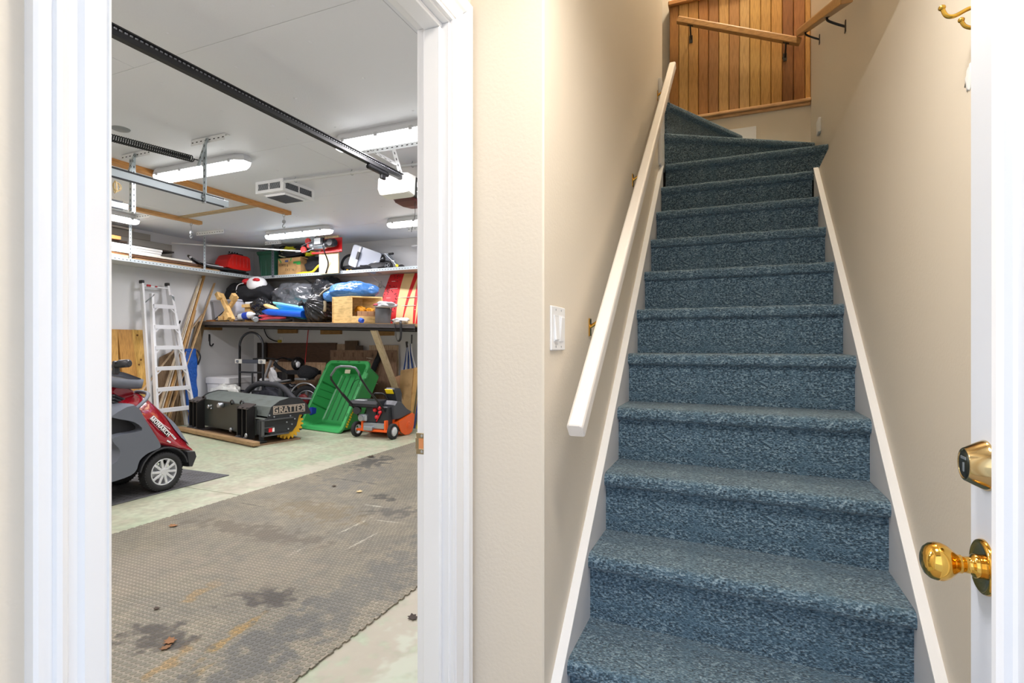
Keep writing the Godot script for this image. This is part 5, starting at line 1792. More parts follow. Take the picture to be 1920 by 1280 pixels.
	var stripes = [[0, red], [1, cream], [2, red], [3, cream], [4, red], [5, cream], [6, red]]
	var edge = func(f, v):    # f across, v up
		var x0 = lerpf(-5.12, -5.04, v)
		var x1 = -4.16
		var lean = [0.0, 0.07, 0.06, -0.03, -0.015, 0.0]
		var x = lerpf(x0, x1, f) + (0.10 * (1.0 - v) if f > 0.2 and f < 0.95 else 0.0)
		var bulge = sin(v * PI) * 0.05 + 0.02 * sin(f * 9.0)
		return V(x, lerpf(lower_y(-4.6) + 0.004, 2.36, v), lerpf(6.86, 7.10, v) - bulge)
	for s in stripes:
		var s2 = g()
		for i in 14:
			for j in 4:
				var fr = func(jj, v): return lerpf(lerpf(cuts[s[0]][0], cuts[s[0]][1], v), lerpf(cuts[s[0] + 1][0], cuts[s[0] + 1][1], v), jj / 4.0)
				var a = edge.call(fr.call(j, i / 14.0), i / 14.0)
				var b = edge.call(fr.call(j + 1, i / 14.0), i / 14.0)
				var c = edge.call(fr.call(j + 1, (i + 1) / 14.0), (i + 1) / 14.0)
				var d = edge.call(fr.call(j, (i + 1) / 14.0), (i + 1) / 14.0)
				var off = Vector3(0, 0, -0.02)
				quad_o(s2, a, b, c, d, (a + c) / 2.0 + off, 1)
				quad_o(s2, a + off, b + off, c + off, d + off, (a + c) / 2.0, 1)
				if i == 0: quad_o(s2, a, b, b + off, a + off, c, -1)
				if i == 13: quad_o(s2, c, d, d + off, c + off, a, -1)
				if j == 0: quad_o(s2, a, d, d + off, a + off, b, -1)
				if j == 3: quad_o(s2, b, c, c + off, b + off, a, -1)
		part("stripe", s2, mat(s[1], 0.55), tg)
	st = g()
	var r := RandomNumberGenerator.new()
	r.seed = 6
	for k in 130:
		var f = r.randf() * 0.26 + (0.0 if k % 2 else 0.73)
		var v = r.randf() * 0.94 + 0.03
		lathe(st, [Vector2(0.010, 0), Vector2(0.008, 0.0015), Vector2(0, 0.002)], along(edge.call(f, v) + Vector3(0, 0, 0.001), Vector3(0, 0.25, 1)), 8)
	part("print_dot", st, mat(rgb(92, 12, 22), 0.6), tg, "dark printed dots", "stuff")
	st = g()
	for q in [[0.02, 0.36, 0.62], [0.1, 0.52, 0.64], [0.45, 0.52, 0.62], [0.6, 0.28, 0.62], [0.12, 0.70, 0.24], [0.1, 0.85, 0.18]]:
		tube(st, [edge.call(q[0], q[1]) + Vector3(0, 0, 0.003), edge.call(q[2], q[1]) + Vector3(0, 0, 0.003)], 0.004, 5)
	part("print_line", st, mat(rgb(240, 226, 224), 0.6), tg, "white printed lines", "stuff")
	# grey roll with straps
	var gr = thing("strap_roll", "grey rolled mat bound with straps in front of the red toboggan", "roll", at(-4.66, lower_y(-4.66), 6.38))
	st = g()
	lathe(st, [Vector2(0, 0), Vector2(0.105, 0), Vector2(0.11, 0.01), Vector2(0.11, 0.215), Vector2(0.10, 0.225), Vector2(0, 0.225)], Transform3D(), 24)
	part("roll", st, mat(rgb(92, 94, 98), 0.9), gr)
	st = g()
	blob(st, Vector3(0.06, 0.26, 0.02), Vector3(0.16, 0.05, 0.12), 0.5, 0.12, 91, 0.225)
	part("cloth", st, mat(rgb(176, 178, 182), 0.6), gr)
	st = g()
	blob(st, Vector3(-0.02, 0.27, 0.08), Vector3(0.09, 0.02, 0.05), 0.3, 0.1, 92, 0.225)
	part("lining", st, mat(rgb(176, 66, 80), 0.7), gr)
	O = at(-4.3, lower_y(-4.3), 6.3)
	st = g()
	blob(st, Vector3(0.0, 0.04, 0), Vector3(0.12, 0.05, 0.1), 0.4, 0.12, 93, 0.0)
	solo("grey_cloth", st, mat(rgb(190, 194, 196), 0.7), "small pale folded cloth by the red toboggan's foot", "cloth")
	O = at(-4.25, lower_y(-4.25), 6.08)
	st = g()
	var sp = curve([V(-4.44, lower_y(-4.4) + 0.22, 6.28), V(-4.36, lower_y(-4.3) + 0.06, 6.14), V(-4.27, lower_y(-4.3) + 0.014, 6.09), V(-4.235, 1.42, 6.085), V(-4.225, 1.33, 6.085), V(-4.195, 1.29, 6.085), V(-4.16, 1.32, 6.085), V(-4.15, 1.42, 6.085), V(-4.16, lower_y(-4.2) + 0.012, 6.09), V(-4.20, lower_y(-4.2) + 0.04, 6.16)])
	tube(st, sp, 0.016, 8, false, 0.25, X)
	solo("black_strap", st, mats.black, "black webbing strap looping over the front of the lower shelf", "strap")

# ---------------------------------------------------------------- things on and against the walls
func wall_things():
	var X = Vector3.RIGHT
	var D = Vector3(0, 0, -1)
	var U = Vector3.UP
	var st
	# step ladder leaning folded
	var L = thing("step_ladder", "aluminium step ladder leaning folded against the left garage wall", "ladder", at(-7.75, 0, 5.4))
	var bl = V(-7.66, 0.0, 5.135)
	var br = V(-7.66, 0.0, 5.735)
	var tl = V(-7.90, 2.0, 5.205)
	var tr = V(-7.90, 2.0, 5.50)
	var xl = Basis()
	for q in [[bl, tl], [br, tr]]:
		st = g()
		bar(st, q[0], q[1], 0.026, 0.07, X, 0.004)
		bar(st, q[0] + X * 0.034, q[1] + X * 0.034, 0.034, 0.006, X, 0.002)
		part("front_rail", st, mats.alu, L)
	for q in [[V(-7.80, 0.0, 5.15), V(-7.98, 2.16, 5.12)], [V(-7.80, 0.0, 5.68), V(-7.98, 2.16, 5.50)]]:
		st = g()
		bar(st, q[0], q[1], 0.03, 0.065, X, 0.003)
		part("rear_rail", st, mats.alu, L)
		st = g()
		bo(st, q[1], Vector3(0.07, 0.05, 0.045), Basis(), 0.008)
		part("end_cap", st, mats.black, L)
	for k in 7:
		var f = (0.305 * (k + 1) + 0.0) / 2.0
		if f > 0.95: f = 0.935
		var a = bl.lerp(tl, f)
		var b = br.lerp(tr, f)
		st = g()
		if k < 6:
			bar(st, a + X * 0.01, b + X * 0.01, 0.085, 0.014, U, 0.002)
			bar(st, a + X * 0.052 + U * -0.02, b + X * 0.052 + U * -0.02, 0.004, 0.058, U, 0.001)
			var stp = part("step", st, mats.alu, L)
			st = g()
			for s in [[a, b], [b, a]]:
				var dv = (s[1] - s[0]).normalized()
				bar(st, s[0] + X * 0.048 + U * -0.105, s[0] + X * 0.048 + dv * 0.09 + U * -0.02, 0.003, 0.018, X.cross(dv), 0.0008)
			part("gusset", st, mats.alu, stp)
	st = g()
	bar(st, V(-7.975, 2.10, 5.12), V(-7.975, 2.10, 5.50), 0.05, 0.02, U, 0.003)
	part("top_bar", st, mats.alu, L)
	st = g()
	bo(st, V(-7.945, 2.112, 5.20), Vector3(0.02, 0.03, 0.06), Basis(), 0.004)
	bo(st, V(-7.945, 2.108, 5.31), Vector3(0.02, 0.02, 0.03), Basis(), 0.004)
	part("clip", st, mat(rgb(176, 26, 34), 0.5), L)
	st = g()
	bar(st, V(-7.84, 1.98, 5.215), V(-7.93, 1.86, 5.14), 0.004, 0.03, X, 0.001)
	bar(st, V(-7.84, 1.98, 5.49), V(-7.90, 1.88, 5.54), 0.004, 0.06, X, 0.001)
	part("hinge_plate", st, mats.steel, L)
	# thick yellow boards leaning left of the ladder
	var yb = [[4.55, 4.83, "yellow brown board leaning on the left wall, nearest the door jamb", rgb(206, 158, 84), 0.0], [4.83, 5.02, "dark grained yellow board leaning on the left wall between two others", rgb(190, 140, 70), 0.015], [5.03, 5.21, "golden knotty board leaning on the left wall next to the ladder", rgb(222, 178, 98), 0.0]]
	for i in 3:
		O = at(-8.0, 0, yb[i][0])
		st = g()
		var lean = yb[i][4]
		var A = [V(-8.02 + lean, 0.0, yb[i][0] + (0.10 if i == 1 else 0.0)), V(-8.02 + lean, 0.0, yb[i][1] + (0.13 if i == 1 else 0.0)), V(-7.975 + lean, 0.0, yb[i][1] + (0.13 if i == 1 else 0.0)), V(-7.975 + lean, 0.0, yb[i][0] + (0.10 if i == 1 else 0.0))]
		var B = [V(-8.09, 1.46, yb[i][0]), V(-8.09, 1.46, yb[i][1]), V(-8.048, 1.46, yb[i][1]), V(-8.048, 1.46, yb[i][0])]
		loft(st, [A, B], true, true, -1)
		var b = solo("leaning_board", st, wood(yb[i][3], Vector3(7, 0.8, 7)), yb[i][2], "board", "yellow boards against the left wall")
		if i == 2:
			st = g()
			for q in [[5.10, 1.38], [5.14, 1.02], [5.11, 0.95]]: lathe(st, [Vector2(0.016, 0), Vector2(0.012, 0.002), Vector2(0, 0.003)], along(V(-7.978 - 0.07 * q[1] / 1.46, q[1], q[0]), X), 12)
			part("knot", st, mat(rgb(110, 66, 26), 0.8), b)
	# thin panels leaning behind the ladder
	O = at(-8.0, 0, 5.4)
	st = g()
	loft(st, [[V(-7.93, 0.0, 5.24), V(-7.93, 0.0, 5.66), V(-7.92, 0.0, 5.66), V(-7.92, 0.0, 5.24)], [V(-8.07, 1.05, 5.44), V(-8.07, 1.22, 5.80), V(-8.06, 1.22, 5.80), V(-8.06, 1.05, 5.44)]], true, true, -1)
	solo("plywood_offcut", st, wood(rgb(136, 112, 86), Vector3(5, 1, 5)), "dark plywood offcut leaning behind the lower half of the ladder", "plywood")
	O = at(-8.0, 0, 5.9)
	st = g()
	loft(st, [[V(-7.90, 0.0, 5.55), V(-7.90, 0.0, 5.75), V(-7.89, 0.0, 5.75), V(-7.89, 0.0, 5.55)], [V(-8.07, 1.62, 6.04), V(-8.07, 1.63, 6.20), V(-8.06, 1.63, 6.20), V(-8.06, 1.62, 6.04)]], true, true, -1)
	solo("plywood_offcut", st, wood(rgb(128, 108, 80), Vector3(5, 1, 5)), "narrow brown board leaning on the left wall just right of the ladder", "plywood")
	# bundle of long trim strips
	var cols = [rgb(238, 222, 196), rgb(246, 240, 228), rgb(206, 160, 100), rgb(236, 210, 170), rgb(224, 188, 140), rgb(204, 166, 120)]
	var tl2 = ["white edged trim strip, leftmost of the bundle leaning behind the ladder", "cream trim strip second from the left in the leaning bundle", "brown square batten reaching highest in the leaning bundle", "pale trim strip in the middle of the leaning bundle, shorter than the batten", "tan trim strip ending free to the right of the leaning bundle", "short brown trim strip low in the leaning bundle behind the ladder"]
	var tops = [[6.06, 2.20], [6.12, 2.33], [6.17, 2.375], [6.05, 1.95], [6.37, 2.28], [6.02, 1.80]]
	for i in 6:
		O = at(-7.95, 0, 5.4)
		st = g()
		bar(st, V(-7.86, 0.01, 5.20 + i * 0.045), V(-8.06, tops[i][1], tops[i][0]), 0.03 if i == 2 else 0.012, 0.05 if i == 2 else 0.042, X, 0.002)
		solo("trim_strip", st, wood(cols[i], Vector3(6, 0.8, 6)), tl2[i], "trim strip", "trim strips leaning on the left wall")
	O = at(-8.0, 0, 5.0)
	st = g()
	bar(st, V(-7.97, 0.30, 4.9), V(-8.05, 1.75, 6.15), 0.012, 0.04, X, 0.002)
	solo("trim_strip", st, wood(rgb(200, 176, 146), Vector3(6, 0.8, 6)), "thin strip crossing the ladder diagonally, the flattest one", "trim strip", "trim strips leaning on the left wall")
	# blue rolled bag
	var b = thing("folding_chair_bag", "tall blue cloth bag standing against the left wall right of the ladder", "bag", at(-7.96, 0.0, 5.86))
	st = g()
	var rings = []
	for k in 15:
		var f = k / 14.0
		var w = 0.105 - 0.02 * sin(f * 14.0) * 0.3 - (0.035 if f < 0.1 else 0.0)
		rings.append(rrect(Vector3(-0.07 * f + 0.008 * sin(k * 2.3), 0.0 + 1.18 * f, -0.02 * f), X, D, w * 0.75, w, 0.05, 3))
	loft(st, rings, true, true, 1)
	part("cover", st, mat(rgb(24, 84, 168), 0.6, 0.0, {"normal_enabled": true, "normal_texture": tex.cloth, "normal_scale": 1.0, "uv1_triplanar": true, "uv1_scale": Vector3(1.5, 0.8, 1.5)}), b)
	st = g()
	tube(st, curve([Vector3(0.0, 1.16, -0.12), Vector3(0.03, 1.05, -0.15), Vector3(0.0, 0.92, -0.13)]), 0.012, 6)
	part("strap", st, mats.black, b)
	# wall hook, screws
	var h = thing("wall_hook", "black steel hook on the left wall above the white tote", "hook", at(-8.1, 1.30, 6.30))
	st = g()
	tube(st, curve([Vector3(0.012, 0.10, 0), Vector3(0.012, 0.0, 0), Vector3(0.02, -0.06, 0), Vector3(0.06, -0.075, 0), Vector3(0.10, -0.04, 0)]), 0.011, 8)
	part("hook", st, mats.black, h)
	st = g()
	bo(st, Vector3(0.004, 0.06, 0), Vector3(0.008, 0.12, 0.03), Basis(), 0.002)
	part("plate", st, mats.black, h)
	h = thing("wall_hook", "small dark hook on the left wall right of the ladder's upper half", "hook", at(-8.1, 1.62, 5.72))
	st = g()
	tube(st, curve([Vector3(0.012, 0.14, 0), Vector3(0.012, 0.0, 0), Vector3(0.03, -0.05, 0), Vector3(0.08, -0.04, 0), Vector3(0.10, 0.0, 0)]), 0.010, 8)
	part("hook", st, mats.black, h)
	st = g()
	bo(st, Vector3(0.004, 0.08, 0), Vector3(0.008, 0.12, 0.03), Basis(), 0.002)
	part("plate", st, mats.black, h)
	O = at(-8.1, 1.38, 5.93)
	st = g()
	bx(st, -8.1, -8.094, 1.33, 1.45, 6.02, 6.10, 0.003)
	solo("wall_outlet", st, mat(rgb(236, 236, 236), 0.4), "white outlet plate on the left wall under the brown block", "outlet")
	# ring hook on the far wall
	h = thing("ring_hook", "small steel ring hook on the far wall left of the red toboggan", "hook", at(-5.29, 2.22, 7.19))
	st = g()
	tube(st, arc(Vector3(0, -0.02, 0.02), 0.03, 0, 360, 18, X, U), 0.007, 6, true)
	part("ring", st, mats.steel, h)
	st = g()
	bo(st, Vector3(0, 0.03, 0.0), Vector3(0.02, 0.06, 0.016), Basis(), 0.003)
	part("plate", st, mats.steel, h)
	# plug with cord
	var p = thing("wall_plug", "yellow plug in a far wall outlet with a black cord rising to the shelf", "plug", at(-7.43, 1.32, 7.19))
	st = g()
	bo(st, Vector3(0, 0.0, 0.0), Vector3(0.08, 0.12, 0.01), Basis(), 0.003)
	part("plate", st, mat(rgb(232, 232, 232), 0.4), p)
	st = g()
	bo(st, Vector3(-0.01, -0.015, 0.025), Vector3(0.06, 0.05, 0.05), Basis(), 0.008)
	part("plug", st, mat(rgb(214, 190, 60), 0.5), p)
	st = g()
	tube(st, curve([Vector3(-0.03, -0.02, 0.03), Vector3(-0.16, 0.0, 0.02), Vector3(-0.30, 0.06, 0.015), Vector3(-0.38, 0.18, 0.015), Vector3(-0.39, 0.30, 0.015)]), 0.009, 6)
	part("cord", st, mats.black, p)
	O = at(-6.75, 0.80, 7.1)
	st = g()
	tube(st, [V(-6.79, 1.50, 7.17), V(-6.72, 0.78, 7.0)], 0.007, 6)
	solo("red_string", st, mat(rgb(206, 34, 40), 0.5), "thin red cord hanging down the far wall over the dark board", "cord")
	# boards against the far wall
	var fb = [["dark_plank", -7.88, -6.17, 0.93, 1.275, 7.15, 7.185, rgb(88, 62, 44), "wide dark stained plank on the far wall behind the motorbike"], ["dark_post", -7.91, -7.70, 0.17, 1.28, 7.10, 7.14, rgb(44, 34, 28), "upright black plank at the left end of the dark stained plank"], ["fibreboard", -7.70, -6.33, 0.17, 0.945, 7.08, 7.10, rgb(186, 154, 124), "pinkish tan fibreboard panel low on the far wall behind the motorbike"], ["fibreboard", -6.46, -6.30, 0.17, 0.90, 7.04, 7.06, rgb(202, 172, 138), "narrow tan panel edge just left of the green tub"], ["brown_board", -6.22, -4.90, 0.17, 1.155, 7.06, 7.085, rgb(140, 110, 88), "large brown plywood panel with white marks behind the green tub"], ["tan_board", -6.25, -5.77, 0.17, 1.255, 7.165, 7.185, rgb(178, 154, 130), "grey tan board top standing above the brown panel, left"], ["dark_block", -5.96, -5.70, 0.17, 1.31, 7.115, 7.15, rgb(88, 66, 44), "brown board top between the two tan board tops on the far wall"], ["dark_block", -5.72, -5.58, 0.17, 1.23, 7.095, 7.11, rgb(64, 46, 32), "small dark board top just above the brown panel"], ["tan_board", -5.49, -4.93, 0.17, 1.235, 7.145, 7.165, rgb(202, 178, 150), "pale tan board top standing above the brown panel, behind the brace"]]
	for q in fb:
		var o = board(q[0], q[1], q[2], q[3] if q[3] > 0.2 else 0.167, q[4], q[5], q[6], wood(q[7], Vector3(1.0, 6, 6) if q[0] == "dark_plank" else Vector3(4, 0.8, 4)), q[8], "board")
		if q[0] == "brown_board":
			st = g()
			var r := RandomNumberGenerator.new()
			r.seed = 3
			for m in [[-5.42, 1.02, 0.12], [-5.42, 0.98, 0.08], [-5.36, 1.06, 0.03], [-5.60, 0.60, 0.22], [-5.58, 0.57, 0.10], [-5.40, 0.86, 0.05], [-5.45, 0.33, 0.24], [-5.52, 0.28, 0.08], [-5.30, 0.62, 0.08]]:
				for k in 5: bo(st, V(m[0] + (r.randf() - 0.5) * m[2], m[1] + (r.randf() - 0.5) * 0.025, 7.0595), Vector3(m[2] * 0.35, 0.006 + r.randf() * 0.012, 0.001), Basis(Vector3(0, 0, 1), (r.randf() - 0.5) * 0.3), 0.0)
			part("paint_mark", st, mat(rgb(226, 212, 190), 0.8), o, "white scrapes", "stuff")
			st = g()
			for k in 7: bo(st, V(-6.12 + k * 0.19, 1.08, 7.0595), Vector3(0.035, 0.075, 0.001), Basis(), 0.0)
			part("dark_patch", st, mat(rgb(112, 86, 68), 0.9), o, "dark saw marks", "stuff")
	O = at(-5.1, 0.17, 7.0)
	st = g()
	tube(st, curve([V(-5.30, 0.80, 6.98), V(-5.25, 0.95, 7.0), V(-5.19, 1.08, 7.02), V(-5.18, 1.17, 7.02)]), 0.045, 10)
	solo("black_boot_bag", st, mats.black_cloth, "upright black padded bundle between the green tub and the brown panel", "bundle")
	# cardboard sheets at the right
	var cb = [[-4.745, -4.50, 0.87, "brown cardboard sheet leaning on the far wall right of the brace", rgb(194, 158, 108), 0.0], [-4.50, -4.30, 0.91, "narrow golden board leaning at the edge of the doorway, tilted", rgb(222, 178, 112), 0.13], [-4.86, -4.74, 0.76, "small pinkish cardboard piece left of the leaning cardboard sheet", rgb(190, 148, 112), 0.0]]
	for q in cb:
		O = at(q[0], 0, 6.9)
		st = g()
		loft(st, [[V(q[0] - q[5], 0.0, 6.82), V(q[1] - q[5], 0.0, 6.80), V(q[1] - q[5], 0.0, 6.815), V(q[0] - q[5], 0.0, 6.835)], [V(q[0], q[2] - 0.02, 6.95), V(q[1], q[2] + 0.015, 6.93), V(q[1], q[2] + 0.015, 6.945), V(q[0], q[2] - 0.02, 6.965)]], true, true, -1)
		solo("leaning_cardboard", st, mat(q[4], 0.8, 0.0, {"albedo_texture": tex.dirty, "uv1_triplanar": true}), q[3], "cardboard", "")
	# rope bag hanging at the right
	var rb = thing("rope_bundle", "hanging bundle of blue and white ropes on the far wall beside the door jamb", "ropes", at(-4.66, 0.9, 7.08))
	var pts = [[-0.10, 0.05], [-0.07, 0.0], [-0.02, -0.03], [0.03, 0.0], [0.07, 0.02], [0.12, 0.06]]
	for i in 6:
		st = g()
		tube(st, curve([Vector3(-0.03 + (0.06 if i > 3 else 0.0), 0.36, 0.02), Vector3(pts[i][0] * 0.5, 0.18, 0.03), Vector3(pts[i][0], pts[i][1] - 0.1, 0.02)]), 0.012, 6)
		part("rope", st, [mat(rgb(46, 74, 140), 0.8), mat(rgb(214, 214, 218), 0.8)][i % 2], rb)
	st = g()
	tube(st, [Vector3(-0.05, 0.39, 0.02), Vector3(-0.03, 0.30, 0.03)], 0.02, 8)
	tube(st, [Vector3(0.045, 0.50, 0.02), Vector3(0.04, 0.36, 0.02)], 0.012, 8)
	part("clip", st, mat(rgb(60, 60, 64), 0.5), rb)
	# yellow and blue poles
	var pc = [[rgb(216, 204, 50), -4.27, "yellow"], [rgb(46, 66, 120), -4.32, "blue"], [rgb(96, 88, 60), -4.36, "brown"]]
	for q in pc:
		O = at(q[1], 0, 6.78)
		st = g()
		tube(st, [V(q[1] - 0.06, 0.0, 6.76), V(q[1], 0.82, 6.88)], 0.012, 8)
		solo("garden_stake", st, mat(q[0], 0.5), "thin %s stake leaning beside the cardboard at the door jamb" % q[2], "stake", "")

# ---------------------------------------------------------------- things standing on the garage floor
func floor_things():
	var X = Vector3.RIGHT
	var D = Vector3(0, 0, -1)
	var U = Vector3.UP
	var st
	# hand truck
	var h = thing("hand_truck", "black tubular hand truck standing behind the sweeper", "hand truck", at(-7.14, 0, 6.3))
	var tubes = mat(rgb(52, 54, 58), 0.35, 0.3)
	st = g()
	var loop = [V(-7.40, 0.05, 6.30), V(-7.40, 1.22, 6.30)] + arc(V(-7.145, 1.22, 6.30), 0.255, 180, 0, 20, X, U * 0.86) + [V(-6.89, 1.22, 6.30), V(-6.89, 0.05, 6.30)]
	tube(st, loop, 0.019, 10)
	part("frame", st, tubes, h)
	st = g()
	for y in [0.80, 0.50, 0.20]: tube(st, [V(-7.40, y, 6.30), V(-6.89, y, 6.30)], 0.014, 8)
	tube(st, [V(-7.12, 0.80, 6.30), V(-7.12, 0.20, 6.30)], 0.014, 8)
	part("crossbar", st, tubes, h)
	st = g()
	bx(st, -7.38, -6.91, 0.945, 1.005, 6.275, 6.30, 0.006)
	part("cross_plate", st, mat(rgb(72, 76, 86), 0.5), h)
	st = g()
	for x in [-7.395, -6.885]: bx(st, x - 0.075, x + 0.075, 0.94, 1.01, 6.268, 6.285, 0.004)
	part("clamp_plate", st, mat(rgb(214, 212, 204), 0.5), h)
	st = g()
	for x in [-7.40, -6.89]: cyl(st, V(x, 0.975, 6.27), V(x, 0.975, 6.245), 0.022, 12)
	part("bolt", st, mats.steel, h)
	st = g()
	bx(st, -7.36, -6.93, 0.0, 0.008, 6.08, 6.30, 0.002)
	part("toe_plate", st, tubes, h)
	for x in [-7.44, -6.85]: disc_wheel(h, V(x, 0.11, 6.38), 0.11, 0.05, 0.06, mats.rubber, mats.steel, 4)
	# white tote with plastic
	var t = thing("foam_tote", "white foam tote under crumpled clear plastic by the left wall", "tote", at(-7.78, 0.0, 6.45))
	st = g()
	var rr = func(y, hx, hz): return rrect(Vector3(0, y, 0), X, D, hx, hz, 0.05)
	loft(st, [rr.call(0.0, 0.22, 0.24), rr.call(0.60, 0.25, 0.27), rr.call(0.615, 0.265, 0.285), rr.call(0.70, 0.265, 0.285), rr.call(0.715, 0.24, 0.26)], true, true, -1)
	part("body", st, mat(rgb(224, 224, 226), 0.6), t)
	O = at(-7.55, 0.0, 6.18)
	st = g()
	blob(st, Vector3(0, 0.40, 0), Vector3(0.34, 0.22, 0.14), 0.4, 0.1, 101, 0.0, 60, 40)
	solo("plastic_wrap", st, mat(rgb(206, 208, 204), 0.2, 0.0, {"normal_enabled": true, "normal_texture": tex.crinkle, "normal_scale": 1.0, "uv1_triplanar": true, "uv1_scale": Vector3(2.5, 2.5, 2.5)}), "crumpled clear plastic sheet in front of the white tote", "plastic sheet")
	# motorbike far behind
	var m = thing("dirt_bike", "black and white dirt bike with red parts standing along the far wall", "motorbike", at(-6.75, 0, 6.72))
	disc_wheel(m, V(-7.42, 0.31, 6.72), 0.31, 0.09, 0.24, mats.rubber, mats.steel, 9, Vector3(0.25, 0, 0.97).normalized(), 30)
	disc_wheel(m, V(-6.30, 0.30, 6.66), 0.30, 0.11, 0.22, mats.rubber, mats.steel, 9, Vector3(0.1, 0, 1).normalized(), 30)
	st = g()
	tube(st, [V(-7.42, 0.31, 6.65), V(-7.10, 0.98, 6.66)], 0.024, 8)
	tube(st, [V(-7.40, 0.31, 6.79), V(-7.10, 0.98, 6.78)], 0.024, 8)
	part("fork", st, mat(rgb(206, 206, 208), 0.3, 0.5), m)
	st = g()
	tube(st, curve([V(-7.18, 1.00, 6.44), V(-7.10, 1.02, 6.60), V(-7.02, 1.0, 6.72), V(-7.06, 1.02, 6.86), V(-7.0, 0.98, 7.0)]), 0.014, 8)
	tube(st, [V(-7.05, 0.96, 6.68), V(-6.95, 0.86, 6.68)], 0.02, 8)
	part("handlebar", st, mats.black, m)
	st = g()
	tube(st, [V(-7.22, 1.0, 6.40), V(-7.14, 1.015, 6.52)], 0.022, 8)
	tube(st, [V(-7.02, 1.0, 6.94), V(-6.98, 0.97, 7.03)], 0.022, 8)
	part("grip", st, mats.rubber, m)
	st = g()
	slab(st, [Vector2(6.60, 0.62), Vector2(6.60, 0.80), Vector2(6.82, 0.80), Vector2(6.82, 0.62)], -6.95, -6.72, 0.7, 0.08)
	part("tank", st, mat(rgb(28, 28, 30), 0.3), m)
	st = g()
	tube(st, curve([V(-7.02, 0.86, 6.60), V(-6.95, 0.72, 6.58), V(-6.82, 0.64, 6.58)]), 0.035, 8)
	blob(st, V(-7.20, 0.66, 6.62), Vector3(0.11, 0.035, 0.06), 0.1, 0.1, 1)
	blob(st, V(-6.98, 0.72, 6.58), Vector3(0.09, 0.12, 0.03), 0.2, 0.1, 2)
	part("fairing", st, mat(rgb(232, 232, 236), 0.3), m, "white plastic fairing")
	st = g()
	slab(st, [Vector2(6.62, 0.76), Vector2(6.62, 0.83), Vector2(6.80, 0.83), Vector2(6.80, 0.76)], -6.74, -6.16, 0.85, 0.05)
	tube(st, curve([V(-7.03, 0.92, 6.66), V(-6.85, 0.84, 6.64), V(-6.7, 0.78, 6.64)]), 0.03, 8)
	part("seat", st, mats.black_cloth, m)
	st = g()
	bx(st, -6.45, -6.22, 0.68, 0.715, 6.50, 6.72, 0.01)
	tube(st, [V(-6.85, 0.635, 6.48), V(-6.5, 0.68, 6.48)], 0.018, 8)
	part("rack", st, mats.steel, m)
	st = g()
	blob(st, V(-6.28, 0.80, 6.62), Vector3(0.19, 0.11, 0.12), 0.2, 0.1, 5)
	part("saddle_bag", st, mats.black_cloth, m)
	st = g()
	tube(st, arc(V(-6.30, 0.30, 6.58), 0.335, 20, 160, 16, X, U), 0.014, 6)
	part("mudguard", st, mat(rgb(216, 218, 222), 0.25, 0.5), m)
	st = g()
	lathe(st, [Vector2(0, 0), Vector2(0.10, 0), Vector2(0.105, 0.02), Vector2(0.05, 0.03), Vector2(0, 0.03)], along(V(-6.30, 0.36, 6.56), Vector3(0, 0, 1)), 20)
	part("brake_cover", st, mat(rgb(120, 34, 36), 0.4), m, "dark red cover")
	st = g()
	blob(st, V(-6.72, 0.42, 6.66), Vector3(0.2, 0.18, 0.1), 0.3, 0.12, 7)
	part("engine", st, mat(rgb(48, 48, 50), 0.4, 0.4), m)
	var hm = thing("motorbike_helmet", "black and white helmet on the seat of the dirt bike", "helmet", at(-6.52, 0.835, 6.68))
	st = g()
	blob(st, Vector3(-0.02, 0.10, 0), Vector3(0.10, 0.11, 0.11), 0.05, 0.1, 5, 0.0)
	part("shell", st, mats.black_gloss, hm)
	st = g()
	blob(st, Vector3(0.05, 0.09, 0.07), Vector3(0.03, 0.05, 0.04), 0.2, 0.15, 6, 0.0)
	part("visor", st, mat(rgb(222, 224, 228), 0.2), hm)
	# foam padded frame with black bag
	var f = thing("padded_frame", "black padded tube frame arched behind the sweeper hood", "frame", at(-6.6, 0, 6.05))
	st = g()
	var pp = curve([V(-7.08, 0.42, 6.10), V(-6.95, 0.56, 6.10), V(-6.70, 0.645, 6.05), V(-6.42, 0.65, 6.0), V(-6.20, 0.62, 6.0), V(-6.02, 0.50, 6.0), V(-5.90, 0.36, 6.0), V(-5.86, 0.0, 6.0)])
	tube(st, pp, 0.042, 10)
	tube(st, [V(-7.08, 0.42, 6.10), V(-7.10, 0.0, 6.12)], 0.042, 10)
	tube(st, [V(-6.20, 0.62, 6.0), V(-6.20, 0.0, 6.0)], 0.04, 10)
	part("tube", st, mat(rgb(44, 45, 50), 0.75), f)
	O = at(-6.55, 0.0, 6.14)
	st = g()
	blob(st, Vector3(0, 0.36, 0), Vector3(0.34, 0.24, 0.12), 0.35, 0.11, 111, 0.0, 48, 32)
	solo("navy_bag", st, mat(rgb(26, 28, 38), 0.8, 0.0, {"normal_enabled": true, "normal_texture": tex.cloth, "normal_scale": 1.0, "uv1_triplanar": true, "uv1_scale": Vector3(2, 2, 2)}), "soft navy black bag inside the padded frame", "bag")
	# small hand cart with blue drum
	var c = thing("pressure_washer", "small grey tube frame with a blue box and red knob left of the green tub", "pressure washer", at(-6.0, 0, 6.3))
	st = g()
	tube(st, [V(-6.24, 0.0, 6.32), V(-6.24, 0.36, 6.32)] + arc(V(-6.18, 0.36, 6.32), 0.06, 180, 90, 8, X, U) + [V(-5.9, 0.42, 6.32)], 0.016, 8)
	part("frame", st, mat(rgb(150, 152, 156), 0.4, 0.4), c)
	st = g()
	bx(st, -6.12, -5.86, 0.18, 0.30, 6.24, 6.42, 0.02)
	part("cover", st, mat(rgb(36, 52, 180), 0.4), c)
	st = g()
	bx(st, -6.10, -5.88, 0.0, 0.18, 6.26, 6.42, 0.01)
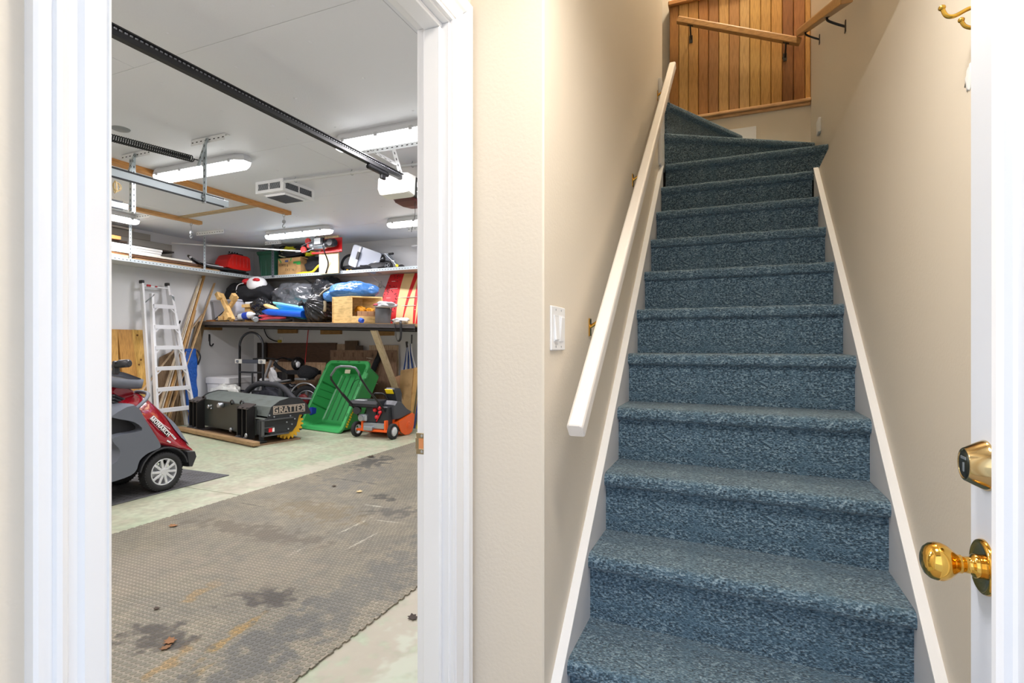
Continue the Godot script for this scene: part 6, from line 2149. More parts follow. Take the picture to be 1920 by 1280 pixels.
	part("base", st, mats.black, c)
	st = g()
	blob(st, V(-6.12, 0.14, 6.25), Vector3(0.04, 0.05, 0.04), 0.1, 0.1, 3)
	part("knob", st, mat(rgb(196, 32, 40), 0.4), c)

func scooter():
	var s = thing("mobility_scooter", "red and grey mobility scooter, its front half showing at the left of the doorway", "mobility scooter", at(-4.75, 0, 2.6))
	var red = mat(rgb(150, 18, 34), 0.16, 0.1, {"clearcoat_enabled": true, "clearcoat": 1.0, "clearcoat_roughness": 0.05})
	var grey = mat(rgb(98, 103, 112), 0.5)
	var dark = mat(rgb(40, 41, 45), 0.55)
	var st = g()
	# hood: cross sections from the dash to the nose: depth, crest height, shoulder height, lower edge
	var secs = [[2.80, 0.775, 0.752, 0.735], [2.87, 0.80, 0.73, 0.635], [2.94, 0.822, 0.69, 0.525], [3.0, 0.824, 0.625, 0.41], [3.06, 0.775, 0.56, 0.382], [3.13, 0.705, 0.49, 0.357], [3.20, 0.635, 0.425, 0.332], [3.26, 0.575, 0.38, 0.31], [3.30, 0.515, 0.35, 0.295], [3.325, 0.44, 0.33, 0.29], [3.335, 0.36, 0.31, 0.288]]
	var hood_pt = func(q, u):     # u from -1 to 1 across
		var a = absf(u)
		var w = 0.30 - 0.05 * smoothstep(3.1, 3.34, q[0])
		var xx
		var yy
		if a < 0.62:
			var f = a / 0.62
			xx = f * (w - 0.055)
			yy = lerpf(q[1], q[2], f * f * (1.0 + 0.0 * f))
		else:
			var f = (a - 0.62) / 0.38
			xx = (w - 0.055) + 0.055 * sin(f * PI / 2.0)
			yy = lerpf(q[2], q[3], f)
		return V(-4.745 + xx * signf(u), yy, q[0])
	var hr = []
	for q in secs:
		var r = []
		for i in 27: r.append(hood_pt.call(q, -1.0 + i / 13.0))
		hr.append(r)
	loft(st, hr, true, true, 1)
	part("hood", st, red, s, "glossy dark red front hood")
	st = g()
	hr = []
	for q in [[3.14, 0.705, 0.49, 0.357], [3.20, 0.641, 0.431, 0.332], [3.262, 0.581, 0.386, 0.31], [3.305, 0.52, 0.355, 0.295], [3.331, 0.445, 0.335, 0.29], [3.341, 0.38, 0.315, 0.288]]:
		var k = (q[0] - 3.14) / 0.2
		hr.append([hood_pt.call(q, 0.30), hood_pt.call(q, 0.30 + 0.15 * minf(1.0, k * 2.5)), hood_pt.call(q, 0.30 + 0.29 * minf(1.0, k * 2.5))])
	for i in hr.size() - 1:
		for j in 2: quad_o(st, hr[i][j] + Vector3(0.004, 0.006, 0), hr[i][j + 1] + Vector3(0.004, 0.006, 0), hr[i + 1][j + 1] + Vector3(0.004, 0.006, 0), hr[i + 1][j] + Vector3(0.004, 0.006, 0), V(-4.8, 0.2, 3.0), 1)
	part("nose_panel", st, grey, s, "grey nose panel")
	st = g()
	tube(st, [hood_pt.call(secs[3], 0.64) + Vector3(0.004, 0.004, 0), hood_pt.call(secs[4], 0.63) + Vector3(0.004, 0.004, 0), hood_pt.call(secs[5], 0.60) + Vector3(0.004, 0.004, 0)], 0.004, 6)
	part("trim_line", st, mat(rgb(230, 200, 204), 0.3), s)
	st = g()
	slab(st, smooth2([Vector2(2.62, 0.70), Vector2(2.79, 0.765), Vector2(2.885, 0.62), Vector2(2.955, 0.50), Vector2(3.005, 0.405), Vector2(2.99, 0.372), Vector2(2.90, 0.35), Vector2(2.83, 0.30), Vector2(2.79, 0.21), Vector2(2.64, 0.175), Vector2(2.2, 0.15), Vector2(1.55, 0.15), Vector2(1.55, 0.20), Vector2(2.2, 0.21), Vector2(2.60, 0.30), Vector2(2.68, 0.40), Vector2(2.62, 0.50), Vector2(2.68, 0.535), Vector2(2.85, 0.55), Vector2(2.79, 0.625), Vector2(2.66, 0.67)], 3), -5.06, -4.425, 0.97, 0.08, 1)
	part("body_panel", st, grey, s, "grey side panel with a storage opening")
	st = g()
	bx(st, -4.95, -4.52, 0.5, 0.70, 2.62, 2.92, 0.01)
	part("storage_recess", st, dark, s)
	st = g()
	tube(st, curve([V(-4.75, 0.80, 2.95), V(-4.75, 0.832, 3.005), V(-4.60, 0.825, 3.0), V(-4.48, 0.78, 2.90), V(-4.455, 0.72, 2.81)]), 0.016, 8)
	part("dash_rim", st, grey, s)
	st = g()
	for w in [[-4.53, -4.42], [-5.08, -4.97]]:
		var pts = arc(V((w[0] + w[1]) / 2.0, 0.165, 3.03), 0.205, 12, 168, 14, Vector3(0, 0, -1), Vector3.UP)
		for i in pts.size() - 1: bar(st, pts[i], pts[i + 1] + (pts[i + 1] - pts[i]) * 0.1, absf(w[1] - w[0]), 0.012, (pts[i] - V((w[0] + w[1]) / 2.0, 0.165, 3.03)).normalized(), 0.002)
	part("wheel_arch", st, dark, s)
	st = g()
	slab(st, [Vector2(3.24, 0.30), Vector2(3.315, 0.29), Vector2(3.33, 0.24), Vector2(3.29, 0.155), Vector2(3.26, 0.16), Vector2(3.25, 0.22)], -5.05, -4.44, 0.95, 0.04)
	part("bumper", st, dark, s)
	var tyre = mat(rgb(30, 30, 32), 0.75)
	var rim = mat(rgb(214, 216, 220), 0.3, 0.4)
	for q in [[-4.475, 3.03], [-5.03, 3.03], [-4.475, 1.75], [-5.03, 1.75]]:
		disc_wheel(s, V(q[0], 0.168, q[1]), 0.165, 0.105, 0.113, tyre, rim, 10, Vector3.RIGHT * (1.0 if q[0] > -4.8 else -1.0), 44)
	# tiller
	st = g()
	bar(st, V(-4.75, 0.90, 2.79), V(-4.75, 0.78, 2.93), 0.13, 0.13, Vector3(0, 1, 1), 0.02)
	bar(st, V(-4.75, 1.03, 2.70), V(-4.75, 0.88, 2.80), 0.10, 0.09, Vector3(0, 1, 1), 0.02)
	part("tiller", st, red, s, "red steering column")
	st = g()
	for k in 4:
		var ring = []
		bo(st, V(-4.75, 0.70 + k * 0.03, 2.84 + 0.0 * k), Vector3(0.24 - 0.02 * k, 0.022, 0.22 - 0.02 * k), Basis(Vector3.RIGHT, -0.5), 0.008)
	part("bellows", st, dark, s)
	st = g()
	var tray = func(y, a, b2): return rrect(V(-4.75, y, 2.85), Vector3(1, -0.22, 0).normalized(), Vector3(0, -0.12, -1).normalized(), a, b2, 0.09, 6)
	loft(st, [tray.call(0.90, 0.12, 0.10), tray.call(0.915, 0.17, 0.135), tray.call(0.985, 0.18, 0.145), tray.call(0.99, 0.165, 0.13), tray.call(0.925, 0.15, 0.118)], true, true, 1)
	part("tray", st, grey, s, "grey tray round the controls")
	st = g()
	loft(st, [tray.call(0.95, 0.155, 0.122), tray.call(0.953, 0.15, 0.118)], true, true, -1)
	part("tray_liner", st, mats.black, s)
	st = g()
	tube(st, [V(-4.92, 1.05, 2.70), V(-4.42, 1.075, 2.72)], 0.014, 8)
	part("handlebar", st, mats.black, s)
	st = g()
	for x in [-4.50, -5.0]:
		cyl(st, V(x - 0.055, 1.085, 2.74), V(x + 0.055, 1.092, 2.76), 0.032, 16, 0.012)
		bx(st, x - 0.075, x - 0.045, 1.0, 1.11, 2.70, 2.745, 0.008)
	part("grip", st, mat(rgb(46, 47, 50), 0.4), s)
	st = g()
	bx(st, -5.02, -4.48, 0.19, 0.21, 1.55, 2.6, 0.005)
	part("floor_mat", st, mats.rubber, s)
	st = g()
	slab(st, [Vector2(1.45, 0.55), Vector2(1.95, 0.58), Vector2(2.0, 0.63), Vector2(1.96, 0.67), Vector2(1.55, 0.66), Vector2(1.42, 1.10), Vector2(1.34, 1.12), Vector2(1.36, 0.6)], -5.0, -4.5, 0.93, 0.05)
	part("seat", st, mats.black, s)
	st = g()
	slab(st, [Vector2(1.4, 0.2), Vector2(1.4, 0.5), Vector2(1.5, 0.56), Vector2(1.9, 0.5), Vector2(2.05, 0.22)], -5.0, -4.5, 0.95, 0.05)
	part("rear_body", st, red, s)
	# lettering on the side: runs down the flank
	var dir = Vector3(0, 0.488 - 0.633, -(3.049 - 2.922)).normalized()
	var up = Vector3.RIGHT.cross(dir).normalized()
	var bs = Basis(dir, up, Vector3.RIGHT)
	st = g()
	bar(st, V(-4.4405, 0.650, 2.945), V(-4.4405, 0.435, 3.130), 0.006, 0.007, Vector3.RIGHT, 0.001)
	bar(st, V(-4.4405, 0.470, 3.10), V(-4.4405, 0.425, 3.135), 0.014, 0.007, Vector3.RIGHT, 0.001)
	bar(st, V(-4.4405, 0.425, 3.06), V(-4.4405, 0.405, 3.09), 0.012, 0.007, Vector3.RIGHT, 0.001)
	part("stripe", st, mat(rgb(236, 238, 240), 0.3), s, "white stripe")
	st = g()
	bar(st, V(-4.446, 0.640, 2.930), V(-4.446, 0.465, 3.083), 0.042, 0.007, Vector3.RIGHT, 0.001)
	part("stripe_ground", st, mat(rgb(40, 12, 18), 0.3), s)
	text("lettering", "MONARCH", 0.046, 0.003, Transform3D(bs, at(-4.441, 0.553, 3.004) - s.position), mat(rgb(246, 246, 246), 0.4), s)

func sweeper():
	var o = Vector2(-5.36, 5.0)
	var e1 = Vector2(-0.97, 0.2425)
	var e2 = Vector2(0.2425, 0.97)
	var W = func(sv, t, y): return V(o.x + e1.x * sv + e2.x * t, y, o.y + e1.y * sv + e2.y * t)
	var E1 = Vector3(e1.x, 0, -e1.y)
	var E2 = Vector3(e2.x, 0, -e2.y)
	var B = Basis(-E1, Vector3.UP, -E2)       # x to the right, z towards the viewer
	var steel = mat(rgb(44, 46, 48), 0.42, 0.2)
	var hoodm = mat(rgb(104, 112, 108), 0.5, 0.15, {"albedo_texture": tex.dirty, "uv1_triplanar": true, "uv1_scale": Vector3(0.8, 3, 3)})
	var p = thing("skid_board", "flat brown plywood base with a timber along its front under the sweeper", "wooden base", at(-6.3, 0, 5.2))
	var st = g()
	loft(st, [[W.call(-0.04, -0.24, 0.0), W.call(2.0, -0.24, 0.0), W.call(2.0, 0.42, 0.0), W.call(-0.01, 0.42, 0.0)], [W.call(-0.04, -0.24, 0.018), W.call(2.0, -0.24, 0.018), W.call(2.0, 0.42, 0.018), W.call(-0.01, 0.42, 0.018)]], true, true, -1)
	part("plywood_sheet", st, wood(rgb(126, 100, 76), Vector3(1, 5, 5)), p)
	st = g()
	bar(st, W.call(-0.10, -0.215, 0.042), W.call(2.02, -0.245, 0.042), 0.08, 0.048, Vector3.UP, 0.004)
	part("timber", st, wood(rgb(160, 130, 92), Vector3(1, 6, 6)), p)
	var s = thing("sweeper_attachment", "black steel rotary sweeper attachment with a grey hood and yellow toothed disc", "sweeper", at(-6.3, 0.02, 5.3))
	# hood
	var prof = [Vector2(-0.015, 0.34), Vector2(0.03, 0.455), Vector2(0.14, 0.52), Vector2(0.28, 0.552), Vector2(0.40, 0.535), Vector2(0.50, 0.45), Vector2(0.56, 0.335), Vector2(0.54, 0.33), Vector2(0.48, 0.42), Vector2(0.39, 0.51), Vector2(0.28, 0.53), Vector2(0.15, 0.50), Vector2(0.05, 0.44), Vector2(0.01, 0.34)]
	st = g()
	prism(st, prof, func(q): return W.call(0.0, q.x, q.y), func(q): return W.call(1.95, q.x, q.y))
	part("hood", st, hoodm, s, "grey sheet hood")
	for sv in [-0.012, 1.95]:
		st = g()
		prism(st, [Vector2(-0.03, 0.33), Vector2(0.02, 0.46), Vector2(0.13, 0.53), Vector2(0.28, 0.562), Vector2(0.41, 0.545), Vector2(0.51, 0.46), Vector2(0.575, 0.325), Vector2(0.40, 0.325), Vector2(0.36, 0.19), Vector2(0.30, 0.12), Vector2(0.02, 0.12), Vector2(-0.10, 0.17), Vector2(-0.10, 0.30)], func(q): return W.call(sv, q.x, q.y), func(q): return W.call(sv + 0.012, q.x, q.y))
		part("end_plate", st, steel, s)
	# lettering plate on the right end
	var bs = Basis(E2, Vector3.UP, -E1)
	text("lettering", "GRATTEX", 0.105, 0.008, Transform3D(bs * Basis(Vector3(0, 0, 1), 0.0), W.call(-0.014, 0.26, 0.415)), mat(rgb(186, 172, 158), 0.4, 0.5), s)
	st = g()
	var ring = func(sv, t0, t1, y0, y1): return [W.call(sv, t0, y0), W.call(sv, t1, y0), W.call(sv, t1, y1), W.call(sv, t0, y1)]
	for q in [[0.05, 0.47, 0.362, 0.372], [0.05, 0.47, 0.458, 0.468], [0.04, 0.05, 0.362, 0.468], [0.47, 0.48, 0.362, 0.468]]: loft(st, [ring.call(-0.012, q[0], q[1], q[2], q[3]), ring.call(-0.018, q[0], q[1], q[2], q[3])], true, true, -1)
	part("name_plate_edge", st, mat(rgb(186, 172, 158), 0.4, 0.5), s)
	# hydraulic arm box below the plate
	st = g()
	for q in [[-0.11, 0.30, 0.298, 0.312], [-0.11, 0.24, 0.105, 0.120]]: loft(st, [ring.call(0.0, q[0], q[1], q[2], q[3]), ring.call(-0.045, q[0], q[1], q[2], q[3])], true, true, -1)
	loft(st, [ring.call(-0.012, -0.11, -0.09, 0.11, 0.31), ring.call(-0.045, -0.11, -0.09, 0.11, 0.31)], true, true, -1)
	loft(st, [ring.call(-0.012, -0.08, 0.05, 0.205, 0.215), ring.call(-0.03, -0.08, 0.05, 0.205, 0.215)], true, true, -1)
	part("flange", st, mat(rgb(86, 88, 90), 0.35, 0.4), s)
	st = g()
	loft(st, [ring.call(-0.016, -0.02, 0.025, 0.15, 0.20), ring.call(-0.02, -0.02, 0.025, 0.15, 0.20)], true, true, -1)
	var rf = part("reflector", st, mat(rgb(214, 30, 40), 0.3), s, "red and white reflector")
	st = g()
	loft(st, [ring.call(-0.0165, 0.028, 0.055, 0.15, 0.20), ring.call(-0.0205, 0.028, 0.055, 0.15, 0.20)], true, true, -1)
	part("white_half", st, mat(rgb(240, 240, 240), 0.3), rf)
	st = g()
	for q in [[0.05, 0.335], [0.27, 0.325], [0.22, 0.25], [0.33, 0.28], [0.29, 0.215], [0.24, 0.16], [-0.01, 0.36], [0.46, 0.455], [0.46, 0.385]]: cyl(st, W.call(-0.012, q[0], q[1]), W.call(-0.026, q[0], q[1]), 0.010, 10)
	part("bolt", st, mats.steel, s)
	# toothed disc and brush
	var yel = mat(rgb(214, 164, 32), 0.5)
	st = g()
	var c = W.call(0.03, 0.27, 0.232)
	var poly = []
	for k in 22:
		var a = TAU * k / 22.0
		var da = TAU / 22.0
		poly.append(Vector2(cos(a), sin(a)) * 0.168)
		poly.append(Vector2(cos(a + da * 0.35), sin(a + da * 0.35)) * 0.208)
		poly.append(Vector2(cos(a + da * 0.6), sin(a + da * 0.6)) * 0.208)
	for sv in [0.02, 0.08]:
		prism(st, poly, func(q): return W.call(sv, 0.27 + q.x, 0.232 + q.y), func(q): return W.call(sv + 0.012, 0.27 + q.x, 0.232 + q.y))
	part("toothed_disc", st, yel, s, "yellow toothed disc")
	st = g()
	cyl(st, W.call(0.1, 0.27, 0.232), W.call(1.93, 0.27, 0.232), 0.185, 28, 0.01)
	part("brush_roller", st, mat(rgb(26, 26, 26), 0.95), s)
	# mounting plate facing the viewer
	st = g()
	loft(st, [[W.call(0.25, -0.05, 0.09), W.call(1.88, -0.05, 0.09), W.call(1.88, -0.03, 0.09), W.call(0.25, -0.03, 0.09)], [W.call(0.25, -0.05, 0.452), W.call(1.88, -0.05, 0.47), W.call(1.88, -0.03, 0.47), W.call(0.25, -0.03, 0.452)]], true, true, -1)
	part("mount_plate", st, mat(rgb(52, 57, 54), 0.35, 0.2), s)
	st = g()
	loft(st, [[W.call(0.0, -0.05, 0.30), W.call(0.30, -0.05, 0.30), W.call(0.30, 0.03, 0.30), W.call(0.0, 0.03, 0.30)], [W.call(0.0, -0.05, 0.315), W.call(0.30, -0.05, 0.315), W.call(0.30, 0.03, 0.315), W.call(0.0, 0.03, 0.315)]], true, true, -1)
	part("ledge", st, mat(rgb(120, 126, 120), 0.5, 0.2), s)
	for q in [0.27, 1.66]:
		st = g()
		for w in [0.0, 0.11, 0.235]:
			bo(st, W.call(q + w, -0.10, 0.25), Vector3(0.018, 0.40, 0.11), B, 0.002)
		var br = part("bracket", st, mat(rgb(28, 27, 27), 0.4, 0.2), s, "black loader coupling bracket")
		st = g()
		bo(st, W.call(q + 0.118, -0.095, 0.455), Vector3(0.27, 0.014, 0.13), B * Basis(Vector3.RIGHT, 0.45), 0.002)
		part("top_lip", st, mat(rgb(66, 60, 58), 0.45, 0.2), br)
		st = g()
		bo(st, W.call(q + 0.118, -0.12, 0.045), Vector3(0.26, 0.014, 0.13), B * Basis(Vector3.RIGHT, -0.3), 0.002)
		for w in [0.02, 0.215]: bo(st, W.call(q + w, -0.15, 0.05), Vector3(0.05, 0.06, 0.05), B, 0.006)
		part("foot", st, mat(rgb(70, 70, 72), 0.5, 0.2), br)
		st = g()
		tube(st, arc(W.call(q + (0.30 if q < 1.0 else -0.02), -0.06, 0.47), 0.04, 0, 180, 10, -E1, Vector3.UP), 0.012, 8)
		part("lug", st, mats.black_gloss, br)
	st = g()
	for q in [[1.50, 0.37, 0.028], [1.42, 0.39, 0.014], [1.415, 0.35, 0.012], [0.62, 0.35, 0.013], [0.62, 0.31, 0.013], [0.56, 0.32, 0.013], [0.86, 0.105, 0.028]]: cyl(st, W.call(q[0], -0.05, q[1]), W.call(q[0], -0.075, q[1]), q[2], 14, 0.004)
	cyl(st, W.call(1.10, -0.05, 0.415), W.call(1.10, -0.12, 0.42), 0.036, 18, 0.008)
	cyl(st, W.call(0.27, -0.15, 0.10), W.call(0.27, -0.165, 0.10), 0.028, 14, 0.004)
	part("bolt", st, mats.steel, s)
	st = g()
	tube(st, curve([W.call(1.05, -0.06, 0.455), W.call(0.92, -0.06, 0.46), W.call(0.84, -0.06, 0.45)]), 0.012, 8)
	tube(st, arc(W.call(0.83, -0.06, 0.455), 0.045, 0, 180, 10, -E1, Vector3.UP), 0.011, 8)
	part("hose", st, mats.black_gloss, s)
	# stand leg
	st = g()
	bo(st, W.call(0.08, -0.06, 0.17), Vector3(0.045, 0.26, 0.045), B, 0.004)
	bo(st, W.call(0.15, -0.06, 0.20), Vector3(0.07, 0.18, 0.02), B, 0.004)
	bo(st, W.call(0.07, -0.075, 0.035), Vector3(0.13, 0.02, 0.10), B, 0.006)
	part("stand_leg", st, steel, s)
	st = g()
	bo(st, W.call(1.93, -0.03, 0.22), Vector3(0.045, 0.36, 0.045), B, 0.004)
	bo(st, W.call(1.93, -0.03, 0.03), Vector3(0.10, 0.02, 0.10), B, 0.006)
	part("stand_leg", st, steel, s)

func green_tub():
	var A = Vector3(-5.975, 0.006, -6.095)
	var Bq = Vector3(-5.04, 0.006, -5.925)
	var C = Vector3(-5.875, 1.0, -6.638)
	var ex = (Bq - A).normalized()
	var ey = (C - A)
	ey = (ey - ex * ex.dot(ey)).normalized()
	var ez = ex.cross(ey).normalized()          # out of the open side, towards the viewer
	var Lx = 0.955
	var Ly = 1.137
	var o = thing("green_tub", "large green plastic cart tub tipped up on its end against the boards", "tub", A)
	var green = mat(rgb(56, 156, 84), 0.36)
	var gd = mat(rgb(30, 124, 56), 0.45, 0.0, {"albedo_texture": tex.dirty, "uv1_triplanar": true})
	var R = func(x0, x1, y0, y1, z, r): return rrect(ex * ((x0 + x1) / 2.0) + ey * ((y0 + y1) / 2.0) + ez * z, ex, ey, (x1 - x0) / 2.0, (y1 - y0) / 2.0, r, 5)
	var st = g()
	# outside, lip, inside as one skin
	var rings = [R.call(0.08, Lx - 0.08, 0.22, Ly - 0.08, -0.32, 0.06), R.call(0.06, Lx - 0.06, 0.19, Ly - 0.07, -0.305, 0.07), R.call(0.035, Lx - 0.035, 0.03, Ly - 0.035, -0.03, 0.08), R.call(0.0, Lx, 0.0, Ly, -0.03, 0.09), R.call(0.0, Lx, 0.0, Ly, 0.0, 0.09), R.call(0.008, Lx - 0.008, 0.008, Ly - 0.008, 0.008, 0.085), R.call(0.045, Lx - 0.045, 0.05, Ly - 0.045, 0.008, 0.07), R.call(0.052, Lx - 0.052, 0.06, Ly - 0.052, 0.0, 0.07), R.call(0.085, Lx - 0.085, 0.22, Ly - 0.095, -0.275, 0.05), R.call(0.105, Lx - 0.105, 0.25, Ly - 0.115, -0.29, 0.04)]
	for i in rings.size() - 1:
		var n = rings[i].size()
		for k in n:
			var k2 = (k + 1) % n
			var mid = ex * Lx / 2.0 + ey * Ly / 2.0 + ez * -0.1
			var cc = mid if i < 5 else (mid + (rings[i][k] - mid) * 3.0)
			quad_o(st, rings[i][k], rings[i][k2], rings[i + 1][k2], rings[i + 1][k], cc, -1)
	fan(st, rings[0], ex * Lx / 2.0 + ey * Ly / 2.0)
	fan(st, rings[-1], ex * Lx / 2.0 + ey * Ly / 2.0 + ez * -3.0)
	part("shell", st, green, o)
	# ribs on the tub floor
	st = g()
	for k in 6:
		var x = 0.17 + k * 0.122
		bar(st, ex * x + ey * 0.27 + ez * -0.287, ex * x + ey * (Ly - 0.13) + ez * -0.287, 0.018, 0.018, ez, 0.004)
	part("floor_rib", st, gd, o)
	for y in [0.42, 0.78]:
		for s in [0, 1]:
			var xa = 0.056 if s == 0 else Lx - 0.056
			var xb = 0.088 if s == 0 else Lx - 0.088
			st = g()
			bar(st, ex * xa + ey * y + ez * -0.01, ex * xb + ey * (y + 0.0) + ez * -0.27, 0.02, 0.02, ey, 0.004)
			part("side_rib", st, gd, o)
	for y in [0.55, 0.66, 0.76]:
		st = g()
		bar(st, ex * 0.058 + ey * y + ez * -0.03, ex * 0.087 + ey * (y + 0.03) + ez * -0.26, 0.008, 0.008, ey, 0.002)
		part("side_rib", st, gd, o)
	st = g()
	for y in [0.28, 0.50, 0.74, 0.98]:
		for x in [0.022, Lx - 0.022]:
			bo(st, ex * x + ey * y + ez * 0.008, Vector3(0.022, 0.05, 0.012), Basis(ex, ey, ez), 0.003)
	for x in [0.25, 0.5, 0.72]: bo(st, ex * x + ey * (Ly - 0.022) + ez * 0.008, Vector3(0.05, 0.02, 0.012), Basis(ex, ey, ez), 0.003)
	part("rim_slot", st, gd, o)
	st = g()
	for y in [0.48, 0.90]: bo(st, ex * (Lx + 0.01) + ey * y + ez * -0.02, Vector3(0.04, 0.10, 0.045), Basis(ex, ey, ez), 0.01)
	part("rim_lug", st, green, o)
	# yellow lettering on the right flank
	var q0 = ex * (Lx - 0.028) + ey * 0.30 + ez * -0.06
	var fx = ey
	var fz = (ex * 0.96 + ez * -0.2).normalized()
	var fy = fz.cross(fx).normalized()
	st = g()
	for k in 10: bo(st, q0 + fx * (-0.17 + 0.036 * k) + fz * 0.010 + fy * (0.006 * (k % 3) - 0.006), Vector3(0.024 + 0.004 * (k % 2), (0.042 if k < 5 else 0.026) + 0.008 * (k % 3), 0.004), Basis(fx, fy, fz), 0.002)
	part("printed_mark", st, mat(rgb(236, 206, 40), 0.4), o, "yellow printed mark", "stuff")
	st = g()
	bo(st, ex * 0.34 + ey * (Ly - 0.11) + ez * -0.16, Vector3(0.12, 0.06, 0.004), Basis(ex, (ey + ez * 0.3).normalized(), (ez - ey * 0.3).normalized()), 0.001)
	part("sticker", st, mat(rgb(206, 196, 170), 0.5), o)
	st = g()
	tube(st, curve([ex * 0.45 + ey * 0.72 + ez * -0.27, ex * 0.52 + ey * 0.86 + ez * -0.20, ex * 0.58 + ey * 0.95 + ez * -0.25, ex * 0.72 + ey * 0.9 + ez * -0.27]), 0.004, 6)
	part("cord", st, mats.black, o)

func snow_blower():
	var X = Vector3.RIGHT
	var D = Vector3(0, 0, -1)
	var U = Vector3.UP
	var s = thing("snow_blower", "orange and black snow blower standing before the green tub", "snow blower", at(-4.42, 0, 5.95))
	var orange = mat(rgb(232, 92, 26), 0.35)
	var black = mat(rgb(38, 40, 44), 0.42)
	disc_wheel(s, V(-4.13, 0.103, 5.87), 0.103, 0.055, 0.064, mats.rubber, mat(rgb(206, 208, 212), 0.4), 0, X, 26)
	disc_wheel(s, V(-4.71, 0.103, 5.87), 0.103, 0.055, 0.064, mats.rubber, mat(rgb(206, 208, 212), 0.4), 0, X * -1.0, 26)
	var st = g()
	lathe(st, [Vector2(0.056, 0), Vector2(0.05, 0.006), Vector2(0.02, 0.008), Vector2(0, 0.008)], along(V(-4.1025, 0.103, 5.87), X), 20)
	for k in 12:
		var a = TAU * k / 12.0
		bar(st, V(-4.10, 0.103 + sin(a) * 0.018, 5.87 + cos(a) * 0.018), V(-4.10, 0.103 + sin(a) * 0.05, 5.87 + cos(a) * 0.058), 0.006, 0.008, X, 0.001)
	part("hub_cap", st, mat(rgb(214, 216, 218), 0.4), s)
	# auger housing
	st = g()
	for x in [[-4.73, -4.72], [-4.155, -4.14]]:
		prism(st, [Vector2(6.02, 0.215), Vector2(6.10, 0.225), Vector2(6.36, 0.29), Vector2(6.40, 0.265), Vector2(6.385, 0.12), Vector2(6.34, 0.03), Vector2(6.26, 0.005), Vector2(6.17, 0.01), Vector2(6.08, 0.06), Vector2(6.04, 0.13)], func(p): return V(x[0], p.y, p.x), func(p): return V(x[1], p.y, p.x))
	part("side_plate", st, orange, s)
	st = g()
	var pf = [[6.36, 0.285], [6.22, 0.255], [6.10, 0.23], [6.03, 0.20], [6.02, 0.12], [6.06, 0.05], [6.14, 0.015]]
	for i in pf.size() - 1:
		quad_o(st, V(-4.72, pf[i][1], pf[i][0]), V(-4.155, pf[i][1], pf[i][0]), V(-4.155, pf[i + 1][1], pf[i + 1][0]), V(-4.72, pf[i + 1][1], pf[i + 1][0]), V(-4.43, 0.14, 6.25), -1)
		quad_o(st, V(-4.72, pf[i][1] - 0.004, pf[i][0] + 0.006), V(-4.155, pf[i][1] - 0.004, pf[i][0] + 0.006), V(-4.155, pf[i + 1][1] - 0.004, pf[i + 1][0] + 0.006), V(-4.72, pf[i + 1][1] - 0.004, pf[i + 1][0] + 0.006), V(-4.43, 0.5, 5.0), -1)
	part("auger_housing", st, orange, s)
	st = g()
	lathe(st, [Vector2(0.05, 0.0), Vector2(0.048, 0.006), Vector2(0.035, 0.008), Vector2(0.03, 0.004), Vector2(0.02, 0.01), Vector2(0, 0.012)], along(V(-4.14, 0.135, 6.25), X), 22)
	for k in 3:
		var a = TAU * k / 3.0
		bo(st, V(-4.134, 0.135 + sin(a) * 0.02, 6.25 + cos(a) * 0.02), Vector3(0.008, 0.014, 0.014), Basis(), 0.002)
	part("bearing_cap", st, orange, s)
	st = g()
	cyl(st, V(-4.71, 0.13, 6.24), V(-4.16, 0.13, 6.24), 0.09, 20)
	part("auger", st, mats.rubber, s)
	# frame and engine
	st = g()
	bx(st, -4.70, -4.16, 0.085, 0.115, 5.84, 5.90, 0.003)
	bx(st, -4.62, -4.59, 0.09, 0.22, 5.84, 6.05, 0.003)
	bx(st, -4.25, -4.22, 0.09, 0.24, 5.84, 6.05, 0.003)
	part("chassis", st, orange, s)
	st = g()
	bx(st, -4.60, -4.25, 0.12, 0.20, 5.85, 6.02, 0.01)
	bx(st, -4.66, -4.52, 0.22, 0.31, 5.82, 5.92, 0.015)
	bx(st, -4.56, -4.42, 0.10, 0.16, 5.80, 5.86, 0.01)
	cyl(st, V(-4.60, 0.26, 5.80), V(-4.60, 0.26, 5.84), 0.04, 16)
	part("engine_block", st, mats.steel, s)
	st = g()
	bx(st, -4.56, -4.40, 0.20, 0.42, 5.86, 5.98, 0.012)
	bx(st, -4.40, -4.22, 0.14, 0.42, 5.88, 6.0, 0.012)
	cyl(st, V(-4.70, 0.36, 5.88), V(-4.66, 0.36, 5.80), 0.05, 16)
	part("engine_cover", st, black, s)
	st = g()
	for q in [[-4.41, 0.375, 0.03], [-4.34, 0.40, 0.025], [-4.33, 0.345, 0.025], [-4.38, 0.28, 0.03]]: blob(st, V(q[0], q[1], 5.865), Vector3(q[2], q[2], q[2]), 0.1, 0.1, 3, -99, 14, 10)
	bar(st, V(-4.385, 0.22, 5.86), V(-4.32, 0.33, 5.86), 0.012, 0.012, D, 0.003)
	part("control_knob", st, mat(rgb(206, 32, 42), 0.4), s, "red engine controls")
	st = g()
	slab(st, [Vector2(5.80, 0.455), Vector2(5.83, 0.492), Vector2(6.04, 0.50), Vector2(6.10, 0.49), Vector2(6.10, 0.40), Vector2(5.84, 0.40), Vector2(5.80, 0.42)], -4.80, -4.34, 0.92, 0.04)
	part("top_cover", st, black, s)
	st = g()
	slab(st, [Vector2(5.98, 0.24), Vector2(5.96, 0.44), Vector2(6.02, 0.49), Vector2(6.12, 0.47), Vector2(6.26, 0.36), Vector2(6.38, 0.305), Vector2(6.36, 0.285), Vector2(6.22, 0.262), Vector2(6.08, 0.235)], -4.62, -4.17, 0.92, 0.06)
	part("shroud", st, mat(rgb(62, 64, 70), 0.45), s, "dark grey moulded shroud")
	st = g()
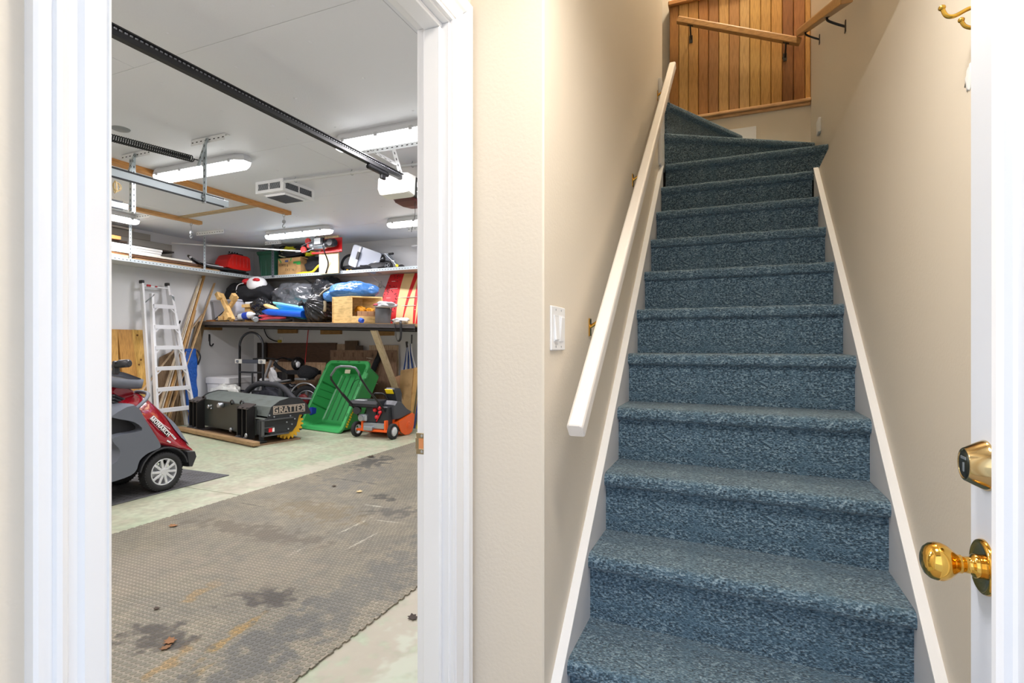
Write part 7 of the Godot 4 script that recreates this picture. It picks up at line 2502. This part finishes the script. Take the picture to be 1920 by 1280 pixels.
	bx(st, -4.72, -4.56, 0.494, 0.499, 5.83, 5.90, 0.001)
	part("label_plate", st, mat(rgb(200, 202, 206), 0.4), s)
	# chute
	st = g()
	slab(st, [Vector2(6.14, 0.42), Vector2(6.10, 0.56), Vector2(6.06, 0.63), Vector2(6.09, 0.655), Vector2(6.22, 0.64), Vector2(6.26, 0.56), Vector2(6.25, 0.42)], -4.40, -4.25, 0.92, 0.02)
	part("chute", st, black, s)
	st = g()
	loft(st, [[V(-4.385, 0.578, 6.086), V(-4.265, 0.578, 6.086), V(-4.265, 0.638, 6.048), V(-4.385, 0.638, 6.048)], [V(-4.385, 0.574, 6.082), V(-4.265, 0.574, 6.082), V(-4.265, 0.634, 6.044), V(-4.385, 0.634, 6.044)]], true, true, -1)
	var wl = part("warning_label", st, mat(rgb(250, 220, 20), 0.4), s, "yellow warning label")
	st = g()
	for k in 3: bar(st, V(-4.37, 0.592 + k * 0.015, 6.073 - k * 0.0095), V(-4.30 - 0.01 * k, 0.592 + k * 0.015, 6.073 - k * 0.0095), 0.005, 0.002, Vector3(0, 0.5, 0.85), 0.0)
	part("print_line", st, mats.black, wl)
	st = g()
	tube(st, [V(-4.54, 0.48, 6.06), V(-4.56, 0.56, 6.04), V(-4.54, 0.575, 6.04), V(-4.44, 0.575, 6.06), V(-4.40, 0.555, 6.08), V(-4.37, 0.47, 6.10)], 0.015, 8)
	part("chute_handle", st, mats.black, s)
	# push handle
	st = g()
	var hp = [V(-4.25, 0.22, 5.98), V(-4.26, 0.30, 5.94), V(-4.27, 0.50, 5.74), V(-4.28, 0.66, 5.56), V(-4.29, 0.82, 5.42), V(-4.285, 0.90, 5.37), V(-4.30, 0.955, 5.33), V(-4.36, 0.97, 5.32), V(-4.52, 0.972, 5.32), V(-4.60, 0.95, 5.33), V(-4.74, 0.85, 5.40), V(-4.765, 0.80, 5.43), V(-4.76, 0.70, 5.52), V(-4.75, 0.52, 5.70), V(-4.745, 0.38, 5.86), V(-4.74, 0.22, 5.98)]
	tube(st, hp, 0.0135, 10)
	part("handle", st, mats.black_gloss, s)
	st = g()
	tube(st, [V(-4.29, 0.86, 5.395), V(-4.285, 0.90, 5.37), V(-4.30, 0.955, 5.33), V(-4.36, 0.97, 5.32), V(-4.52, 0.972, 5.32), V(-4.60, 0.95, 5.33), V(-4.74, 0.85, 5.40)], 0.0145, 10)
	part("grip_bar", st, mat(rgb(120, 122, 128), 0.35, 0.5), s)
	st = g()
	tube(st, [V(-4.75, 0.60, 5.62), V(-4.745, 0.42, 5.82)], 0.020, 8)
	part("clamp", st, mats.black, s)
